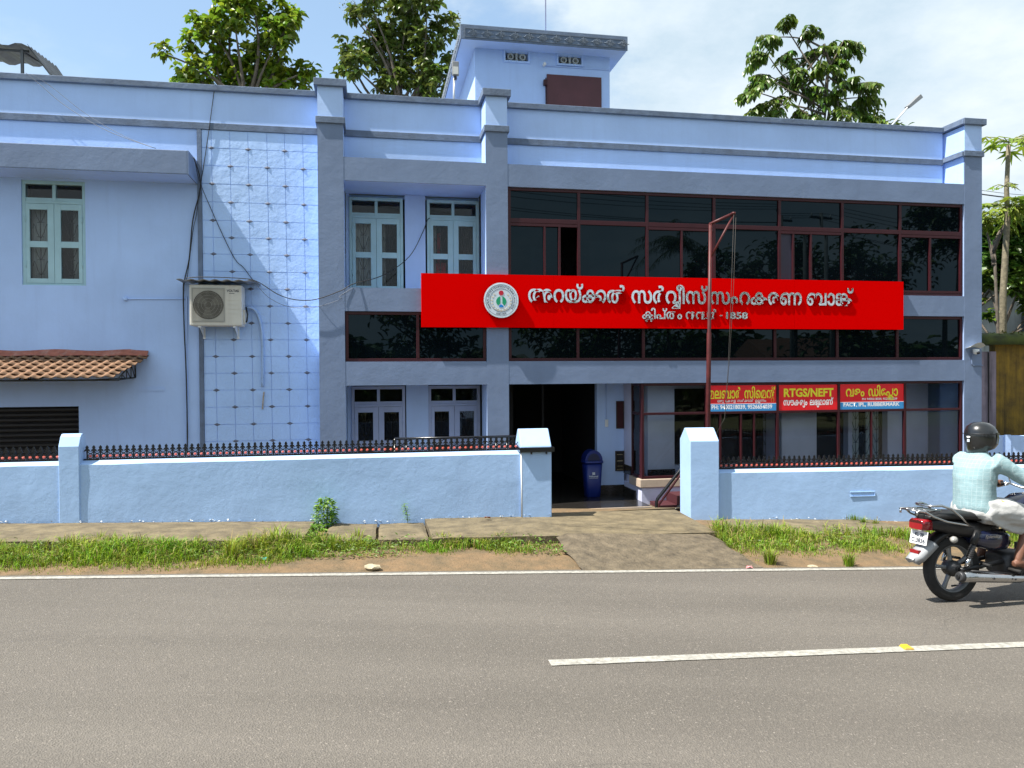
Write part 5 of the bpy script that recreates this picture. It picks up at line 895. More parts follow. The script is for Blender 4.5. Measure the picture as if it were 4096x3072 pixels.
# ---- porch
bpart('porch_floor', M_GRAN, bank, (3.05, 5.36, -.42, 4.2, -.249, -.195)); bpart('porch_step_nosing', M_STONE, bank, (3.05, 5.36, -.45, -.421, -.225, -.198))
bpart('porch_wall', M_BLUE, bank, (4.85, 5.361, .96, 1.1, -.10, 1.84)); bpart('porch_skirting', M_GRAN, bank, (4.852, 5.36, .945, .96, -.195, -.03), (5.335, 5.361, .30, .94, -.195, -.05))
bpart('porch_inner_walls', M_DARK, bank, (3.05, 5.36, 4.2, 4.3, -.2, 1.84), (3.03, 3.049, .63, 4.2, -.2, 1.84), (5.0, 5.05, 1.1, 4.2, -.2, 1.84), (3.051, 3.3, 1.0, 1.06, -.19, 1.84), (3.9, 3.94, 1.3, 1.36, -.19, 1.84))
# ---- stair tower on the roof
tw = bpart('stair_tower', M_BLUE, bank, (2.82, 3.41, 2.2, 2.4, 5.45, 8.30), (3.86, 4.23, 2.2, 2.4, 5.45, 8.30), (3.41, 3.86, 2.2, 2.4, 5.45, 8.09), (3.41, 3.86, 2.2, 2.4, 8.245, 8.30), (4.23, 5.34, 2.2, 2.4, 7.87, 8.07), (4.23, 4.47, 2.2, 2.4, 8.07, 8.3), (4.933, 5.34, 2.2, 2.4, 8.07, 8.3), (4.47, 4.933, 2.2, 2.4, 8.245, 8.3), (5.34, 5.515, 2.2, 2.4, 5.45, 8.30), (2.82, 2.97, 2.4, 5.6, 5.45, 8.3), (5.365, 5.515, 2.4, 5.6, 5.45, 8.3), (2.97, 5.365, 5.45, 5.6, 5.45, 8.3), (4.23, 5.34, 2.25, 2.4, 5.45, 6.3))
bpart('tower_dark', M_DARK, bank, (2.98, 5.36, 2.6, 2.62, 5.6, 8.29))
bpart('tower_door', mat('maroon painted steel', (.085, .022, .03), .55, .1, 3, .1, 8), bank, (4.232, 5.338, 2.175, 2.24, 6.3, 7.867))
dr = MB().box(4.16, 4.228, 2.12, 2.2, 7.64, 7.74).tube([(4.205, 2.15, 6.6), (4.205, 2.15, 7.78)], .012, 6).build('door_bolt', M_MAROON, bank)
for a, b, z0_, z1_ in ((3.375, 3.9, 8.05, 8.30), (4.43, 4.972, 8.06, 8.295)):
    fr_ = MB().box(a, b, 2.17, 2.199, z0_, z0_ + .035).box(a, b, 2.17, 2.199, z1_ - .035, z1_).box(a, a + .035, 2.17, 2.199, z0_ + .035, z1_ - .035).box(b - .035, b, 2.17, 2.199, z0_ + .035, z1_ - .035).build('vent_frame', M_BLUE, bank)
    g = MB(); zc, c = (z0_ + z1_) / 2, (a + b) / 2
    for s_ in (-1, 1):
        g.ring((c + s_ * .12, zc), .035, .065, 2.21, 2.25, 14, 1); g.tube([(c + s_ * .12, 2.23, z0_ + .03), (c + s_ * .12, 2.23, z1_ - .03)], .006, 5)
    for k in range(9): g.box(a + .03 + k * .055, a + .036 + k * .055, 2.24, 2.25, z0_ + .03, z1_ - .03)
    for k in range(4): g.box(a + .03, b - .03, 2.24, 2.249, z0_ + .04 + k * .045, z0_ + .045 + k * .045)
    g.box(c - .02, c + .02, 2.21, 2.25, z0_ + .03, z1_ - .03); g.build('vent_screen', mat('cement vent block', (.45, .47, .45), .8), fr_)
rs = bpart('tower_roof', M_BLUE, bank, (2.517, 5.752, 1.82, 5.95, 8.285, 8.53)); bpart('fascia', M_COPE, rs, (2.515, 5.754, 1.80, 1.819, 8.27, 8.545), (2.497, 2.516, 1.802, 5.95, 8.272, 8.543), bevel=.004)
bpart('fascia_rim', mat('dark grey rim', (.11, .14, .19), .7), rs, (2.57, 5.70, 1.788, 1.80, 8.462, 8.478), (2.57, 5.70, 1.788, 1.80, 8.305, 8.32), (2.57, 2.585, 1.788, 1.80, 8.32, 8.462), (5.685, 5.70, 1.788, 1.80, 8.32, 8.462))
fmb = MB(); rng = random.Random(3); c, z = 0, 0
for (dx, dz_) in [(x * .022, y * .02) for x in range(-5, 6) for y in range(-3, 4) if abs(x) / 5.2 + abs(y) / 3.3 <= 1.02]:
    q = .012; fmb.add([(dx - q, 0, dz_), (dx, 0, dz_ - q), (dx + q, 0, dz_), (dx, 0, dz_ + q), (dx + rng.uniform(-.006, .006), -.022 - rng.random() * .014, dz_ + rng.uniform(-.006, .006))], [(0, 1, 4), (1, 2, 4), (2, 3, 4), (3, 0, 4)])
orn = fmb.build('carved_diamond', mat('pale carved plaster', (.33, .38, .45), .6, .2, 40), rs, ); om = orn.data
orn.location = Vector((2.74, 1.80, 8.392)) ; 
o2 = BASE[rs.name]; bb = Vector(o2)
for v_ in om.vertices: v_.co += bb
orn.location = Vector((2.735, 1.80, 8.392)) - bb
for k in range(1, 12): inst('carved_diamond', om, rs, (2.735 + k * .2665, 1.80, 8.392))
for k in range(14): inst('carved_diamond', om, rs, (2.497, 2.05 + k * .2665, 8.392), (0, 0, -math.pi / 2))
# ================================================================ things on and around the building
def pv(x, y, v):
    """survey: photo pixel on the plane v of the building frame -> (u, v, z)"""
    d = fw + rt * ((x - 2048) / FPX) - up * ((y - 1536) / FPX); t = (BO + N * v - CAM).dot(N) / d.dot(N); p = CAM + d * t - BO; return (p.dot(U), v, p.z)
# ---- red signboard
sg = thing('signboard', 'long red fascia signboard with mirror steel Malayalam lettering and round emblem', 'signboard', (1.61, -.15, 2.77))
cuts = [1.61, 3.79, 5.96, 8.13, 10.276]
for a, b in zip(cuts[:-1], cuts[1:]): bpart('sign_panel', M_RED, sg, (a + .0012, b - .0012, -.15, -.146, 2.775, 3.64))
bpart('sign_box', M_RED, sg, (1.612, 10.274, -.1455, -.088, 2.777, 3.638))
def word(names, x0, x1, zb, xh, parent, v, M, bold, ext, name='letter'):
    s = 0; pos = []; lo, hi = 1e9, -1e9
    for g in names:
        adv, cs = GL[g]; X = [c[i] for c in cs for i in range(0, len(c), 2)]
        pos.append(s); lo = min(lo, s + min(X)); hi = max(hi, s + max(X)); s += adv
    k = (x1 - x0) / (hi - lo)
    for g, p in zip(names, pos):
        me = glyph_mesh([g], name, bold, ext); n = len(me.vertices); a = np.zeros(n * 3); me.vertices.foreach_get('co', a); a = a.reshape(-1, 3) * 1000
        a[:, 0] = x0 + (a[:, 0] + p - lo) * k; a[:, 1] = zb + a[:, 1] * xh / 566; a[:, 2] *= .001
        me.vertices.foreach_set('co', a.ravel()); stand(me, v); text_obj(me, name, M, parent)
for ws, x0, x1 in ((['a', 'rra', 'ya', 'virama', 'kaka', 'lachillu'], 3.361, 5.021), (['sa', 'rrachillu', 'vava', 'iivowelsign', 'sa', 'virama'], 5.135, 6.493), (['sa', 'ha', 'ka', 'ra', 'nna'], 6.545, 8.252), (['ba', 'aavowelsign', 'ngaka', 'virama'], 8.36, 9.257)): word(ws, x0, x1, 3.2, .207, sg, -.162, M_STEEL, .02, .008)
for ws, x0, x1 in ((['kala', 'ivowelsign', 'pa', 'virama', 'ta', 'anusvara'], 5.323, 6.026), (['na', 'mapa', 'rrachillu'], 6.102, 6.662)): word(ws, x0, x1, 2.938, .12, sg, -.160, M_STEEL, .02, .006)
text_obj(stand(fit(latin('1858', 'letter', .03, .006), 6.834, 7.237, 2.943, 3.062), -.160), 'letter', M_STEEL, sg); bpart('letter', M_STEEL, sg, (6.72, 6.766, -.168, -.152, 2.99, 3.008))
# emblem
EC, EZ = 2.90, 3.215
M_EMB = mat('emblem white acrylic', (.60, .68, .76), .35, .02, 3); M_INK = mat('emblem dark ink', (.012, .022, .045), .5); M_GOLD = mat('emblem wheat ink', (.70, .55, .33), .5); 
em = MB().prism([(EC + .255 * math.cos(k * math.pi / 24), EZ + .255 * math.sin(k * math.pi / 24)) for k in range(48)], 1, -.206, -.15).build('emblem', M_EMB, sg)
MB().ring((EC, EZ), .256, .286, -.204, -.15, 48, 1).build('emblem_rim', M_STEEL, em)
MB().ring((EC, EZ), .254, .2585, -.2085, -.2062, 48, 1).ring((EC, EZ), .186, .19, -.2085, -.2062, 48, 1).build('emblem_line', M_INK, em)
def disc(c, z, r, v, n=24): return [(c + r * math.cos(2 * math.pi * k / n), z + r * math.sin(2 * math.pi * k / n)) for k in range(n)]
MB().prism(disc(EC, EZ + .118, .040, 0), 1, -.2095, -.2062).build('emblem_head', mat('emblem crimson', (.50, .004, .03), .5), em)
for s_ in (-1, 1):
    P = [(EC + s_ * .018, EZ + .062)] + [(EC + s_ * .084 * math.cos(a), EZ - .02 + .084 * math.sin(a)) for a in [R(75), R(60), R(45), R(30), R(15), R(0), R(-15), R(-30), R(-45), R(-52)]] + [(EC + s_ * .018, EZ - .05)]
    MB().prism(P if s_ < 0 else P[::-1], 1, -.2095, -.2062).build('emblem_figure', mat('emblem green', (.0, .30, .14), .5), em)
    wm = MB()
    for k in range(9):
        a = R(-118 + k * 19.5); p = Vector((EC + s_ * .155 * math.cos(a), EZ - .015 + .150 * math.sin(a)))
        for q in (-1, 1):
            d = Vector((-s_ * math.sin(a), math.cos(a))).normalized(); nn_ = Vector((d.y, -d.x)); e = p + d * .034 + nn_ * q * .014; mid = (p + e) / 2 + nn_ * q * .007
            wm.prism([(p.x, p.y), (mid.x - d.x * .004, mid.y - d.y * .004), (e.x, e.y), ((p.x + e.x) / 2 - nn_.x * q * .001, (p.y + e.y) / 2)], 1, -.209, -.2063)
    wm.build('emblem_wheat', M_GOLD, em)
gp = [(EC - .034, EZ - .115), (EC + .034, EZ - .115), (EC + .04, EZ - .10), (EC + .03, EZ - .093), (EC + .03, EZ - .082), (EC + .015, EZ - .08), (EC + .010, EZ - .07), (EC - .004, EZ - .077), (EC - .018, EZ - .072), (EC - .022, EZ - .084), (EC - .034, EZ - .088), (EC - .033, EZ - .1)]
MB().prism(gp, 1, -.2095, -.2062).build('emblem_gear', mat('emblem blue', (.0, .20, .60), .5), em)
def arc_text(txt, rad, a_start, a_end, h, flip=False):
    adv = []
    for i, ch in enumerate(txt):
        if ch == ' ': adv.append(.35); continue
        adv.append({'I': .42, '.': .4, '-': .5, 't': .5, '1': .62}.get(ch, .78))
    tot = sum(adv); s = 0
    for ch, w_ in zip(txt, adv):
        f = (s + w_ / 2) / tot; s += w_
        if ch == ' ': continue
        a = a_start + (a_end - a_start) * f; me = latin(ch, 'emblem_letter', .012); n = len(me.vertices); q = np.zeros(n * 3); me.vertices.foreach_get('co', q); q = q.reshape(-1, 3); cx_ = (q[:, 0].min() + q[:, 0].max()) / 2
        X, Y = (q[:, 0] - cx_) * h / .7, q[:, 1] * h / .7; t = (a - math.pi / 2) if not flip else (a + math.pi / 2)
        rr = rad if not flip else rad + h
        q[:, 0] = EC + rr * math.cos(a) + X * math.cos(t) - Y * math.sin(t); q[:, 1] = EZ + rr * math.sin(a) + X * math.sin(t) + Y * math.cos(t); q[:, 2] = 0
        me.vertices.foreach_set('co', q.ravel()); stand(me, -.2085); text_obj(me, 'emblem_letter', M_INK, em)
arc_text('ARACKAL SERVICE CO-OPERATIVE BANK Ltd.no.1858', .208, R(218), R(-40), .03)
arc_text('ESTD 1929', .212, R(249), R(291), .03, True)
sg.scale = (1.0062, 1, 1.0062); sg.location = sg.location + N * .08                         # the sign hangs close to the frame

# ---- three printed boards on the bay glass
M_BRED = mat('printed red', (.80, .004, .012), .5, .02); M_BBLU = mat('printed blue', (.04, .28, .62), .5, .03); M_BYEL = mat('printed yellow', (.85, .78, .03), .5, .02); M_BWHT = mat('printed white', (.88, .88, .88), .5, .02)
def board(label, a, b, z0, z1, blue):
    t = thing('notice_banner', label, 'banner', (a, .045, z0), BF, 'printed banners on the bay glass'); bpart('panel', M_BRED, t, (a, b, .045, .052, z0, z1))
    W_, H_ = b - a, z1 - z0
    if blue: bpart('blue_band', M_BBLU, t, (a, b, .0435, .045, z0, z0 + .275 * H_)); bpart('white_line', M_BWHT, t, (a, b, .0436, .045, z0 + .276 * H_, z0 + .292 * H_))
    X = lambda f: a + f * W_
    Z = lambda f: z0 + f * H_
    return t, X, Z
def lat(t, s, x0, x1, y0, y1, M, bold=.02): text_obj(stand(fit(latin(s, 'lettering', bold), x0, x1, y0, y1), .043), 'lettering', M, t)
def mal(t, names, x0, x1, zb, xh, M, bold=.015): 
    me = glyph_mesh(names, 'lettering', bold); n = len(me.vertices); a = np.zeros(n * 3); me.vertices.foreach_get('co', a); a = a.reshape(-1, 3); lo, hi = a[:, 0].min(), a[:, 0].max()
    a[:, 0] = x0 + (a[:, 0] - lo) / (hi - lo) * (x1 - x0); a[:, 1] = zb + a[:, 1] / .566 * xh; me.vertices.foreach_set('co', a.ravel()); text_obj(stand(me, .043), 'lettering', M, t)
t, X, Z = board('red and blue banner with two white phone numbers partly behind the flagpole', 6.588, 7.88, 1.334, 1.788, True); H_ = .454
mal(t, ['ma', 'la', 'ba', 'aavowelsign', 'rrachillu', ' ', 'sa', 'ivowelsign', 'evowelsign', 'ma', 'narra', 'virama'], X(.015), X(.985), Z(.50), .30 * H_, M_BYEL, .022)
mal(t, ['o', 'ra', 'uvowelsign', ' ', 'eevowelsign', 'ka', 'ra', 'lla', ' ', 'sa', 'rrachillu', 'kaka', 'aavowelsign', 'rrachillu', ' ', 'u', 'lapa', 'nana', 'anusvara'], X(.135), X(.85), Z(.35), .085 * H_, M_BWHT, .01)
lat(t, 'PH: 9400218039, 9526654039', X(.05), X(.94), Z(.05), Z(.25), M_BWHT, .03)
t, X, Z = board('plain red banner reading RTGS/NEFT in yellow with white Malayalam below', 7.935, 9.075, 1.334, 1.788, False)
lat(t, 'RTGS/NEFT', X(.08), X(.935), Z(.52), Z(.86), M_BYEL, .035); mal(t, ['sa', 'aulengthmark', 'ka', 'ra', 'yapost', 'anusvara', ' ', 'la', 'bha', 'yapost', 'ma', 'aavowelsign', 'nna', 'virama'], X(.075), X(.93), Z(.20), .20 * H_, M_BWHT, .022)
t, X, Z = board('red and blue banner reading FACT, IPL, RUBBERMARK on its blue band', 9.135, 10.42, 1.334, 1.790, True)
mal(t, ['va', 'lla', 'anusvara', ' ', 'dda', 'ivowelsign', 'eevowelsign', 'papa', 'aavowelsign'], X(.087), X(.907), Z(.52), .29 * H_, M_BYEL, .022)
lat(t, 'PH: 9400218039, 9526654039', X(.34), X(.895), Z(.345), Z(.45), M_BWHT, .02); lat(t, 'FACT, IPL, RUBBERMARK', X(.05), X(.935), Z(.085), Z(.265), M_BWHT, .03)

# ---- flagpole
M_POLE = mat('maroon pipe paint', (.085, .016, .016), .5, .2, 8, .1, 30, spec=.3)
b0 = buv(pix(2833, 1714, 11.3)); fp = thing('flagpole', 'maroon steel flagpole with short cranked arm standing behind the gate pillar', 'flagpole', (b0[0], b0[1], -.25))
top = Vector(buv(pix(2842, 897, 11.3))); bot = Vector((b0[0] - .03, b0[1], -.25)); tip = Vector(buv(pix(2935, 853, 11.3))); br = Vector(buv(pix(2858, 1020, 11.3)))
MB().tube([bot, bot.lerp(top, .64), bot.lerp(top, .645), top], [.036, .034, .027, .026], 12).build('pole', M_POLE, fp); MB().tube([top - Vector((.02, 0, .004)), tip], .022, 10).build('arm', M_POLE, fp); MB().tube([br - Vector((.05, 0, .02)), tip + Vector((0, 0, -.02))], .017, 8).build('brace', M_POLE, fp); MB().lathe([(.0, -.02), (.03, -.015), (.03, .015), (0, .02)], tip, 10).build('arm_cap', M_POLE, fp)
for dx in (0, .035):
    P = [tip + Vector((-.01 + dx, -.02, -.02)), tip + Vector((-.05 + dx, -.02, -1.1)), tip + Vector((-.10 + dx * .4, -.02, -2.2)), tip + Vector((-.16, -.02, -3.0)), bot + Vector((.04, -.03, 1.2))]
    MB().tube(P, .0035, 5).build('rope', mat('old rope', (.05, .045, .04), .9), fp)

# ---- air conditioner, its canopy and services
ac = thing('air_conditioner', 'white outdoor air conditioning unit with round fan grille on steel brackets', 'air conditioner', (-1.57, .1, 2.79))
M_ACW = mat('aged white casing', (.60, .58, .52), .45, .06, 3, dirt=(.36, .30, .22), streak=.3)
bpart('casing', M_ACW, ac, (-1.96, -1.18, .1, .42, 2.79, 3.43), bevel=.018)
bpart('grille_frame', mat('grey grille plastic', (.36, .35, .32), .5), ac, (-1.925, -1.435, .088, .101, 2.85, 2.865), (-1.925, -1.435, .088, .101, 3.363, 3.378), (-1.925, -1.91, .088, .101, 2.865, 3.363), (-1.45, -1.435, .088, .101, 2.865, 3.363))
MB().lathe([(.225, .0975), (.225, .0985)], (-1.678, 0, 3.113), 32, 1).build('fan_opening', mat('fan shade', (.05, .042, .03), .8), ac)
g = MB()
for k in range(28): x = -1.905 + k * .0168; g.box(x, x + .003, .084, .088, 2.865, 3.363)
for r_ in (.05, .1, .15, .2, .232): g.ring((-1.678, 3.113), r_, r_ + .002, .081, .0838, 28, 1)
gr = g.build('fan_grille', mat('grille wire', (.42, .40, .35), .45), ac); gr['kind'] = 'stuff'
fb = MB()
for k in range(3): a = R(120 * k + 20); fb.add([(-1.678 + .04 * math.cos(a - .5), .094, 3.113 + .04 * math.sin(a - .5)), (-1.678 + .2 * math.cos(a - .3), .0965, 3.113 + .2 * math.sin(a - .3)), (-1.678 + .205 * math.cos(a + .5), .092, 3.113 + .205 * math.sin(a + .5)), (-1.678 + .045 * math.cos(a + .6), .093, 3.113 + .045 * math.sin(a + .6))], [(0, 1, 2, 3)])
fb.build('fan', mat('fan blade', (.11, .10, .075), .6), ac)
for z in (2.98, 3.05, 3.12, 3.19): bpart('vent_rib', M_ACW, ac, (-1.40, -1.22, .096, .1005, z, z + .012))
text_obj(stand(fit(latin('VOLTAS', 'lettering', .03), -1.405, -1.225, 3.318, 3.358), .0985), 'lettering', M_INK, ac); bpart('logo_line', M_INK, ac, (-1.37, -1.29, .0985, .0995, 3.292, 3.299))
for u_ in (-1.82, -1.30): MB().box(u_ - .02, u_ + .02, .12, .5, 2.765, 2.789).box(u_ - .02, u_ + .02, .47, .5, 2.60, 2.765).add([(u_ - .002, .15, 2.765), (u_ - .002, .47, 2.765), (u_ - .002, .47, 2.62), (u_ + .002, .15, 2.765), (u_ + .002, .47, 2.765), (u_ + .002, .47, 2.62)], [(0, 1, 2), (5, 4, 3), (0, 3, 4, 1), (1, 4, 5, 2), (2, 5, 3, 0)]).build('bracket', M_WHITE, ac)
bpart('valve_cover', M_ACW, ac, (-1.179, -1.15, .2, .36, 2.83, 3.05)); MB().tube([(-1.15, .3, 3.1), (-1.12, .25, 2.98), (-1.13, .25, 2.88), (-1.16, .3, 2.85)], .014, 6).build('cable', M_BLACK, ac)
nP = 44; top_ = [(-2.12 + 1.18 * i / nP, 3.492 + .011 * math.sin(i * 2 * math.pi / 6.5)) for i in range(nP + 1)]
MB().prism(top_ + [(x, z - .004) for x, z in top_[::-1]], 1, -.02, .49, 0, True).build('sheet_canopy', mat('galvanised sheet', (.32, .34, .36), .45, .2, 6, metal=.5), None, (-1.5, .25, 3.48), BF)
tag(bpy.data.objects['sheet_canopy'], 'small corrugated metal sheet canopy above the air conditioner', 'canopy')
def pipe(name, label, pts, r, M, cat='pipe', group=None, n=8):
    P = [Vector(p) for p in pts]; Q = []
    for i in range(len(P) - 1):
        p0, p1, p2, p3 = P[max(i - 1, 0)], P[i], P[i + 1], P[min(i + 2, len(P) - 1)]
        for k in range(6):
            t_ = k / 6; Q.append(.5 * ((2 * p1) + (p2 - p0) * t_ + (2 * p0 - 5 * p1 + 4 * p2 - p3) * t_ * t_ + (3 * p1 - p0 - 3 * p2 + p3) * t_ ** 3))
    Q.append(P[-1]); o = MB().tube(Q, r, n).build(name, M, None, tuple(P[-1]), BF); return tag(o, label, cat, group)
s1 = lambda x, y, v=.46: pv(x * .6175, y * .6175, v)
s4 = lambda x, y, v=.46: pv(x * .6175, 924 + y * .6175, v)
s5 = lambda x, y, v=0: pv(1266 + x * .6175, 1024 + y * .6175, v)
s2 = lambda x, y, v=0: pv(1266 + x * .6175, y * .6175, v)
M_BPIPE = mat('blue painted hose', (.33, .46, .68), .6, .1, 10, .5, 30)
pipe('drain_hose', 'thick blue lagged hose hanging beside the air conditioner', [s4(1598, 495, .4), s4(1640, 505, .44), s4(1672, 550), s4(1692, 640), s4(1700, 780), s4(1700, 1010)], .022, M_BPIPE)
pipe('outlet_pipe', 'short rusty outlet pipe stuck on the scored wall', [s4(1710, 1042, .45), s4(1706, 1080), s4(1700, 1155)], .013, mat('rusted pipe', (.42, .36, .30), .8, .2, 20))
pipe('conduit', 'thin blue conduit running across and down the wing wall', [s4(815, 440, .49), s4(1000, 440, .49), s4(1190, 440, .49), s4(1207, 442, .49), s4(1210, 460, .49), s4(1210, 900, .49), s4(1206, 1420, .49)], .011, M_BLUE)
MB().lathe([(0, -.03), (.03, -.03), (.034, 0), (.034, .012)], Vector(s4(812, 440, .485)), 14, 1).build('junction_box', M_BLUE, None, s4(812, 440, .485), BF); tag(bpy.data.objects['junction_box'], 'small round junction box at the left end of the wall conduit', 'junction box')
M_CAB = mat('black cable', (.012, .012, .014), .6); M_CABW = mat('grey cable', (.16, .18, .22), .6)
def cable(label, pts, r=.006, M=M_CAB): return pipe('cable', label, pts, r, M, 'cable', 'cables strung over the front', 6)
cable('black cable bundle dropping down the wing wall past the air conditioner', [s1(1255, 1020, .1), s1(1300, 1195, .42), s1(1250, 1420), s4(1225, 180), s4(1190, 360), s4(1192, 600), s4(1205, 900), s4(1212, 1200), s4(1214, 1440)], .010)
cable('thin black cable hanging beside the cable bundle on the wing wall', [s1(1298, 1200, .40), s1(1270, 1400), s4(1250, 0), s4(1212, 300), s4(1186, 360), s4(1200, 800), s4(1216, 1300), s4(1206, 1430)], .006)
cable('black cable from the roof coping down to the sunshade corner', [s1(1396, 545, .44), s1(1388, 585, .47), s1(1352, 850, .465), s1(1318, 1080, .475), s1(1298, 1200, .47)], .006)
cable('pair of pale twisted wires from the roof shed to the sunshade edge', [s1(165, 470, .4), s1(250, 540, .38), s1(430, 690, .3), s1(700, 850, .1), s1(1010, 962, -.1)], .0045, M_CABW)
cable('lower of two slack wires between roof shed and sunshade', [s1(205, 480, .4), s1(330, 560, .38), s1(560, 740, .3), s1(800, 880, .1), s1(1000, 958, -.1)], .0035, M_CABW)
cable('black cable slanting over the scored wall to the canopy', [s1(1262, 1040, -.05), s1(1310, 1220, .42), s1(1500, 1640, .475), s4(1580, 240, .475), s4(1650, 335, .46)], .006)
cable('long black cable sagging from the canopy to the upper turquoise window', [s4(1205, 305, .0), s4(1300, 298, -.04), s4(1520, 304, -.04), s4(1660, 325, -.04), s4(1800, 410, -.05), s4(1920, 446, -.06), s4(2050, 442, -.06), s4(2212, 384, -.05), s5(240, 180, -.03), s5(430, 125, .2), s5(600, 5, .7), s2(690, 1500, .84), s2(715, 1430, .86), s2(735, 1412, .86)], .007)
cable('thin pale cable sagging below the long black cable', [s4(1660, 345, .1), s4(1740, 430, .3), s4(1860, 488, .4), s4(1990, 497, .3), s4(2080, 485, -.03), s4(2212, 440, -.04), s5(150, 260, -.02), s5(240, 205, .0)], .004, M_CABW)

# ---- terracotta tiled awning over the shutter
aw = thing('tiled_awning', 'weathered terracotta tile awning with red ridge flashing over the shutter', 'awning', (-4, .1, 1.9))
M_TERR = mat('weathered terracotta', (.30, .15, .08), .85, .2, 7, .6, 40, col2=(.12, .075, .048), island=.25)
rows, cw = 7, .165
def awp(u_, t_): return Vector((u_, .46 - .73 * t_, 2.335 - .34 * t_))
tm = MB(); k = 8; prof = [(x / k, [.0, .012, .026, .034, .026, .010, .004, .0, .0][x]) for x in range(k + 1)]
d_ = Vector((0, -.73, -.34)).normalized(); nn_ = Vector((0, -.34, .73)).normalized(); ln = .155
for th_ in (0, .012):
    pass
vs = []
for (a, b) in ((0, .0), (1, .012)):
    for x, h in prof: vs.append(Vector((x * cw * 1.04, 0, 0)) + d_ * (ln * a * (1 + .10 * (h / .034))) + nn_ * (h + b + .004))
for (a, b) in ((0, .0), (1, .012)):
    for x, h in prof: vs.append(Vector((x * cw * 1.04, 0, 0)) + d_ * (ln * a * (1 + .10 * (h / .034))) + nn_ * (h + b - .008))
n = k + 1; fs = [(i, i + 1, n + i + 1, n + i) for i in range(k)] + [(2 * n + i + 1, 2 * n + i, 3 * n + i, 3 * n + i + 1) for i in range(k)] + [(n + i, n + i + 1, 3 * n + i + 1, 3 * n + i) for i in range(k)] + [(i + 1, i, 2 * n + i, 2 * n + i + 1) for i in range(k)]
tm.add(vs, fs, 0, True); t0 = tm.build('roof_tile', M_TERR, aw); TM = t0.data
bb = Vector(BASE[aw.name])
for v_ in TM.vertices: v_.co += bb
bpy.data.objects.remove(t0)
for r_ in range(rows):
    right = -2.66 - .048 * r_; nc = int((right + 6.3) / cw)
    for c in range(nc):
        p = awp(right - (c + 1) * cw + random.uniform(-.006, .006), r_ / rows); inst('roof_tile', TM, aw, p + Vector((0, 0, random.uniform(-.004, .004))), (random.uniform(-.03, .03), random.uniform(-.02, .02), random.uniform(-.03, .03)))
fl = MB(); K = 40
top_ = [Vector((-6.4 + 3.74 * i / K, .485, 2.425 + .012 * math.sin(i * .55) + (-.0 if i < K - 2 else -.012))) for i in range(K + 1)]; mid = [Vector((p.x + .01, .36, 2.335 + .006 * math.sin(i * .9))) for i, p in enumerate(top_)]
fl.add(top_ + mid + [p + Vector((0, .004, -.006)) for p in top_] + [p + Vector((0, .004, -.006)) for p in mid], [(i, i + 1, K + 2 + i, K + 1 + i) for i in range(K)] + [(2 * (K + 1) + i + 1, 2 * (K + 1) + i, 3 * (K + 1) + i, 3 * (K + 1) + i + 1) for i in range(K)], 0, True)
fl.build('ridge_flashing', mat('faded red oxide sheet', (.36, .12, .075), .8, .15, 12, .3, 30, dirt=(.5, .42, .38), streak=.35), aw)
for u_ in (-5.6, -4.2, -2.86):
    f = MB(); A_, B_, C_ = Vector((u_, .49, 2.28)), Vector((u_ - .05, -.24, 1.955)), Vector((u_, .49, 1.99))
    f.tube([A_, B_], .012, 6).tube([C_, B_], .012, 6).tube([A_, C_], .012, 6)
    for q in (.25, .5, .75): f.tube([A_.lerp(B_, q), C_.lerp(B_, q)], .008, 5).tube([A_.lerp(B_, q), C_.lerp(B_, q - .22)], .008, 5)
    f.build('truss_bracket', M_BLACK, aw)
MB().tube([(-6.4, -.24, 1.955), (-2.88, -.24, 1.955)], .014, 6).build('eaves_pipe', M_BLACK, aw); MB().tube([(-3.3, -.2, 1.955), (-2.84, .3, 1.985)], .011, 6).build('hip_pipe', M_BLACK, aw)

# ---- boundary walls, gate pillars, iron cresting
VW = -2.645
def plaster(mb_, name, parent, M=M_FENCE, **k): return mb_.build(name, M, parent, **k)
bw = thing('boundary_wall', 'pale blue plastered boundary wall left of the gate with white sunlit top', 'wall', (-1, VW, 0))
def wobble(a, b, v0, v1, z0, z1, ztop=None, nu=48, nz=6):
    """a plastered wall with an uneven face"""
    mb_ = MB(); vs = []; fs = []
    for i in range(nu + 1):
        for j in range(nz + 1):
            u_ = a + (b - a) * i / nu; z = z0 + (z1 - z0) * j / nz; h = mnoise.noise(Vector((u_ * 1.2, z * 2.5, a))) * .008; vs.append((u_, v0 + h * (0 if j == nz else 1), z + (mnoise.noise(Vector((u_ * 2, 7, 0))) * .006 if j == nz else 0)))
    m_ = nz + 1
    fs = [(i * m_ + j, (i + 1) * m_ + j, (i + 1) * m_ + j + 1, i * m_ + j + 1) for i in range(nu) for j in range(nz)]; o_ = len(vs)
    vs += [(a + (b - a) * i / nu, v0 + .095, z1 + .042) for i in range(nu + 1)] + [(a + (b - a) * i / nu, v1, z1 + .042) for i in range(nu + 1)] + [(a + (b - a) * i / nu, v1, z0) for i in range(nu + 1)]
    fs += [(i * m_ + nz, (i + 1) * m_ + nz, o_ + i + 1, o_ + i) for i in range(nu)] + [(o_ + i + r_, o_ + i + 1 + r_, o_ + nu + 2 + i + r_, o_ + nu + 1 + i + r_) for i in range(nu) for r_ in (0, nu + 1)]
    fs += [[j for j in range(m_)][::-1] + [o_ + 2 * nu + 2, o_ + nu + 1, o_], [nu * m_ + j for j in range(m_)] + [o_ + nu, o_ + 2 * nu + 1, o_ + 3 * nu + 2]]
    return mb_.add(vs, fs, 0, True)
def sharp(o, limit=.6):
    bm = bmesh.new(); bm.from_mesh(o.data)
    for e in bm.edges: e.smooth = not (len(e.link_faces) == 2 and e.calc_face_angle(0) > limit)
    bm.to_mesh(o.data); bm.free(); return o
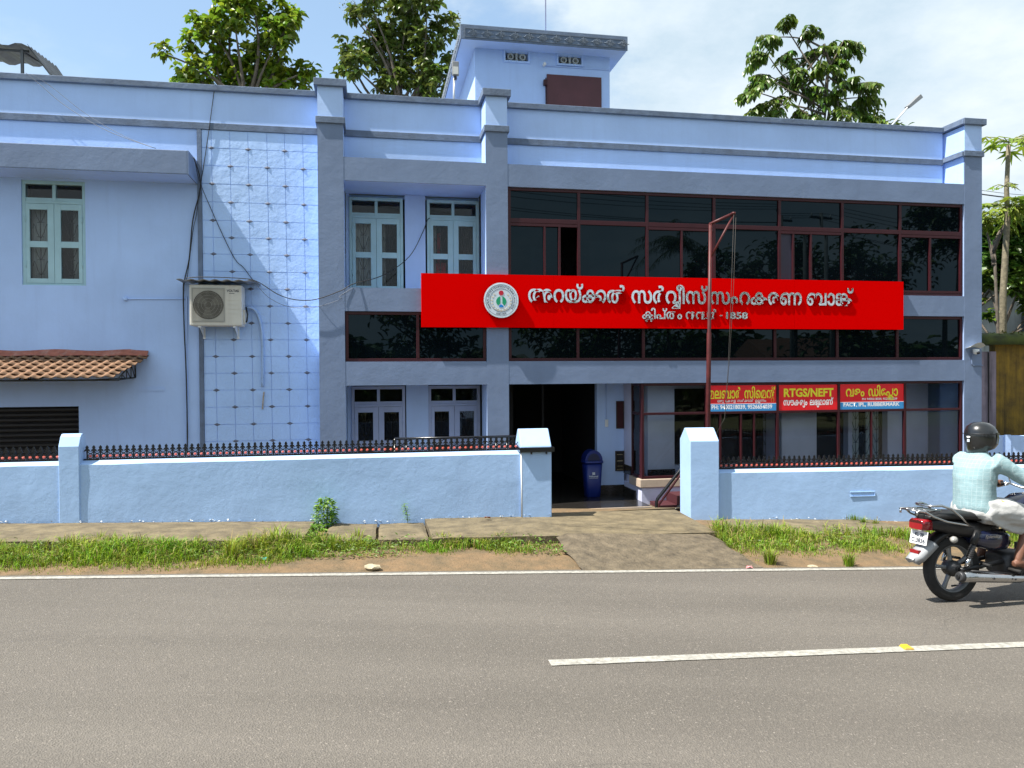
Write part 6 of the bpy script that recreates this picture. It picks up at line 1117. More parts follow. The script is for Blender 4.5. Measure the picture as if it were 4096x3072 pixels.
sharp(plaster(wobble(-8, -2.835, VW, VW + .2, -.3, .957, nu=60), 'wall', bw)); sharp(plaster(wobble(-2.609, 2.72, VW, VW + .2, -.3, .957, nu=70), 'wall', bw))
ps = [(VW - .02, -.3), (VW - .02, 1.18), (VW + .04, 1.29), (VW + .085, 1.325), (VW + .13, 1.325), (VW + .175, 1.29), (VW + .235, 1.18), (VW + .235, -.3)]
MB().prism(ps, 0, -2.835, -2.609).build('post', M_FENCE, bw, bevel=.008)
gl_ = thing('gate_pillar', 'pale blue gate pillar with white gabled top and black steel strap', 'gate pillar', (2.92, VW, -.2), BF, 'gate pillars')
def gpil(t, a, b, y0, dp, zb, zs, zr, F_=None):
    P = [(y0, zb), (y0, zs), (y0 + dp * .44, zr), (y0 + dp * .56, zr), (y0 + dp, zs), (y0 + dp, zb)]; return MB().prism(P, 0, a, b).build('shaft', M_FENCE, t, bevel=.01)
gpil(gl_, 2.724, 3.135, VW - .03, .42, -.2, 1.055, 1.275)
bpart('steel_strap', M_BLACK, gl_, (2.70, 3.165, VW - .075, VW - .035, .985, 1.045), (2.70, 2.722, VW - .035, VW + .25, .985, 1.045), (3.14, 3.165, VW - .035, VW + .2, .985, 1.045)); 
for u_ in (2.86, 3.06): MB().lathe([(.012, -.03), (.012, 0)], (u_, VW - .055, .985), 8).build('strap_bolt', M_BLACK, gl_)
pp = MB().tube([(2.733, VW - .022, .12), (2.733, VW - .022, .55), (2.728, VW - .022, .98)], .011, 8).build('drain_pipe', M_WHITE, None, (2.73, VW, .12), BF); tag(pp, 'thin white vertical pipe between boundary wall and strapped gate pillar', 'pipe')
g2 = thing('gate_pillar', 'pale blue gate pillar with sunlit side standing in front of the flagpole', 'gate pillar', (-.2, 0, -.3), RF, 'gate pillars')
gpil(g2, -.43, -.015, -.06, .48, -.3, 1.055, 1.225)
bw2 = thing('boundary_wall', 'lower pale blue boundary wall right of the gate with recessed slot', 'wall', (2, 0, -.4), RF)
sharp(plaster(wobble(-.012, 6.5, 0, .2, -.5, .592, nu=80), 'wall', bw2))
sl = MB().box(1.93, 2.30, -.010, .004, .285, .293).box(1.93, 2.30, -.012, .004, .225, .232).box(2.292, 2.30, -.0119, .004, .232, .285).build('slot_frame', M_FENCE, bw2)
# iron cresting: one post, ring and finial per unit
def crest_unit():
    m_ = MB(); c = .037; y0, y1 = -.006, .006
    m_.box(-.0372, .0372, y0 - .002, y1 + .002, 0, .016).box(-.007, .007, y0, y1, .016, .120)
    m_.ring((c, .046), .0235, .0325, y0, y1, 12, 1).ring((c, .106), .0235, .0325, y0, y1, 7, 1, 0, math.pi, 2 * math.pi)
    m_.prism([(-.034, .098), (-.026, .124), (-.008, .137), (.008, .137), (.026, .124), (.034, .098), (.02, .108), (-.02, .108)], 1, y0 - .003, y1 + .003)
    m_.prism([(-.008, .133), (-.018, .147), (-.015, .158), (0, .178), (.015, .158), (.018, .147), (.008, .133)], 1, y0, y1); return m_
def rosette():
    P = []
    for k in range(12): a = math.pi * k / 6; r_ = .021 if k % 2 == 0 else .012; P.append((r_ * math.cos(a), r_ * math.sin(a)))
    m_ = MB(); n_ = len(P); m_.add([(0, -.016, 0)] + [(x, -.009, z) for x, z in P] + [(x, .004, z) for x, z in P], [(0, 1 + i, 1 + (i + 1) % n_) for i in range(n_)] + [(1 + i, 13 + i, 13 + (i + 1) % n_, 1 + (i + 1) % n_) for i in range(n_)]); return m_
tmp = crest_unit().build('tmp', M_BLACK); CM = tmp.data; CM.name = 'crest_unit'; bpy.data.objects.remove(tmp)
tmp = rosette().build('tmp', mat('orange red rosette enamel', (.62, .10, .055), .4, .15, 60)); RM = tmp.data; RM.name = 'rosette'; bpy.data.objects.remove(tmp)
def cresting(label, frame, a, b, v, z, drop=0):
    t = thing('iron_cresting', label, 'fence', (a, v, z), frame); n_ = int((b - a) / .0744)
    for k in range(n_):
        x = a + .037 + k * .0744; inst('picket', CM, t, (x, v, z - drop * k), (random.uniform(-.02, .02), 0, random.uniform(-.04, .04)))
        inst('rosette', RM, t, (x + .037, v, z + .046 - drop * k), (0, random.uniform(-.4, .4), 0))
    bpart('base_rail', M_BLACK, t, (a - .004, b + .004, v - .012, v + .012, z - .012, z + .004 - drop * 0))
cresting('long black ornamental iron cresting with orange rosettes on the wall left of the gate', BF, -2.60, 2.715, VW + .11, 1.003)
cresting('short piece of black iron cresting left of the small wall post', BF, -4.45, -2.84, VW + .11, 1.003)
cresting('black ornamental iron cresting with orange rosettes on the wall behind the motorcyclist', RF, .0, 6.2, .11, .640)
# sliding gate parked behind the left wall
gt = thing('sliding_gate', 'black steel sliding gate parked behind the cresting left of the gate', 'gate', (1.9, -2.3, -.1))
MB().tube([(1.10, -2.3, 1.163), (2.76, -2.3, 1.163)], .017, 8).build('top_rail', M_BLACK, gt); MB().tube([(1.10, -2.3, -.15), (2.76, -2.3, -.15)], .02, 8).build('bottom_rail', M_BLACK, gt)
for k in range(12): MB().tube([(1.105 + k * .15, -2.3, -.15), (1.105 + k * .15, -2.3, 1.163)], .012 if k not in (0, 11) else .018, 6).build('gate_bar', M_BLACK, gt)
for k in range(4): MB().tube([(1.105 + k * .45, -2.3, 1.02), (1.33 + k * .45, -2.3, 1.16)], .007, 5).build('gate_brace', M_BLACK, gt)

# ---- small fittings
cc = thing('security_camera', 'white dome security camera under a white hood on the grey corner pillar', 'camera', (11.86, -.05, 2.38))
hd = MB(); rings = []
for j in range(6):
    a = j / 5; rings.append([(11.66 + .33 * a, -.0 - .17 * math.sin(math.pi * (k / 10)) * (.55 + .45 * math.sin(math.pi * (.15 + .7 * a))), 2.415 + .125 * math.sin(math.pi * (.12 + .7 * a)) * (.35 + .65 * math.cos((k / 10 - .5) * math.pi))) for k in range(11)])
vs = [p for r_ in rings for p in r_]; fs = [(i * 11 + k, i * 11 + k + 1, (i + 1) * 11 + k + 1, (i + 1) * 11 + k) for i in range(5) for k in range(10)]
hd.add(vs, fs, 0, True); hd.build('hood', M_WHITE, cc); MB().lathe([(.0, -.10), (.045, -.085), (.055, -.05), (.055, .0)], (11.83, -.075, 2.42), 16).build('body', M_WHITE, cc); MB().lathe([(.0, -.035), (.024, -.03), (.03, 0)], (11.835, -.118, 2.352), 12, 1).build('lens', M_BLACK, cc)
pipe('conduit', 'short grey conduit elbow below the dome security camera', [(11.80, -.01, 2.33), (11.80, -.012, 2.17), (11.815, -.012, 2.13), (11.85, -.012, 2.118), (12.03, -.012, 2.118)], .009, M_GREY)
def lamp(name_label, base, tip_, v):
    t = thing('flood_lamp', name_label, 'lamp', base, BF, 'street lamp heads on the roof'); b_, e_ = Vector(base), Vector(tip_); MB().tube([b_, e_], .018, 8).build('arm', M_WHITE, t); return t, b_, e_
t, b_, e_ = lamp('flat grey lamp head facing the street beside the stair tower', pv(1815, 420, 1.0), pv(1817, 312, 1.0), 1.0)
q = pv(1821, 280, 1.0); bpart('lamp_head', mat('grey lamp casting', (.22, .23, .24), .5), t, (q[0] - .058, q[0] + .058, .93, .985, q[2] - .12, q[2] + .13), bevel=.012); bpart('lamp_lens', mat('lamp lens', (.62, .62, .58), .3), t, (q[0] - .045, q[0] + .045, .922, .929, q[2] - .10, q[2] + .03)); bpart('lamp_socket', M_BLACK, t, (q[0] - .03, q[0] + .02, .94, .98, q[2] - .19, q[2] - .121))
t, b_, e_ = lamp('slanting lamp head on a thin arm above the right parapet', pv(3560, 510, 1.0), pv(3635, 425, 1.0), 1.0)
a_, c_ = Vector(pv(3630, 430, 1.0)), Vector(pv(3678, 388, 1.0)); d_ = (c_ - a_).normalized(); n_ = Vector((-d_.z, 0, d_.x)); 
MB().add([a_ + n_ * s_ * w_ + Vector((0, y, 0)) + d_ * dd for dd, w_ in ((0, .028), ((c_ - a_).length, .04)) for s_ in (-1, 1) for y in (-.07, .07)], [(0, 1, 3, 2), (4, 6, 7, 5), (0, 4, 5, 1), (2, 3, 7, 6), (0, 2, 6, 4), (1, 5, 7, 3)]).build('lamp_head', MATS['grey lamp casting'], t)
rd = MB().tube([(4.31, 2.6, 8.5), (4.31, 2.6, 11.0)], .013, 6).build('lightning_rod', mat('lilac rod', (.28, .28, .36), .6), None, (4.31, 2.6, 8.53), BF); tag(rd, 'thin lightning rod rising above the stair tower roof', 'rod')
cm = thing('security_camera', 'tiny security camera with a long pipe on the stair tower wall', 'camera', (4.17, 2.15, 8.02)); MB().lathe([(.02, -.05), (.03, -.04), (.03, .05), (.02, .06)], (4.17, 2.12, 8.03), 10, 1).build('body', M_WHITE, cm); MB().tube([(4.19, 2.185, 8.03), (5.5, 2.185, 8.035)], .012, 6).build('pipe', M_BLUE, cm)
# roof shed
shd = thing('roof_shed', 'corrugated metal roof shed on thin posts at the left end of the roof', 'shed', (-5.5, 2, 5.46))
M_CORR = mat('grey corrugated sheet', (.11, .12, .13), .5, .2, 4, metal=.3)
def corr(a, b, n_=40): 
    cs = MB(); A_, B_, C_, D_ = a; vs = []
    for i in range(n_ + 1):
        f = i / n_; h = Vector((0, 0, .022 * (1 if i % 4 < 2 else -1))); vs += [A_.lerp(B_, f) + h, D_.lerp(C_, f) + h, A_.lerp(B_, f) + h - Vector((0, 0, .006)), D_.lerp(C_, f) + h - Vector((0, 0, .006))]
    fs = []
    for i in range(n_): o_ = 4 * i; fs += [(o_, o_ + 4, o_ + 5, o_ + 1), (o_ + 2, o_ + 3, o_ + 7, o_ + 6), (o_, o_ + 2, o_ + 6, o_ + 4), (o_ + 1, o_ + 5, o_ + 7, o_ + 3)]
    return cs.add(vs, fs)
corr((Vector((-8, 1.3, 7.46)), Vector((-4.66, 1.3, 7.43)), Vector((-4.66, 2.5, 7.55)), Vector((-8, 2.5, 7.58))), None, 34).build('roof_sheet', M_CORR, shd)
corr((Vector((-4.67, 1.28, 7.42)), Vector((-4.67, 2.5, 7.54)), Vector((-4.40, 2.5, 7.12)), Vector((-4.36, 1.28, 7.0))), None, 34).build('side_sheet', M_CORR, shd)
for u_ in (-7.6, -4.80): bpart('post', M_CORR, shd, (u_ - .02, u_ + .02, 1.4, 1.44, 5.46, 7.40))
MB().tube([(-8, 1.42, 7.38), (-4.7, 1.42, 7.37)], .02, 6).build('purlin', M_CORR, shd); MB().tube([(-4.8, 1.42, 7.37), (-4.8, 2.4, 7.49)], .02, 6).build('rafter', M_CORR, shd); MB().tube([(-6.4, 1.42, 7.37), (-6.4, 2.4, 7.49)], .02, 6).build('rafter', M_CORR, shd)

# ---- porch furniture
bn = thing('litter_bin', 'blue plastic swing-top litter bin standing in the dark entrance', 'litter bin', (4.70, .78, -.195)); M_BIN = mat('blue moulded plastic', (.005, .018, .15), .4, .06, 5)
rings = []
for z, hw, hd_ in ((-.195, .125, .12), (-.19, .13, .125), (.40, .165, .16), (.41, .182, .175), (.45, .182, .175), (.455, .168, .16), (.54, .165, .158)): rings.append([(4.70 + math.copysign(abs(math.cos(a)) ** .45, math.cos(a)) * hw, .78 + math.copysign(abs(math.sin(a)) ** .45, math.sin(a)) * hd_, z) for a in [2 * math.pi * k / 24 for k in range(24)]])
MB().loft(rings[:3]).build('body', M_BIN, bn); MB().loft(rings[3:5]).build('rim', M_BIN, bn)
hood = [(4.70 + .16 * math.cos(math.pi * k / 14), .452 + .19 * math.sin(math.pi * k / 14)) for k in range(15)]; inner = [(4.70 + .11 * math.cos(math.pi * k / 14), .462 + .125 * math.sin(math.pi * k / 14)) for k in range(15)]
MB().prism(hood, 1, .66, .93).build('cover', M_BIN, bn)
MB().prism(inner, 1, .652, .659).build('flap', mat('dark blue flap', (.006, .012, .05), .5), bn)
text_obj(stand(fit(latin('Nilkamal', 'lettering', .02), 4.60, 4.76, .165, .20), .614 + .0), 'lettering', mat('bin print white', (.5, .55, .62), .6), bn); bpart('logo', MATS['bin print white'], bn, (4.655, 4.705, .612, .614, .21, .255)); bpart('print_line', MATS['bin print white'], bn, (4.60, 4.76, .6185, .6205, .145, .15))
def framed(name, label, cat, a, b, z0, z1, v, Mi): 
    t = thing(name, label, cat, (a, v, z0)); bpart('panel', Mi, t, (a + .015, b - .015, v - .012, v, z0 + .015, z1 - .015)); bpart('frame', mat('dark timber', (.035, .022, .018), .5), t, (a, b, v - .02, v, z0, z0 + .015), (a, b, v - .02, v, z1 - .015, z1), (a, a + .015, v - .02, v, z0 + .015, z1 - .015), (b - .015, b, v - .02, v, z0 + .015, z1 - .015)); return t
framed('notice_board', 'dark framed notice board high on the porch wall', 'notice board', 5.21, 5.358, 1.0, 1.505, .955, mat('maroon felt', (.05, .012, .015), .9))
t = framed('granite_plaque', 'black engraved granite plaque low on the porch wall', 'plaque', 5.19, 5.358, .225, .59, .955, M_GRAN)
for k, z in enumerate((.52, .41, .40, .31, .25)): bpart('engraved_line', mat('gilt engraving', (.35, .30, .18), .5), t, (5.22 + .01 * (k % 2), 5.33, .9415, .943, z, z + .008))
sw = thing('switch_box', 'small pale switch box with conduit on the porch wall', 'switch box', (5.02, .94, 1.03)); bpart('body', M_WHITE, sw, (4.995, 5.055, .93, .958, 1.035, 1.17), bevel=.006); MB().tube([(5.02, .95, 1.17), (5.02, .95, 1.83)], .008, 6).build('conduit', M_BLUE, sw)
hr = thing('handrail', 'black stair handrail with maroon lower bar beside the gate pillar', 'handrail', (6.0, -.55, -.25))
a_, b_ = Vector(pv(2626, 1995, -.55)), Vector(pv(2745, 1850, -.55)); c_ = b_ + (b_ - a_) * .8
MB().tube([a_ + Vector((0, 0, -.55)), a_ + Vector((0, 0, -.05)), a_ + Vector((.02, 0, 0)), b_, c_], .028, 8).build('top_rail', M_BLACK, hr); MB().tube([a_ + Vector((.07, .06, -.45)), a_ + Vector((.07, .06, -.10)), b_ + Vector((.0, .06, -.11)), c_ + Vector((0, .06, -.1))], .02, 8).build('inner_rail', M_MAROON, hr); MB().tube([a_ + Vector((.22, 0, -.28)), a_ + Vector((.45, 0, -.1))], .028, 8).build('lower_rail', M_BLACK, hr)
bpart('steps', mat('maroon step paint', (.06, .012, .016), .6), hr, (a_[0] + .1, a_[0] + 1.2, -.5, .02, -.25, a_[2] - .13), (a_[0] + .4, a_[0] + 1.2, -.48, .02, a_[2] - .128, a_[2] + .02))

# ---- neighbour on the right
M_OCH = mat('stained ochre wall', (.38, .22, .018), .9, .15, 2.4, .6, 20, col2=(.09, .055, .014), dirt=(.022, .016, .010), streak=.97, slo=.40)
nb = thing('ochre_wall', 'stained ochre yellow neighbouring wall with mossy coping', 'wall', (10.6, 16, -.4), WF)
X0 = pix(3980, 1500, 16.0).x
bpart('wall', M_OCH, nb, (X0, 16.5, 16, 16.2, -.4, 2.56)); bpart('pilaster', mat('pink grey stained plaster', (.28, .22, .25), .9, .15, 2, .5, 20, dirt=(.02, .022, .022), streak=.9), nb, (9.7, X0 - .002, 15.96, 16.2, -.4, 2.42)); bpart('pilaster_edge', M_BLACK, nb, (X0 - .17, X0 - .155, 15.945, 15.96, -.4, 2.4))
mc = MB(); vs = []; n_ = 60
for i in range(n_ + 1):
    x = X0 - .35 + (16.5 - X0 + .35) * i / n_
    for (y, z) in ((15.82, 2.56), (15.80, 2.72), (16.0, 2.80), (16.3, 2.78), (16.3, 2.56)): vs.append((x, y + .03 * mnoise.noise(Vector((x * 4, z, 1))), z + .04 * mnoise.noise(Vector((x * 3, y * 4, z)))))
mc.add(vs, [(i * 5 + k, (i + 1) * 5 + k, (i + 1) * 5 + (k + 1) % 5, i * 5 + (k + 1) % 5) for i in range(n_) for k in range(5)] + [(0, 1, 2, 3, 4), tuple(n_ * 5 + k for k in (4, 3, 2, 1, 0))], 0, True).build('coping', mat('mossy black concrete', (.028, .028, .02), .95, .3, 3, .8, 20, col2=(.10, .13, .02)), nb)
lb = MB().box(8.9, 15, 14.62, 14.78, -.5, .775).box(9.35, 9.47, 14.598, 14.62, -.5, .80).build('low_wall', M_BLUE, None, (11, 14.7, -.5), WF); tag(lb, 'low blue wall with a pale pilaster below the ochre wall', 'wall')
ww = thing('rear_house', 'white walled house with grey lean-to showing through plants beyond the ochre wall', 'house', (14, 21, -.45), WF); bpart('wall', mat('aged whitewash', (.50, .52, .52), .85, .12, 1.2, dirt=(.12, .13, .12), streak=.5), ww, (11.5, 22, 21, 21.2, -.45, 4.25)); bpart('lean_to', mat('grey cement render', (.16, .18, .18), .9, .2, 1), ww, (13.9, 22, 20.3, 20.98, -.45, 3.6)); bpart('roof', M_CORR, ww, (11.3, 22.2, 20.2, 24, 4.252, 4.32))
wv = thing('overhead_wire', 'black overhead service wire at the right behind the corner pillar', 'wire', (12, 19, 6), WF)
for dz_, r_ in ((0, .016), (.12, .006)):
    A_, B_ = pix(3700, 735 - dz_ * 130, 19.5), pix(4300, 806 - dz_ * 130, 18.5); MB().tube([A_.lerp(B_, k / 10) - Vector((0, 0, .10 * math.sin(math.pi * k / 10))) for k in range(11)], r_, 5).build('strand', M_CAB, wv)
# ================================================================ vegetation
M_GRASS = mat('verge grass', (.14, .29, .010), .6, .2, 1.6, col2=(.26, .30, .03), island=.55, trans=.4)
def front_line(X): return 8.978 + .1835 * X if X < 2.4 else 9.834 + .085 * (X - 2.99)
def in_apron(x, y):
    f = max(0, min(1, (y - Dc.y) / (A.y - Dc.y))); l = Dc.x + (A.x - Dc.x) * f; r_ = Cc.x + (Bc.x - Cc.x) * f; return l < x < r_
def blades(P, name, M, kind='stuff'):
    """P rows: x, y, z, height, width, heading, lean"""
    P = np.array(P); n = len(P); x, y, z, h, w_, a, l = P.T; ca, sa = np.cos(a), np.sin(a)
    def pt(along, side, up_): return np.stack([x + ca * along - sa * side, y + sa * along + ca * side, z + up_], 1)
    V = np.stack([pt(0 * h, -w_ / 2, -.01 + 0 * h), pt(0 * h, w_ / 2, -.01 + 0 * h), pt(l * h * .35, w_ * .42, h * .6), pt(l * h * .35, -w_ * .42, h * .6), pt(l * h, 0 * h, h * (1 - .35 * l))], 1).reshape(-1, 3)
    o = np.arange(n)[:, None] * 5; F = [list(q) for q in (o + np.array([0, 1, 2, 3]))] + [list(q) for q in (o + np.array([3, 2, 4]))]
    me = bpy.data.meshes.new(name); me.from_pydata(V.tolist(), [], F); me.materials.append(M); ob = bpy.data.objects.new(name, me); COL.objects.link(ob); ob['kind'] = kind; return ob
rng = random.Random(11); P = []
for i in range(76000):
    X = rng.uniform(-7.5, 8.2); e, f = road_edge(X) + .03, front_line(X) + .06; t = rng.random() ** .8; y = e + (f - e) * t
    if in_apron(X, y): continue
    c = mnoise.noise(Vector((X * 1.1, y * 1.6, 5))); c2 = mnoise.noise(Vector((X * 3.3, y * 3.3, 9)))
    bare = .10 if X < -2.2 else (.46 if X < .8 else (.20 if X < 4.6 else .42))
    if -2.6 < X < -1.8: bare = .1 + .36 * (X + 2.6) / .8
    s_ = (t - bare - .24 * c - .14 * c2) / .2
    if s_ < 0 and rng.random() > .03: continue
    if s_ < 1 and rng.random() > s_: continue
    if c + .6 * c2 < -.12 and rng.random() < .7: continue
    if t > .9 and rng.random() < .3: continue
    h = (.024 + .13 * max(0, min(1, (t - bare) * 1.5)) ** 1.3) * rng.uniform(.4, 1.4) * (1 + .7 * c2 + .5 * c)
    P.append((X, y, verge_z(X, y), h, rng.uniform(.004, .008) * (1 + h * 3), rng.uniform(0, 6.28), rng.uniform(.2, 1.1)))
for (px_, py_, n, hh, zz_) in ((920, 2240, 110, .26, .1), (780, 2215, 60, .18, .12), (3080, 2262, 130, .20, -.1), (3395, 2262, 110, .17, -.11), (1330, 2190, 60, .2, .1), (2900, 2130, 60, .16, -.03), (3100, 2150, 70, .24, -.06), (400, 2190, 70, .2, .15), (1000, 2185, 80, .22, .12), (1430, 2170, 50, .2, .08)):
    c = pz(px_, py_, zz_)
    for k in range(n): a = rng.uniform(0, 6.28); r_ = rng.uniform(0, .06); P.append((c.x + r_ * math.cos(a), c.y + r_ * math.sin(a), verge_z(c.x, c.y), hh * rng.uniform(.5, 1.1), .008, a, rng.uniform(.1, .8)))
for (px_, py_, n) in ((3022, 2072, 40), (3420, 2078, 60), (3455, 2088, 70), (3500, 2092, 40), (3395, 2074, 25)):
    c = pz(px_, py_, -.09)
    for k in range(n): a = rng.uniform(0, 6.28); r_ = rng.uniform(0, .07); P.append((c.x + r_ * math.cos(a), c.y + .3 * r_ * math.sin(a), c.z - .01, rng.uniform(.03, .11), .006, a, rng.uniform(.1, .9)))
blades([q for k, q in enumerate(P) if k % 10], 'grass', M_GRASS)
blades([(x, y, z, h * 1.15, w_, a, l) for k, (x, y, z, h, w_, a, l) in enumerate(P) if k % 10 == 0], 'verge_grass', mat('pale verge grass', (.36, .29, .10), .8, .15, 2, island=.35, trans=.25))
# low broad-leaved weeds in the grass
def leaf_mesh(L_, W_, fold=.25, droop=.2):
    """one leaf: folded along the midrib, tip drooping"""
    V = [(0, 0, 0), (L_ * .3, W_ * .42, W_ * fold), (L_ * .68, W_ * .40, W_ * fold - L_ * droop * .35), (L_, 0, -L_ * droop), (L_ * .68, -W_ * .40, W_ * fold - L_ * droop * .35), (L_ * .3, -W_ * .42, W_ * fold), (L_ * .5, 0, -L_ * droop * .18)]
    F = [(0, 6, 1), (1, 6, 2), (2, 6, 3), (0, 5, 6), (5, 4, 6), (4, 3, 6)]; return np.array(V), F
def leaves(name, pts, M, parent=None, kind=None, shape=(.3, .2, .25, .2)):
    """pts rows: position (3), heading, pitch, roll, scale; one mesh of many separate leaves"""
    V0, F0 = leaf_mesh(*shape); n0 = len(V0); A_ = np.array(pts); n = len(A_); h, p, r_, s_ = A_[:, 3], A_[:, 4], A_[:, 5], A_[:, 6]
    X = np.stack([np.cos(h) * np.cos(p), np.sin(h) * np.cos(p), np.sin(p)], 1); S0 = np.stack([-np.sin(h), np.cos(h), 0 * h], 1); U0 = np.cross(X, S0)
    S1 = S0 * np.cos(r_)[:, None] + U0 * np.sin(r_)[:, None]; U1 = np.cross(X, S1)
    V = A_[:, None, :3] + s_[:, None, None] * (V0[None, :, 0, None] * X[:, None] + V0[None, :, 1, None] * S1[:, None] + V0[None, :, 2, None] * U1[:, None]); V = V.reshape(-1, 3)
    if parent: V = V - np.array(BASE[parent.name])
    fa = np.array(F0); F = (fa[None] + (np.arange(n) * n0)[:, None, None]).reshape(-1, 3)
    me = bpy.data.meshes.new(name); me.from_pydata(V.tolist(), [], F.tolist()); me.materials.append(M); o = bpy.data.objects.new(name, me); COL.objects.link(o)
    if parent: o.parent = parent
    if kind: o['kind'] = kind
    return o
M_WEED = mat('weed leaf', (.15, .30, .02), .5, .2, 3, island=.3, trans=.35)
pts = []
for i in range(6500):
    X = rng.uniform(-7.5, 8); e, f = road_edge(X), front_line(X) + .05; t = .45 + .55 * rng.random(); y = e + (f - e) * t
    if in_apron(X, y) or mnoise.noise(Vector((X * .9, y * 1.3, 2))) < .02: continue
    pts.append((X, y, verge_z(X, y) + rng.uniform(.01, .12) * t, rng.uniform(0, 6.28), rng.uniform(-.2, .8), rng.uniform(-.6, .6), rng.uniform(.5, 1.2)))
leaves('weeds', pts, mat('low weed leaf', (.13, .22, .02), .5, .2, 3, island=.4, trans=.35), None, 'stuff', (.046, .024, .15, .2))
def clump(name, label, c, rx, rz, n, ls, cat='plant', stem=True, group=None):
    t = thing(name, label, cat, c, WF, group); pts = []
    for i in range(n):
        a, b = rng.uniform(0, 6.28), rng.random(); r_ = rx * (.35 + .65 * rng.random()) * math.sin(math.pi * (.12 + .8 * b)) ** .6; z = c[2] + rz * b
        pts.append((c[0] + r_ * math.cos(a), c[1] + r_ * math.sin(a), z, a + rng.uniform(-.6, .6), rng.uniform(-.4, .6), rng.uniform(-.5, .5), rng.uniform(.6, 1.2)))
    leaves('foliage', pts, M_WEED, t, None, (ls, ls * .7, .15, .3))
    for k in range(4): MB().tube([Vector(c), Vector(c) + Vector((rng.uniform(-.4, .4) * rx, rng.uniform(-.4, .4) * rx, rz * .8))], .004, 5).build('stem', mat('green stem', (.10, .14, .03), .7), t)
    return t
c = pz(1302, 2098, .16); clump('weed_plant', 'bushy bright green weed growing in the gap between drain slabs', (c.x, c.y, .06), .14, .42, 520, .05, group='weeds along the wall foot')
c = pz(1272, 2165, .1); clump('weed_plant', 'leafy weed spilling out of the drain gap below the bushy weed', (c.x, c.y, .04), .11, .26, 190, .045, group='weeds along the wall foot')
c = pz(1632, 2092, .125); t = thing('weed_plant', 'slender solitary weed against the wall behind the short drain slabs', 'plant', tuple(c), WF, 'weeds along the wall foot'); pts = []
tipv = c + Vector((-.05, 0, .25)); MB().tube([c, c.lerp(tipv, .5) + Vector((.01, 0, 0)), tipv], .004, 5).build('stem', MATS['green stem'], t)
for k in range(46): q = c.lerp(tipv, .1 + .9 * k / 46); pts.append((q.x, q.y, q.z, k * 2.4, rng.uniform(-.1, .6), 0, rng.uniform(.7, 1.2)))
leaves('foliage', pts, M_WEED, t, None, (.055, .016, .1, .3))
# litter and stones
def rock(name, label, c, r_, M, cat):
    bm = bmesh.new(); bmesh.ops.create_icosphere(bm, subdivisions=2, radius=1)
    for v_ in bm.verts: k = 1 + .35 * mnoise.noise(v_.co * 1.7 + Vector(c)); v_.co = Vector((v_.co.x * r_[0] * k, v_.co.y * r_[1] * k, v_.co.z * r_[2] * k))
    me = bpy.data.meshes.new(name); bm.to_mesh(me); bm.free(); me.materials.append(M); o = bpy.data.objects.new(name, me); COL.objects.link(o); o.location = c; return tag(o, label, cat)
M_STN = mat('pale stone', (.42, .36, .24), .9, .2, 12, .6, 30)
c = pz(1490, 2272, .06); rock('stone', 'pale stone lying on the bare soil by the edge line', (c.x, c.y, c.z + .005), (.085, .05, .035), M_STN, 'stone')
for k, (px_, py_) in enumerate(((485, 2240), (790, 2280), (3250, 2266))): c = pz(px_, py_, (.1, .08, -.1)[k]); rock('stone', ('small pale stone in the grass near the left edge', 'flat brown stone on the soil left of the drain gap', 'flat pale stone at the road edge right of the apron')[k], (c.x, c.y, c.z), (.06, .035, .018), M_STN, 'stone')
def scrap(label, c, r_, M):
    n = 7; V = [(c.x + r_ * math.cos(k * 2 * math.pi / n) * rng.uniform(.6, 1.2), c.y + r_ * .6 * math.sin(k * 2 * math.pi / n), c.z + .012 + rng.uniform(0, .03)) for k in range(n)]
    o = MB().add(V + [(c.x, c.y, c.z + .035)] + [(x, y, z - .003) for x, y, z in V], [(k, (k + 1) % n, n) for k in range(n)] + [(k, n + 1 + k, n + 1 + (k + 1) % n, (k + 1) % n) for k in range(n)]).build('litter_scrap', M, None, tuple(c), WF); return tag(o, label, 'litter', 'litter on the verge')
scrap('teal plastic scrap in the grass left of the drain gap', pz(1057, 2244, .09), .035, mat('teal plastic', (.05, .35, .32), .4)); scrap('red and white wrapper on the edge line beside the apron', pz(3000, 2278, -.09), .05, mat('pink wrapper', (.65, .45, .42), .4, col2=(.5, .04, .06), vscale=25))
scrap('orange scrap on the slab at the foot of the wall left of the gate', pz(1950, 2078, .15), .05, mat('orange rag', (.5, .16, .06), .8))

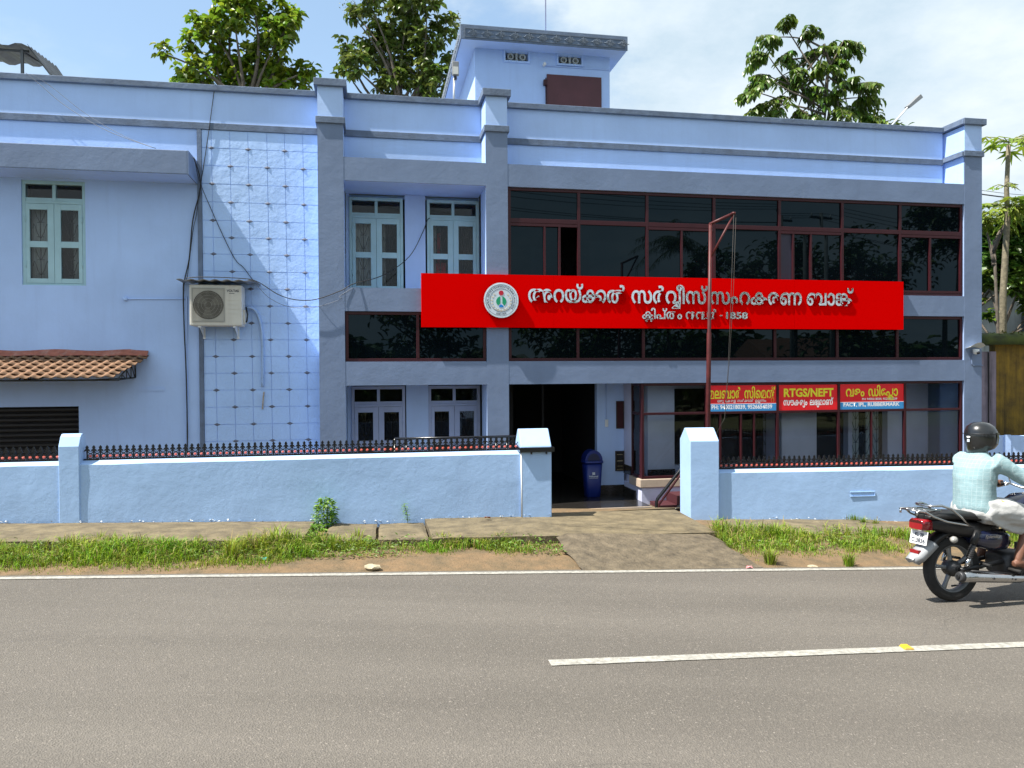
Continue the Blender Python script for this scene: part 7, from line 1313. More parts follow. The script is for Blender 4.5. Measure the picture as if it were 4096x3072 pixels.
# flaking plaster along the foot of the walls, cracks in the apron
pts = []
for k in range(200):
    if k % 3: u_ = rng.uniform(-5, 3.1); q = BO + U * u_ + N * (-2.662 - abs(rng.gauss(0, .02))); z = .19 - .034 * u_ if u_ < .1 else .15
    else: u_ = rng.uniform(0, 4.5); q = RO + Vector((math.cos(RA), math.sin(RA), 0)) * u_ + Vector((-math.sin(RA), math.cos(RA), 0)) * (-.014 - abs(rng.gauss(0, .02))); z = -.05 - .022 * u_ - (.05 if u_ > 2.4 else 0)
    pts.append((q.x, q.y, z + rng.uniform(0, .02), rng.uniform(0, 6.28), rng.uniform(-.3, .8), rng.uniform(-.4, .4), rng.uniform(.3, 1.3)))
leaves('plaster_gravel', pts, mat('plaster chip', (.50, .52, .54), .9, .2, 9), None, 'stuff', (.03, .022, .1, .1))
def crack(pxs, z, parent):
    P_ = [pz(x, y, z) for x, y in pxs]; Q = []
    for a, b in zip(P_[:-1], P_[1:]): Q += [a.lerp(b, j / 8) + Vector((0, rng.uniform(-.012, .012), 0)) for j in range(8)]
    V = [];
    for q in Q: w_ = rng.uniform(.003, .008); V += [q + Vector((0, -w_, .0)), q + Vector((0, w_, .0))]
    MB().add([tuple(v_) for v_ in V], [(2 * j, 2 * j + 1, 2 * j + 3, 2 * j + 2) for j in range(len(Q) - 1)]).build('crack', mat('dark crack', (.02, .016, .012), .95), None)['kind'] = 'structure'
crack([(2200, 2093), (2280, 2100), (2420, 2100), (2560, 2099), (2720, 2100), (2775, 2088)], .128, None)

# ---------------------------------------------------------------- trees
M_BARK = mat('grey brown bark', (.14, .115, .09), .9, .25, 8, .8, 30)
def limb(a, b, r0_, r1, parent, name='limb', bend=.12):
    a, b = Vector(a), Vector(b); d = b - a; s_ = d.cross(Vector((.3, .8, .1))).normalized() * d.length * bend * rng.uniform(-1, 1); n = 7
    return MB().tube([a.lerp(b, k / n) + s_ * math.sin(math.pi * k / n) for k in range(n + 1)], [r0_ + (r1 - r0_) * k / n for k in range(n + 1)], 7).build(name, M_BARK, parent)
def crown_tree(name, label, blobs, Y, M, n_cl, per, shape, trunk_px, group, ground_z=-.45, depth=1.0, cat='tree', up_bias=.2, girth=1.0):
    """blobs: photo pixel x, y, radius of the masses of foliage, surveyed at depth Y; every mass is filled with whorls of leaves"""
    B_ = [(pix(x, y, Y) + Vector((0, rng.uniform(-.6, .6) * depth, 0)), r_ * Y / FPX) for x, y, r_ in blobs]
    fork = pix(trunk_px[0], trunk_px[1], Y); root = Vector((fork.x + .2, Y, ground_z)); t = thing(name, label, cat, tuple(root), WF, group)
    hgt = fork.z - ground_z; limb(root, fork, (.05 + hgt * .022) * girth, (.05 + hgt * .010) * girth, t, 'trunk', .03)
    for c, r_ in B_:
        e = c + Vector((0, 0, -r_ * .3)); limb(fork + Vector((0, 0, -rng.random() * hgt * .12)), e, .02 + hgt * .005, .012, t)
        for k in range(3): a = rng.uniform(0, 6.28); limb(e, c + Vector((math.cos(a), math.sin(a) * .8, rng.uniform(-.3, .8))) * r_ * .75, .014, .006, t, 'twig')
    pts = []; tot = sum(r_ ** 2 for _, r_ in B_)
    for c, r_ in B_:
        for k in range(max(3, int(n_cl * r_ ** 2 / tot))):
            while True:
                d = Vector((rng.uniform(-1, 1), rng.uniform(-1, 1), rng.uniform(-1, 1)))
                if .35 < d.length < 1: break
            q = c + Vector((d.x * r_, d.y * r_ * .9, d.z * r_)); h0 = rng.uniform(0, 6.28)
            for i in range(per): pts.append((q.x + rng.uniform(-.06, .06), q.y + rng.uniform(-.06, .06), q.z + rng.uniform(-.08, .08), h0 + i * 6.28 / per + rng.uniform(-.3, .3), rng.uniform(-.7, .5) + up_bias * d.z, rng.uniform(-.6, .6), rng.uniform(.65, 1.15)))
    leaves('crown', pts, M, t, None, shape); return t
K = 1.8517
sc_ = lambda L_: [(x * K, y * K, r_ * K) for x, y, r_ in L_]
M_TEAK = mat('teak leaf', (.12, .22, .014), .38, .2, 2, island=.6, trans=.42, col2=(.20, .26, .02)); M_TEAK2 = mat('dark teak leaf', (.085, .15, .022), .38, .2, 2, island=.5, trans=.35, col2=(.13, .16, .03))
T1 = [(520, 45, 52), (590, 30, 48), (455, 62, 40), (418, 30, 18), (362, 122, 18), (385, 150, 32), (470, 125, 55), (560, 110, 66), (618, 85, 42), (630, 35, 22), (645, 160, 32), (672, 158, 20), (430, 165, 38), (520, 172, 50), (548, -10, 50), (600, 165, 40), (400, 75, 24), (500, -15, 30)]
crown_tree('teak_tree', 'sunlit large-leaved teak tree rising behind the left wing roof', [(x, y, r_ * .86) for x, y, r_ in sc_(T1)], 22, M_TEAK, 560, 6, (.245, .17, .25, .35), (535 * K, 215 * K), 'trees behind the bank')
T2 = [(850, 40, 62), (800, 72, 42), (768, 40, 20), (752, 105, 26), (742, 135, 24), (775, 150, 36), (842, 110, 66), (920, 82, 46), (962, 55, 32), (900, 150, 56), (850, 185, 42), (945, 185, 42), (880, 12, 48), (805, 18, 30), (975, 125, 22), (925, 20, 30), (760, 15, 10)]
crown_tree('teak_tree', 'darker teak tree with pale flower tips beside the stair tower', [(x, y, r_ * .88) for x, y, r_ in sc_(T2)], 24, M_TEAK2, 560, 6, (.245, .165, .25, .4), (868 * K, 225 * K), 'trees behind the bank')
fl_pts = []
for x, y in ((768, 22), (752, 14), (930, -5), (985, 45), (880, -8), (790, 30)):
    c = pix(x * K, y * K, 23.6)
    for k in range(60): fl_pts.append((c.x + rng.uniform(-.22, .22), c.y + rng.uniform(-.2, .2), c.z + rng.uniform(-.2, .25), rng.uniform(0, 6.28), rng.uniform(-1, 1), 0, rng.uniform(.5, 1)))
par = [o for o in bpy.data.objects if o.name.startswith('teak_tree')][-1]; leaves('flower_spray', fl_pts, mat('cream teak flower', (.34, .33, .16), .8), par, 'stuff', (.07, .05, .1, .1))
# tree with drooping feathered sprays
def spray_tree(name, label, sprays, Y, M, trunk, group):
    fork = pix(trunk[0][0] * K, trunk[0][1] * K, Y); root = Vector((fork.x, Y, -.45)); t = thing(name, label, 'tree', tuple(root), WF, group); limb(root, fork, .16, .06, t, 'trunk', .02); pts = []; prev = fork
    for x, y in trunk[1:]: q = pix(x * K, y * K, Y); limb(prev, q, .045, .035, t); prev = q
    for x, y, hx, hy, L_ in sprays:
        s_ = pix(x * K, y * K, Y) + Vector((0, rng.uniform(-.5, .5), 0)); limb(fork.lerp(prev, rng.random()), s_, .03, .012, t)
        for f in range(6):
            d = Vector((hx + rng.uniform(-.5, .5), rng.uniform(-.9, .9), hy + rng.uniform(-.35, .35))).normalized(); ln_ = L_ * .78 * rng.uniform(.65, 1.1); path = [s_ + d * ln_ * k / 8 - Vector((0, 0, .42 * ln_ * (k / 8) ** 2)) for k in range(9)]
            MB().tube(path, [.010 - .001 * k for k in range(9)], 5).build('rachis', mat('leaf stalk', (.12, .12, .04), .7), t)
            for k in range(18):
                j = k / 18 * 8; q = path[int(j)].lerp(path[min(8, int(j) + 1)], j - int(j)); hd = math.atan2(d.y, d.x) + (1.1 if k % 2 else -1.1)
                pts.append((q.x, q.y, q.z, hd + rng.uniform(-.2, .2), rng.uniform(-1.1, -.3), rng.uniform(-.4, .4), rng.uniform(.75, 1.15)))
    leaves('crown', pts, M, t, None, (.24, .10, .2, .25)); return t
M_SPR = mat('glossy drooping leaf', (.065, .14, .016), .3, .2, 2, island=.5, trans=.32, col2=(.11, .16, .02))
S3 = [(1705, 45, .2, .8, .7), (1690, 70, -.5, .3, .8), (1740, 72, .5, .5, .6), (1665, 110, -.6, .2, .8), (1700, 110, .2, .1, .8), (1665, 150, -.8, -.1, .8), (1700, 150, .3, -.1, .8), (1790, 100, .8, .3, .9), (1770, 100, -.4, .2, .7), (1820, 90, .7, .2, .7), (1800, 120, .3, -.3, .7), (1660, 180, -.9, 0, .8), (1700, 195, -.3, -.3, .9), (1740, 190, .3, -.1, .9), (1690, 225, -.5, -.3, .9), (1730, 230, .2, -.3, .9), (1780, 215, .3, .1, .9), (1830, 180, .3, .4, .9), (1850, 185, .9, .2, 1.0), (1860, 205, .9, .0, 1.0), (1840, 220, .6, -.3, .9), (1800, 240, .1, -.4, .9), (1760, 245, -.2, -.4, .9), (1710, 250, -.3, -.4, .9), (1660, 215, -.8, -.4, .8), (1870, 245, .8, -.3, .8), (1640, 190, -.9, .1, .6), (1760, 160, .1, .2, .7), (1735, 150, -.3, -.2, .7), (1825, 255, .3, -.3, .8)]
spray_tree('tropical_tree', 'dark glossy tree with drooping feathered sprays above the right parapet', S3, 20, M_SPR, [(1780, 280), (1788, 210), (1795, 140), (1780, 95)], 'trees behind the bank')
pts = []
for x, y in ((1945, 268), (1900, 268), (1925, 272)):
    c = pix(x * K, y * K, 21)
    for k in range(30): pts.append((c.x + rng.uniform(-.2, .2), c.y + rng.uniform(-.2, .2), c.z + rng.uniform(-.3, .05), rng.uniform(0, 6.28), rng.uniform(-.8, .8), 0, rng.uniform(.6, 1)))
sb = thing('tree_top', 'sparse leaf tips peeking over the right parapet below the slanting lamp', 'tree', tuple(Vector((c.x, 21, -.45))), WF); leaves('crown', pts, M_SPR, sb, None, (.22, .11, .2, .2)); limb(Vector((c.x, 21, -.45)), c - Vector((0, 0, .2)), .08, .02, sb, 'trunk', .02)
# papaya with thin trunk
def star_leaf(c, d, L_, rs_, lobes=7):
    """palmate leaf: lobes on a disc that droops"""
    d = Vector(d).normalized(); s_ = d.cross(Vector((0, 0, 1))).normalized(); V = [c]; F = []
    for k in range(lobes * 2 + 1):
        a = (k / (lobes * 2) - .5) * 4.9; r_ = L_ * ((1.0 - .25 * abs(a) / 2.4) if k % 2 else .34); V.append(c + (d * math.cos(a) + s_ * math.sin(a)) * r_ - Vector((0, 0, .35 * r_ * r_ / L_ + rs_.uniform(0, .05))))
    return V, [(0, k, k + 1) for k in range(1, lobes * 2 + 1)]
M_PAP = mat('papaya leaf', (.15, .25, .02), .5, .2, 2, island=.4, trans=.45, col2=(.22, .27, .03))
def papaya(name, label, path_px, Y, heads, group, r0_=.072):
    P_ = [pix(x, y, Y) for x, y in path_px]; root = Vector((P_[0].x, Y, -.45)); t = thing(name, label, 'tree', tuple(root), WF, group); n = len(P_)
    MB().tube([root] + P_, [r0_ * 1.1] + [r0_ + (.045 - r0_) * k / (n - 1) for k in range(n)], 9).build('trunk', mat('ringed papaya bark', (.20, .17, .11), .85, .25, 14, 1.0, 25), t); mb_ = MB()
    for px_, py_, num, L_ in heads:
        c = pix(px_, py_, Y)
        for k in range(num):
            a = k * 2.4; el = rng.uniform(-.15, .75); d = Vector((math.cos(a), math.sin(a), el)).normalized(); pl = rng.uniform(.35, .75) * L_ * 2.2; e = c + d * pl - Vector((0, 0, .1 * pl)); mb_.tube([c, c.lerp(e, .5) + Vector((0, 0, .05)), e], .011, 5, 1); V, F = star_leaf(e, d + Vector((0, 0, -.3)), L_ * rng.uniform(.8, 1.15), rng); mb_.add(V, F, 0)
    mb_.build('crown', [M_PAP, mat('papaya stalk', (.22, .24, .08), .6)], t); return t
papaya('papaya_tree', 'tall thin papaya tree with ringed trunk beside the right corner pillar', [(4012, 1180), (4022, 1000), (4030, 860), (4026, 760), (4034, 580)], 17.5, [(4034, 570, 16, .34), (4018, 745, 6, .15), (4030, 835, 13, .30), (4060, 800, 5, .25)], 'trees beyond the right corner')
M_BUSH = mat('dark bush leaf', (.07, .15, .02), .4, .2, 2, island=.5, trans=.28)
crown_tree('broadleaf_tree', 'dense dark green tree behind the papaya at the right edge', [(3960, 930, 70), (4060, 900, 80), (3990, 1010, 80), (4080, 1010, 80), (3950, 1080, 60), (4040, 1090, 70), (4120, 960, 70), (3920, 990, 60)], 19.2, M_BUSH, 620, 6, (.26, .15, .2, .2), (3890, 1180), 'trees beyond the right corner')
crown_tree('shrub', 'leafy shrub in front of the white wall above the mossy coping', [(3965, 1110, 38), (4060, 1130, 45), (3940, 1190, 26), (4080, 1210, 40), (4010, 1160, 30), (3945, 1260, 20), (4090, 1270, 22)], 18.4, M_SPR, 230, 5, (.20, .11, .2, .2), (4000, 1330), 'trees beyond the right corner', girth=.35)
crown_tree('cassava_plant', 'bright palmate-leaved bush between corner pillar and papaya', [(3950, 870, 34), (3995, 850, 24), (4075, 860, 40)], 18.0, M_PAP, 60, 6, (.30, .07, .1, .5), (3975, 960), 'trees beyond the right corner', cat='plant', girth=.3)
pts = []
for k in range(500):
    x = rng.uniform(10.0, 14); pts.append((x, 15.95 + rng.uniform(-.15, .25), 2.76 + rng.uniform(-.02, .06), rng.uniform(0, 6.28), rng.uniform(0, 1.2), 0, rng.uniform(.5, 1.2)))
mo = leaves('moss', pts, mat('moss tuft', (.16, .17, .02), .8, .3, 4, island=.4), None, 'stuff', (.06, .03, .1, .2))
# ================================================================ motorcycle and rider
BKO = Vector((4.058, 7.104, road_z(4.058) + .003)); BK = Matrix.Translation(BKO) @ Matrix.Rotation(R(15), 4, 'Z') @ Matrix.Rotation(.029, 4, 'Y') @ Matrix.Rotation(R(-2), 4, 'X')
mc = thing('motorcycle', 'dark blue commuter motorcycle with chrome carrier ridden along the road', 'motorcycle', (0, 0, 0), BK)
M_RUB = mat('tyre rubber', (.014, .014, .014), .8, .2, 30, .4, 60, dirt=(.05, .045, .04), streak=.3); M_ALLOY = mat('grey cast alloy', (.20, .21, .22), .45, .15, 10, metal=.6); M_CHR = mat('scuffed chrome', (.50, .50, .50), .18, .1, 9, .1, 20, metal=1)
M_BPL = mat('black moulded plastic', (.010, .010, .011), .45, .15, 12); M_NAVY = mat('navy gloss panel', (.006, .009, .03), .18, .1, 4, coat=.6); M_GPL = mat('grey mudguard plastic', (.30, .31, .32), .5, .1, 6); M_SEAT = mat('black seat vinyl', (.012, .012, .012), .5, .1, 20, .25, 80); M_ENG = mat('dark engine casting', (.055, .055, .058), .5, .2, 10, metal=.5); M_LENS = mat('red tail lens', (.26, .006, .012), .12, .05, 8, coat=.5); M_SKIN = mat('brown skin', (.17, .075, .045), .55, .08, 12)
def wheel(x, rear):
    w_ = thing_part('wheel', mc); R_ = .302; s_ = .044 if rear else .038; prof = []
    MB().lathe([(R_ - s_ * 2 + .004, -s_ * .75), (R_ - s_ * 1.1, -s_ * 1.02), (R_ - s_ * .35, -s_ * .82), (R_ - .004, -s_ * .42), (R_, 0), (R_ - .004, s_ * .42), (R_ - s_ * .35, s_ * .82), (R_ - s_ * 1.1, s_ * 1.02), (R_ - s_ * 2 + .004, s_ * .75), (R_ - s_ * 2 + .004, -s_ * .75)], (x, 0, .302), 44, 1, cap=False).build('tyre', M_RUB, w_)
    MB().lathe([(R_ - s_ * 2 + .010, -.034), (R_ - s_ * 2 - .012, -.030), (R_ - s_ * 2 - .018, 0), (R_ - s_ * 2 - .012, .030), (R_ - s_ * 2 + .010, .034), (R_ - s_ * 2 + .010, -.034)], (x, 0, .302), 44, 1, cap=False).build('rim', M_ALLOY, w_)
    ri = R_ - s_ * 2 - .008
    for k in range(5):
        a = R(72 * k + 100); d = Vector((math.cos(a), 0, math.sin(a))); q = Vector((-d.z, 0, d.x)); c = Vector((x, 0, .302)); V = []
        for r_, hw, hd_ in ((.05, .020, .022), (.13, .015, .018), (ri, .023, .016)): V.append([c + d * r_ + q * hw * sx_ + Vector((0, hd_ * sy_, 0)) for sx_, sy_ in ((-1, -.6), (-.3, -1), (.3, -1), (1, -.6), (1, .6), (.3, 1), (-.3, 1), (-1, .6))])
        MB().loft(V, 0, True, False).build('spoke', M_ALLOY, w_)
    MB().lathe([(.03, -.075), (.062, -.06), (.075, -.03), (.075, .03), (.06, .06), (.03, .07)], (x, 0, .302), 24, 1).build('hub', M_ENG, w_)
    return w_
def thing_part(name, parent):
    o = bpy.data.objects.new(name, None); COL.objects.link(o); o.parent = parent; BASE[o.name] = BASE[parent.name]; o.empty_display_size = .1; return o
wheel(0, True); wheel(1.235, False)
for s_ in (-1, 1):
    MB().tube([(0, s_ * .095, .302), (.25, s_ * .10, .33), (.48, s_ * .10, .36)], .022, 8).build('swingarm', M_BPL, mc)
    a, b = Vector((.035, s_ * .135, .335)), Vector((.17, s_ * .125, .66)); sh_ = MB().tube([a, a.lerp(b, .28)], .020, 10).build('shock_absorber', M_CHR, mc); MB().tube([a.lerp(b, .28), a.lerp(b, .66)], .026, 10).build('shock_spring', M_BPL, sh_); MB().tube([a.lerp(b, .62), b], .032, 10).build('shock_cover', M_BPL, sh_)
    for k in range(6): q = a.lerp(b, .28 + .055 * k); MB().lathe([(.024, -.006), (.032, 0), (.024, .006)], q, 10).build('coil', M_ENG, sh_)
# silencer and exhaust on the side facing the camera
mf = MB().tube([(.66, -.175, .215), (.58, -.195, .222), (.40, -.205, .236), (.05, -.215, .262), (-.10, -.22, .272)], [.030, .040, .044, .047, .047], 18).build('silencer', M_CHR, mc)
MB().tube([(-.098, -.22, .2718), (-.125, -.2205, .2735), (-.14, -.221, .275)], [.048, .046, .038], 18).build('silencer_end_cap', M_ENG, mf); MB().tube([(-.139, -.221, .275), (-.152, -.2212, .2755)], [.018, .018], 12).build('outlet', M_BPL, mf); MB().tube([(.66, -.175, .215), (.85, -.15, .20), (.98, -.10, .26), (.99, -.06, .40)], .019, 10).build('exhaust_pipe', M_CHR, mf)
for x, z in ((.22, .25), (.46, .232)): MB().lathe([(.010, -.05), (.010, -.045), (.006, -.04)], (x, -.212, z + .0), 8, 1).build('heat_shield_bolt', M_ENG, mf)
MB().tube([(.02, -.19, .31), (.30, -.19, .285), (.52, -.18, .26)], .013, 6).build('silencer_stay', M_BPL, mf)
# mudguards
def guard(x, R_, a0, a1, w_, name, M, n=16):
    V = []
    for k in range(n + 1):
        a = R(a0 + (a1 - a0) * k / n); V.append([(x + (R_ + dr) * math.cos(a), y, .302 + (R_ + dr) * math.sin(a)) for y, dr in ((-w_, -.03), (-w_ * .8, 0), (0, .012), (w_ * .8, 0), (w_, -.03), (w_ * .75, -.012), (0, .002), (-w_ * .75, -.012))])
    return MB().loft(V, 0, True).build(name, M, mc)
guard(0, .355, 35, 150, .075, 'rear_mudguard', M_BPL); guard(1.235, .345, 20, 165, .06, 'front_mudguard', M_NAVY)
fl_ = []
for x, z, hw, th_ in ((-.26, .56, .085, .03), (-.34, .49, .082, .03), (-.40, .435, .075, .025), (-.455, .395, .06, .015)): fl_.append([(x + dx, y, z + dz_) for y, dx, dz_ in ((-hw, .04, -.04), (-hw, -.005, .0), (-hw * .5, -.02, .012), (hw * .5, -.02, .012), (hw, -.005, 0), (hw, .04, -.04), (0, .02, -.022))])
mg = MB().loft(fl_, 0, True).build('mudguard_flap', M_GPL, mc); MB().box(-.415, -.385, -.05, .05, .455, .485).build('reflector', M_LENS, mg); MB().prism([(-.03 + .022 * math.cos(t_ * .628) * 1.4, .02 * math.sin(t_ * .628)) for t_ in range(10)], 0, 0, .002).build('sticker', M_WHITE, mg).location = (-.47, 0, .418)
# number plate
npl = MB().add([(-.375, -.10, .535), (-.375, .10, .535), (-.352, .10, .655), (-.352, -.10, .655), (-.371, -.10, .535), (-.371, .10, .535), (-.348, .10, .655), (-.348, -.10, .655)], [(0, 1, 2, 3), (7, 6, 5, 4), (0, 4, 5, 1), (1, 5, 6, 2), (2, 6, 7, 3), (3, 7, 4, 0)]).build('number_plate', mat('plate white', (.78, .78, .76), .4), mc)
def plate_text(s_, y0, y1, z0, z1):
    me = fit(latin(s_, 'lettering', .03), y0, y1, z0, z1); n = len(me.vertices); a = np.zeros(n * 3); me.vertices.foreach_get('co', a); a = a.reshape(-1, 3); Y_, Z_ = a[:, 0].copy(), a[:, 1].copy(); t_ = (Z_ - .535) / .12; a[:, 0] = -.375 + .023 * t_ - .002; a[:, 1] = -Y_; a[:, 2] = Z_; me.vertices.foreach_set('co', a.ravel()); text_obj(me, 'lettering', M_INK, npl)
plate_text('KL 28', -.045, .055, .605, .64); plate_text('C.3836', -.08, .08, .55, .592)
# tail unit, seat, panels
tl = MB().loft([[(x, y * hw, z + zz_ * hh) for y, zz_ in ((-1, -.8), (-1, .6), (-.8, 1), (.8, 1), (1, .6), (1, -.8), (.6, -1), (-.6, -1))] for x, hw, z, hh in ((-.40, .075, .715, .042), (-.37, .09, .715, .05), (-.30, .095, .715, .052))], 0, True).build('tail_light', M_LENS, mc)
def sbody(name, M, secs, n=14, bevel=0):
    """body panel through superelliptic sections: x, z centre, half width, half height, power"""
    rings = []
    for x, zc, hw, hh, p_ in secs: rings.append([(x, math.copysign(abs(math.cos(a)) ** p_, math.cos(a)) * hw, zc + math.copysign(abs(math.sin(a)) ** p_, math.sin(a)) * hh) for a in [2 * math.pi * k / n for k in range(n)]])
    return MB().loft(rings, 0, True).build(name, M, mc)
sbody('tail_cowl', M_BPL, [(-.34, .735, .07, .03, .6), (-.28, .725, .095, .055, .6), (-.10, .70, .115, .07, .6), (.15, .66, .125, .08, .6), (.34, .64, .12, .08, .6)], 20)
sbody('seat', M_SEAT, [(-.33, .785, .08, .012, .6), (-.30, .79, .115, .032, .6), (-.10, .80, .13, .04, .6), (.15, .79, .135, .042, .6), (.35, .765, .14, .045, .6), (.55, .755, .125, .05, .6), (.66, .775, .09, .05, .6), (.70, .79, .05, .03, .6)], 22)
sp = sbody('side_panel', M_NAVY, [(.12, .60, .13, .03, .5), (.18, .585, .155, .075, .5), (.34, .565, .165, .10, .5), (.50, .56, .15, .095, .5), (.56, .56, .12, .06, .5)], 20)
me = fit(latin('Splendor', 'lettering', .01), .22, .40, .585, .625); n = len(me.vertices); a = np.zeros(n * 3); me.vertices.foreach_get('co', a); a = a.reshape(-1, 3); a = np.stack([a[:, 0] + (a[:, 1] - .6) * .4, np.full(n, -.1655), a[:, 1]], 1); me.vertices.foreach_set('co', a.ravel()); text_obj(me, 'lettering', M_CHR, sp)
sbody('fuel_tank', M_NAVY, [(.62, .80, .08, .04, .7), (.68, .84, .12, .08, .7), (.80, .875, .145, .105, .7), (.95, .885, .14, .10, .7), (1.05, .88, .10, .07, .7), (1.08, .88, .05, .03, .7)], 22)
en = sbody('engine', M_ENG, [(.50, .33, .10, .09, .6), (.54, .33, .145, .115, .6), (.72, .33, .15, .12, .6), (.82, .34, .13, .10, .6), (.86, .34, .08, .06, .6)], 20)
for k in range(7): MB().box(.84 + k * .024, .852 + k * .024, -.095, .095, .36, .50).build('cooling_fin', M_ENG, en)
MB().tube([(.70, -.152, .36), (.70, -.175, .36)], .055, 18).build('clutch_cover', M_ALLOY, en); MB().tube([(.56, -.15, .33), (.585, -.19, .45), (.60, -.20, .50), (.60, -.24, .52)], .011, 7).build('kick_lever', M_CHR, en)
for s_ in (-1, 1):
    MB().tube([(.52, s_ * .13, .30), (.53, s_ * .26, .295)], .016, 8).build('foot_peg', M_RUB, mc); MB().tube([(.22, s_ * .12, .36), (.22, s_ * .22, .355)], .014, 8).build('pillion_peg', M_RUB, mc)
    MB().tube([(1.235, s_ * .085, .302), (1.13, s_ * .085, .62), (1.02, s_ * .085, .95)], [.026, .026, .018], 10).build('fork_leg', M_CHR, mc)
    MB().tube([(1.0, s_ * .03, 1.0), (.99, s_ * .16, 1.02), (.95, s_ * .24, 1.05), (.87, s_ * .30, 1.04)], .011, 8).build('handlebar', M_CHR, mc); MB().tube([(.91, s_ * .265, 1.045), (.83, s_ * .345, 1.035)], .018, 10).build('grip', M_RUB, mc); MB().tube([(.95, s_ * .25, 1.035), (.93, s_ * .36, 1.0)], .006, 6).build('brake_lever', M_CHR, mc)
    mr = MB().tube([(.95, s_ * .23, 1.05), (.96, s_ * .28, 1.17), (.95, s_ * .33, 1.22)], .006, 6).build('mirror', M_CHR, mc); MB().lathe([(.03, -.012), (.055, -.008), (.06, .0), (.05, .014), (0, .02)], (.95, s_ * .35, 1.25), 16, 0).build('mirror_head', M_BPL, mr)
    ind = MB().tube([(-.14, s_ * .10, .60), (-.16, s_ * .17, .60)], .012, 7).build('indicator', M_BPL, mc); MB().lathe([(.010, .03), (.028, .022), (.032, 0), (.024, -.02), (.0, -.028)], (-.165, s_ * .195, .60), 14, 0).build('indicator_lens', mat('clear lens', (.30, .29, .27), .15), ind)
    MB().tube([(1.10, s_ * .1, .86), (1.12, s_ * .19, .86)], .012, 7).build('front_indicator', M_BPL, mc)
    MB().tube([(.96, s_ * .05, .84), (.60, s_ * .07, .66), (.30, s_ * .09, .62), (-.05, s_ * .09, .68)], .018, 8).build('frame_tube', M_BPL, mc)
MB().lathe([(.05, -.10), (.085, -.04), (.092, .02), (.09, .035), (.0, .04)], (1.17, 0, .88), 20, 0).build('headlight', M_NAVY, mc)
# chrome carrier
cr_ = MB().tube([(.10, -.155, .70), (-.02, -.165, .725), (-.20, -.16, .755), (-.33, -.14, .80), (-.40, -.12, .845), (-.47, -.105, .852)], .010, 8).build('carrier', M_CHR, mc)
MB().tube([(.10, .155, .70), (-.02, .165, .725), (-.20, .16, .755), (-.33, .14, .80), (-.40, .12, .845), (-.47, .105, .852)], .010, 8).build('carrier_rail', M_CHR, cr_)
MB().tube([(.04, -.16, .715), (-.05, -.155, .80), (-.13, -.14, .865), (-.22, -.12, .895), (-.30, -.10, .89), (-.32, -.06, .888), (-.32, .06, .888), (-.30, .10, .89), (-.22, .12, .895), (-.13, .14, .865), (-.05, .155, .80), (.04, .16, .715)], .011, 8).build('grab_rail', M_CHR, cr_)
for y in (-.105, -.035, .035, .105): MB().tube([(-.47, y, .853), (-.22, y, .852)], .007, 6).build('carrier_bar', M_CHR, cr_)
for x in (-.47, -.34, -.22): MB().tube([(x, -.11, .848), (x, .11, .848)], .007, 6).build('carrier_bar', M_CHR, cr_)
for y in (-.10, .10): MB().tube([(-.468, y, .85), (-.475, y, .81)], .010, 6).build('carrier_stub', M_CHR, cr_)
MB().tube([(.42, .14, .30), (.30, .22, .08), (.24, .24, .07)], .011, 6).build('side_stand', M_BPL, mc)

# ---- rider
def fused(mb_, voxel, name, M, parent, it=6, disp=0, dscale=(6, 6, 6)):
    """several closed lofts fused into one continuous skin"""
    me = bpy.data.meshes.new(name); b = BASE[parent.name]; me.from_pydata([(x - b[0], y - b[1], z - b[2]) for x, y, z in mb_.v], [], mb_.f)
    o = bpy.data.objects.new(name, me); COL.objects.link(o); r_ = o.modifiers.new('r', 'REMESH'); r_.mode = 'VOXEL'; r_.voxel_size = voxel; s_ = o.modifiers.new('s', 'SMOOTH'); s_.factor = .5; s_.iterations = it
    dg = bpy.context.evaluated_depsgraph_get(); dg.update(); m2 = bpy.data.meshes.new_from_object(o.evaluated_get(dg)); o.modifiers.clear(); o.data = m2; bpy.data.meshes.remove(me); m2.name = name
    if disp:
        m2.calc_loop_triangles()
        for v_ in m2.vertices: p = v_.co; q = Vector((p.x * dscale[0], p.y * dscale[1], p.z * dscale[2])); d_ = mnoise.noise(q) * disp + abs(mnoise.noise(q * 1.9)) * disp * .6; v_.co = p + v_.normal * d_
    m2.materials.clear(); m2.materials.append(M); m2.polygons.foreach_set('use_smooth', [True] * len(m2.polygons)); o.parent = parent; BASE[o.name] = b; return o
def ell(mb_, rings_, n=18): return mb_.loft([[(cx_ + rx * math.cos(2 * math.pi * k / n), cy_ + ry * math.sin(2 * math.pi * k / n), z) for k in range(n)] for cx_, cy_, z, rx, ry in rings_], 0, True)
rd_ = thing('person', 'motorcyclist in black helmet, pale green checked shirt and white mundu, seen from behind', 'person', (.30, 0, .80), BK)
hipL, hipR = Vector((.30, .10, .86)), Vector((.30, -.10, .86)); shL, shR = Vector((.315, .185, 1.30)), Vector((.315, -.185, 1.30)); elL, elR = Vector((.56, .30, 1.13)), Vector((.56, -.31, 1.13)); wrL, wrR = Vector((.80, .32, 1.06)), Vector((.80, -.32, 1.06)); knL, knR = Vector((.72, .20, .76)), Vector((.72, -.20, .76)); anL, anR = Vector((.55, .20, .39)), Vector((.55, -.20, .39))
def torso(mb_, g): return ell(mb_, [(.29, 0, .80, .13 + g, .17 + g), (.285, 0, .88, .135 + g, .175 + g), (.28, 0, .98, .125 + g, .165 + g), (.275, 0, 1.08, .125 + g, .172 + g), (.28, 0, 1.18, .13 + g, .19 + g), (.29, 0, 1.27, .12 + g, .19 + g), (.305, 0, 1.325, .09 + g, .155 + g), (.32, 0, 1.36, .062 + g, .085 + g)])
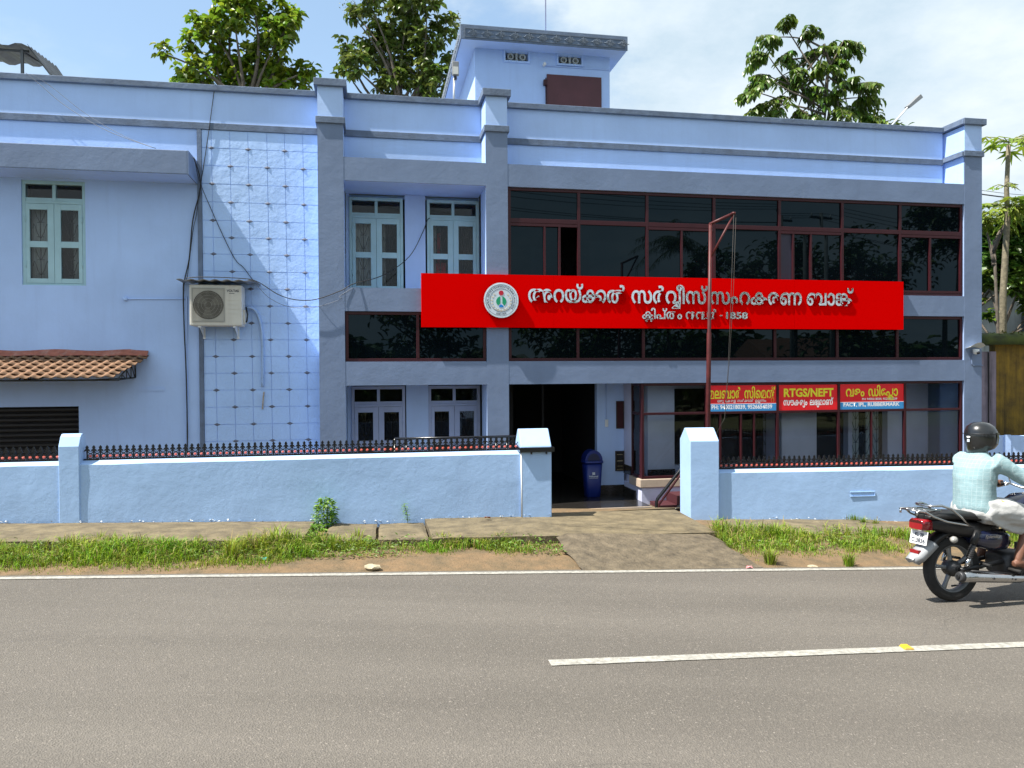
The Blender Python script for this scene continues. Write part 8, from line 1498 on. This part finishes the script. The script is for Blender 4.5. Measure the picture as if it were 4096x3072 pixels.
body = MB(); torso(body, -.025); ell(body, [(.32, 0, 1.33, .058, .058), (.335, 0, 1.40, .054, .056), (.345, 0, 1.45, .06, .06)])
ell(body, [(.36, 0, 1.41, .05, .045), (.37, 0, 1.44, .085, .062), (.365, 0, 1.50, .10, .075), (.36, 0, 1.56, .098, .076), (.35, 0, 1.61, .075, .06), (.345, 0, 1.635, .03, .025)])
for sh, el_, wr in ((shL, elL, wrL), (shR, elR, wrR)): body.tube([sh, sh.lerp(el_, .5), el_, el_.lerp(wr, .4), wr], [.052, .046, .040, .040, .028], 12)
for hp, kn, an in ((hipL, knL, anL), (hipR, knR, anR)):
    body.tube([hp, hp.lerp(kn, .5), kn, kn.lerp(an, .35), an], [.092, .082, .058, .056, .036], 14); body.tube([an + Vector((-.05, 0, -.035)), an + Vector((.02, 0, -.02)), an + Vector((.12, 0, -.055)), an + Vector((.19, 0, -.07))], [.030, .042, .040, .018], 12)
for wr, s_ in ((wrL, 1), (wrR, -1)):
    gx = Vector((.865, s_ * .31, 1.042)); ax_ = Vector((-.08, s_ * .08, -.01)).normalized(); body.tube([wr, wr.lerp(gx, .6) + Vector((0, 0, .018)), gx + Vector((0, 0, .03))], [.030, .036, .030], 10)
    for k in range(4):
        c = gx + ax_ * (-.036 + .024 * k); body.tube([c + Vector((-.012, 0, .030)), c + Vector((.022, 0, .024)), c + Vector((.034, 0, -.004)), c + Vector((.018, 0, -.026)), c + Vector((-.004, 0, -.026))], [.0105, .010, .0095, .009, .008], 7)
    body.tube([gx + ax_ * -.02 + Vector((-.02, 0, .022)), gx + ax_ * -.045 + Vector((-.026, 0, .0)), gx + ax_ * -.05 + Vector((-.008, 0, -.026))], [.012, .011, .009], 7)
fused(body, .0095, 'body', M_SKIN, rd_, 4)
def shirt_mat():
    M = mat('pale green checked cotton', (.235, .355, .38), .85, .05, 5, .25, 60, bump2=.12, bscale2=8); t = M.node_tree; b = t.nodes['Principled BSDF']; L = t.links.new; src = b.inputs['Base Color'].links[0].from_socket; tcn = t.nodes.new('ShaderNodeTexCoord'); sp_ = t.nodes.new('ShaderNodeSeparateXYZ'); L(tcn.outputs['Object'], sp_.inputs[0]); last = src
    for ax_, per, wd, col in ((2, .036, .16, (.38, .48, .50)), (1, .034, .16, (.38, .48, .50)), (2, .036, .07, (.17, .28, .29)), (1, .034, .07, (.18, .29, .30))):
        d = t.nodes.new('ShaderNodeMath'); d.operation = 'DIVIDE'; L(sp_.outputs[ax_], d.inputs[0]); d.inputs[1].default_value = per; f = t.nodes.new('ShaderNodeMath'); f.operation = 'FRACT'; L(d.outputs[0], f.inputs[0]); c = t.nodes.new('ShaderNodeMath'); c.operation = 'LESS_THAN'; L(f.outputs[0], c.inputs[0]); c.inputs[1].default_value = wd; k = t.nodes.new('ShaderNodeMath'); k.operation = 'MULTIPLY'; k.inputs[1].default_value = .55; L(c.outputs[0], k.inputs[0]); m_ = t.nodes.new('ShaderNodeMix'); m_.data_type = 'RGBA'; L(k.outputs[0], m_.inputs['Factor']); L(last, m_.inputs['A']); m_.inputs['B'].default_value = (*col, 1); last = m_.outputs['Result']
    L(last, b.inputs['Base Color']); return M
shirt = MB(); ell(shirt, [(.285, 0, .80, .155, .205), (.28, 0, .86, .165, .215), (.275, 0, .94, .155, .20), (.27, 0, 1.04, .15, .195), (.275, 0, 1.14, .152, .205), (.285, 0, 1.23, .142, .212), (.298, 0, 1.295, .115, .19), (.312, 0, 1.345, .082, .115), (.325, 0, 1.385, .068, .07)])
for sh, el_, wr in ((shL, elL, wrL), (shR, elR, wrR)): shirt.tube([sh + Vector((-.02, 0, 0)), sh.lerp(el_, .3), sh.lerp(el_, .7), el_, el_.lerp(wr, .4), el_.lerp(wr, .95)], [.082, .076, .068, .064, .056, .046], 14)
fused(shirt, .0125, 'shirt', shirt_mat(), rd_, 5, .011, (9, 9, 4))
cl = MB(); ell(cl, [(.322, 0, 1.36, .078, .085), (.33, 0, 1.40, .066, .07), (.33, 0, 1.402, .060, .064), (.325, 0, 1.365, .07, .075)]); fused(cl, .006, 'collar', MATS['pale green checked cotton'], rd_, 2)
mu = MB(); ell(mu, [(.30, 0, .775, .17, .19), (.295, 0, .82, .185, .21), (.285, 0, .88, .16, .20), (.28, 0, .93, .14, .185)])
for hp, kn, s_ in ((hipL, knL, 1), (hipR, knR, -1)):
    mu.tube([hp + Vector((-.06, 0, -.01)), hp.lerp(kn, .5) + Vector((0, 0, .01)), kn + Vector((.02, 0, .0)), kn + Vector((.05, 0, -.05))], [.13, .125, .095, .06], 14)
    mu.loft([[(x, s_ * (.20 + .012 * math.sin(9 * x)) + dy, z) for z, dy in ((zt, -.03), (zt, .03), (zb, .022), (zb, -.022))] for x, zt, zb in ((.22, .84, .76), (.32, .84, .70), (.45, .82, .66), (.58, .80, .62), (.70, .77, .58), (.76, .74, .60))], 0, True)
mu.loft([[(x, y, z) for y, z in ((-.2, zt - .05), (0, zt - .02), (.2, zt - .05), (.2, zt - .10), (0, zt - .08), (-.2, zt - .10))] for x, zt in ((.3, .92), (.45, .90), (.6, .86), (.74, .82))], 0, True)
fused(mu, .0135, 'mundu', mat('white cotton mundu', (.44, .44, .43), .9, .04, 5, .3, 30, bump2=.15, bscale2=9), rd_, 4, .016, (3.5, 13, 13))
MB().tube([(.36, -.20, .93), (.44, -.21, .90), (.50, -.215, .86)], [.018, .02, .014], 8).build('folded_cloth', mat('ochre towel edge', (.45, .33, .12), .9), rd_)
# helmet
hl = []
for z, rx, ry, ox in ((1.395, .105, .098, .0), (1.40, .122, .112, .0), (1.45, .142, .130, .005), (1.51, .149, .137, .0), (1.57, .143, .132, -.004), (1.615, .120, .112, -.008), (1.645, .078, .074, -.010), (1.658, .03, .03, -.010)): hl.append([(.352 + ox + rx * math.cos(2 * math.pi * k / 28), ry * math.sin(2 * math.pi * k / 28), z + (.028 * math.cos(2 * math.pi * k / 28) if z < 1.42 else 0)) for k in range(28)])
hm = MB().loft(hl, 0, True).build('helmet', mat('black helmet shell', (.012, .013, .014), .28, .2, 10, coat=.4), rd_)
MB().lathe([(.150, -.003), (.152, 0), (.150, .003)], (.352, 0, 1.545), 28, cap=False).build('seam', M_BPL, hm); vz = [[(.352 + r_ * 1.085 * math.cos(a), r_ * math.sin(a), z) for a in [R(-75 + 150 * k / 12) for k in range(13)]] for z, r_ in ((1.455, .134), (1.51, .1415), (1.56, .139))]
MB().add([p for r_ in vz for p in r_], [(j * 13 + k, j * 13 + k + 1, (j + 1) * 13 + k + 1, (j + 1) * 13 + k) for j in range(2) for k in range(12)], 0, True).build('visor', mat('smoked visor', (.02, .02, .02), .08), hm)
def back_mark(z0, z1, hw, M, yoff, ov=False):
    P_ = [(hw * math.cos(2 * math.pi * k / 16), (z0 + z1) / 2 + (z1 - z0) / 2 * math.sin(2 * math.pi * k / 16)) for k in range(16)] if ov else [(-hw, z0), (hw, z0), (hw, z1), (-hw, z1)]
    V = []
    for y, z in P_:
        a = math.pi + (y + yoff) / .137; V.append((.352 + .1515 * math.cos(a), .1395 * math.sin(a), z))
    MB().add(V, [list(range(len(V)))]).build('sticker', M, hm)
back_mark(1.508, 1.526, .022, M_WHITE, .0, True); back_mark(1.47, 1.495, .014, M_EMB, .0)
# ================================================================ the other side of the road, seen in the glazing
def mirror_at(px_, py_, Yw, v=.06):
    """where the reflection seen at a photo pixel of the front glazing really stands, at depth Yw behind the camera"""
    u_, _, z = pv(px_, py_, v); h = BO + U * u_ + N * v + Vector((0, 0, z)); d = (h - CAM); d = d - N * (2 * d.dot(N)); return h + d * ((Yw - h.y) / d.y)
M_FAR = mat('roadside tree leaf', (.06, .115, .018), .5, .2, 1, island=.5, trans=.25)
def far_tree(label, c, r_, hz_, n, name='roadside_tree'):
    root = Vector((c.x, c.y, road_z(c.x))); t = thing(name, label, 'tree', tuple(root), WF, 'trees across the road'); limb(root, Vector((c.x + .3, c.y, c.z - hz_ * .3)), .22, .10, t, 'trunk', .03); pts = []
    for k in range(5): a = rng.uniform(0, 6.28); limb(Vector((c.x + .2, c.y, c.z - hz_ * .5)), c + Vector((math.cos(a) * r_ * .7, math.sin(a) * r_ * .6, rng.uniform(-.2, .6) * hz_)), .07, .02, t)
    cl_ = []
    for k in range(26):
        while True:
            d = Vector((rng.uniform(-1, 1), rng.uniform(-1, 1), rng.uniform(-1, 1)))
            if .3 < d.length < 1: break
        cl_.append((c + Vector((d.x * r_, d.y * r_ * .8, d.z * hz_)), rng.uniform(.2, .34) * r_))
    for i in range(n):
        q, s_ = rng.choice(cl_); d = Vector((rng.gauss(0, .5), rng.gauss(0, .5), rng.gauss(0, .45))) * s_; q = q + d; pts.append((q.x, q.y, q.z, rng.uniform(0, 6.28), rng.uniform(-.8, .5), rng.uniform(-.6, .6), rng.uniform(.7, 1.2)))
    leaves('crown', pts, M_FAR, t, None, (.5, .26, .2, .25)); return t
for i, (px_, py_, Yw, r_, hz_, n, lab) in enumerate((
    (3790, 900, -13, 2.6, 3.4, 1500, 'tallest roadside tree mirrored at the right end of the upper glazing'),
    (3500, 1080, -15, 3.2, 2.6, 1500, 'broad tree mirrored in the upper glazing left of the tallest tree'),
    (3150, 1100, -16, 3.0, 2.4, 1400, 'rounded tree mirrored above the right half of the signboard'),
    (2880, 1150, -15, 2.4, 2.2, 1200, 'low tree mirrored behind the flagpole arm'),
    (2300, 1330, -15, 3.4, 2.2, 1300, 'spreading tree mirrored in the lower glazing by the emblem'),
    (1700, 1330, -14, 3.2, 2.2, 1300, 'tree mirrored in the lower glazing left of the emblem'),
    (3400, 1420, -14, 3.6, 1.6, 1400, 'low dense tree mirrored in the bay glass'),
    (2700, 1420, -14, 3.4, 1.6, 1300, 'low dense tree mirrored beside the entrance'))):
    far_tree(lab, mirror_at(px_, py_, Yw), r_, hz_, n)
hp = []
for k in range(6500): X = rng.uniform(-34, 46); hp.append((X, -11.5 + rng.uniform(-.7, .7), road_z(X) + rng.random() ** .7 * 2.3, rng.uniform(0, 6.28), rng.uniform(-.8, .6), rng.uniform(-.6, .6), rng.uniform(.7, 1.3)))
leaves('undergrowth', hp, M_FAR, None, 'stuff', (.5, .3, .2, .25)); hp = []; xm = mirror_at(2650, 1000, -30).x
for k in range(12000):
    X = rng.uniform(-75, 95); top_ = (4.6 if X < xm else 6.6) * (.75 + .45 * mnoise.noise(Vector((X * .16, 0, 0))) + .2 * mnoise.noise(Vector((X * .6, 3, 0)))); hp.append((X, -30 + rng.uniform(-1.5, 1.5), -.5 + rng.random() ** .8 * (top_ + .5), rng.uniform(0, 6.28), rng.uniform(-.8, .6), rng.uniform(-.6, .6), rng.uniform(.6, 1.3)))
leaves('treeline', hp, M_FAR, None, 'stuff', (1.3, .8, .2, .25))
# palm
pc = mirror_at(2680, 960, -13); pr = Vector((pc.x + .4, pc.y, road_z(pc.x))); pm = thing('coconut_palm', 'coconut palm mirrored in the upper glazing beside the flagpole arm', 'tree', tuple(pr), WF)
MB().tube([pr, pr.lerp(pc, .5) + Vector((.15, 0, 0)), pc], [.17, .12, .10], 10).build('trunk', M_BARK, pm); pts = []
for k in range(20):
    a = k * 2.4; el = rng.uniform(-.3, .9); d = Vector((math.cos(a), math.sin(a), el)).normalized(); L_ = rng.uniform(2.0, 2.7); path = [pc + d * L_ * j / 8 - Vector((0, 0, .42 * L_ * (j / 8) ** 2)) for j in range(9)]; MB().tube(path, [.03 - .003 * j for j in range(9)], 5).build('frond_stalk', mat('palm stalk', (.16, .15, .05), .7), pm)
    for j in range(44): f = .12 + .88 * j / 44; q = path[int(f * 8)].lerp(path[min(8, int(f * 8) + 1)], f * 8 - int(f * 8)); pts.append((q.x, q.y, q.z, a + (1.0 if j % 2 else -1.0), rng.uniform(-1.0, -.2), 0, (1 - .5 * f) * rng.uniform(.9, 1.1)))
leaves('crown', pts, M_FAR, pm, None, (.75, .06, .1, .3))
# electricity poles and wires
M_CPOLE = mat('grey concrete pole', (.25, .25, .24), .9, .15, 4)
def epole(label, top_, g): 
    t = thing('utility_pole', label, 'utility pole', (top_.x, top_.y, road_z(top_.x)), WF, g); MB().tube([(top_.x, top_.y, road_z(top_.x)), tuple(top_)], [.13, .085], 8).build('pole', M_CPOLE, t)
    for k, z in enumerate((-.25, -1.0)): MB().box(top_.x - .7, top_.x + .7, top_.y - .05, top_.y + .05, top_.z + z - .05, top_.z + z + .05).build('crossarm', M_ENG, t)
    for x in (-.62, 0, .62): MB().lathe([(.02, 0), (.05, .03), (.03, .07), (.05, .1), (.02, .16)], (top_.x + x, top_.y, top_.z - .2), 8).build('insulator', M_WHITE, t)
    return t
p1_, p2_ = mirror_at(3310, 840, -6.5), mirror_at(3150, 850, -8.5); epole('concrete utility pole with two crossarms mirrored in the upper glazing', p1_, 'utility poles across the road'); epole('plain second utility pole mirrored just beside the first', p2_, 'utility poles across the road')
for k, (dy, z0_, z1_) in enumerate(((-.5, -.15, -.6), (.0, -.15, -.4), (.5, -.15, -.2), (.1, -.95, -1.3), (.4, -1.0, -1.2))):
    A_, B_, C_ = p1_ + Vector((0, dy, z0_)), p1_ + Vector((-28, dy - 1, z1_ + .8)), p1_ + Vector((24, dy + 1, z1_ - .6)); Q = [B_.lerp(A_, j / 12) - Vector((0, 0, .7 * math.sin(math.pi * j / 12))) for j in range(12)] + [A_.lerp(C_, j / 12) - Vector((0, 0, .6 * math.sin(math.pi * j / 12))) for j in range(13)]
    tag(MB().tube(Q, .012, 5).build('power_line', M_CAB, None, tuple(A_), WF), ('topmost', 'second', 'third', 'fourth', 'lowest')[k] + ' of the power lines mirrored across the upper glazing', 'wire', 'power lines along the road')
# small house opposite
hs = thing('roadside_house', 'cream house with tiled roof mirrored in the bay glass', 'house', (3, -20, 0), WF); c = mirror_at(3230, 1700, -20, .06); bpart('wall', mat('cream house wall', (.55, .48, .36), .85), hs, (c.x - 3, c.x + 3, -23, -20, -.3, 3.0)); MB().prism([(-23.6, 3.0), (-19.4, 3.0), (-21.5, 4.4)], 0, c.x - 3.4, c.x + 3.4).build('roof', M_TERR, hs); bpart('door', M_DARK, hs, (c.x - .4, c.x + .5, -19.99, -19.95, -.2, 1.9)); bpart('window', M_DARK, hs, (c.x + 1.1, c.x + 2.1, -19.99, -19.95, .9, 2.0))
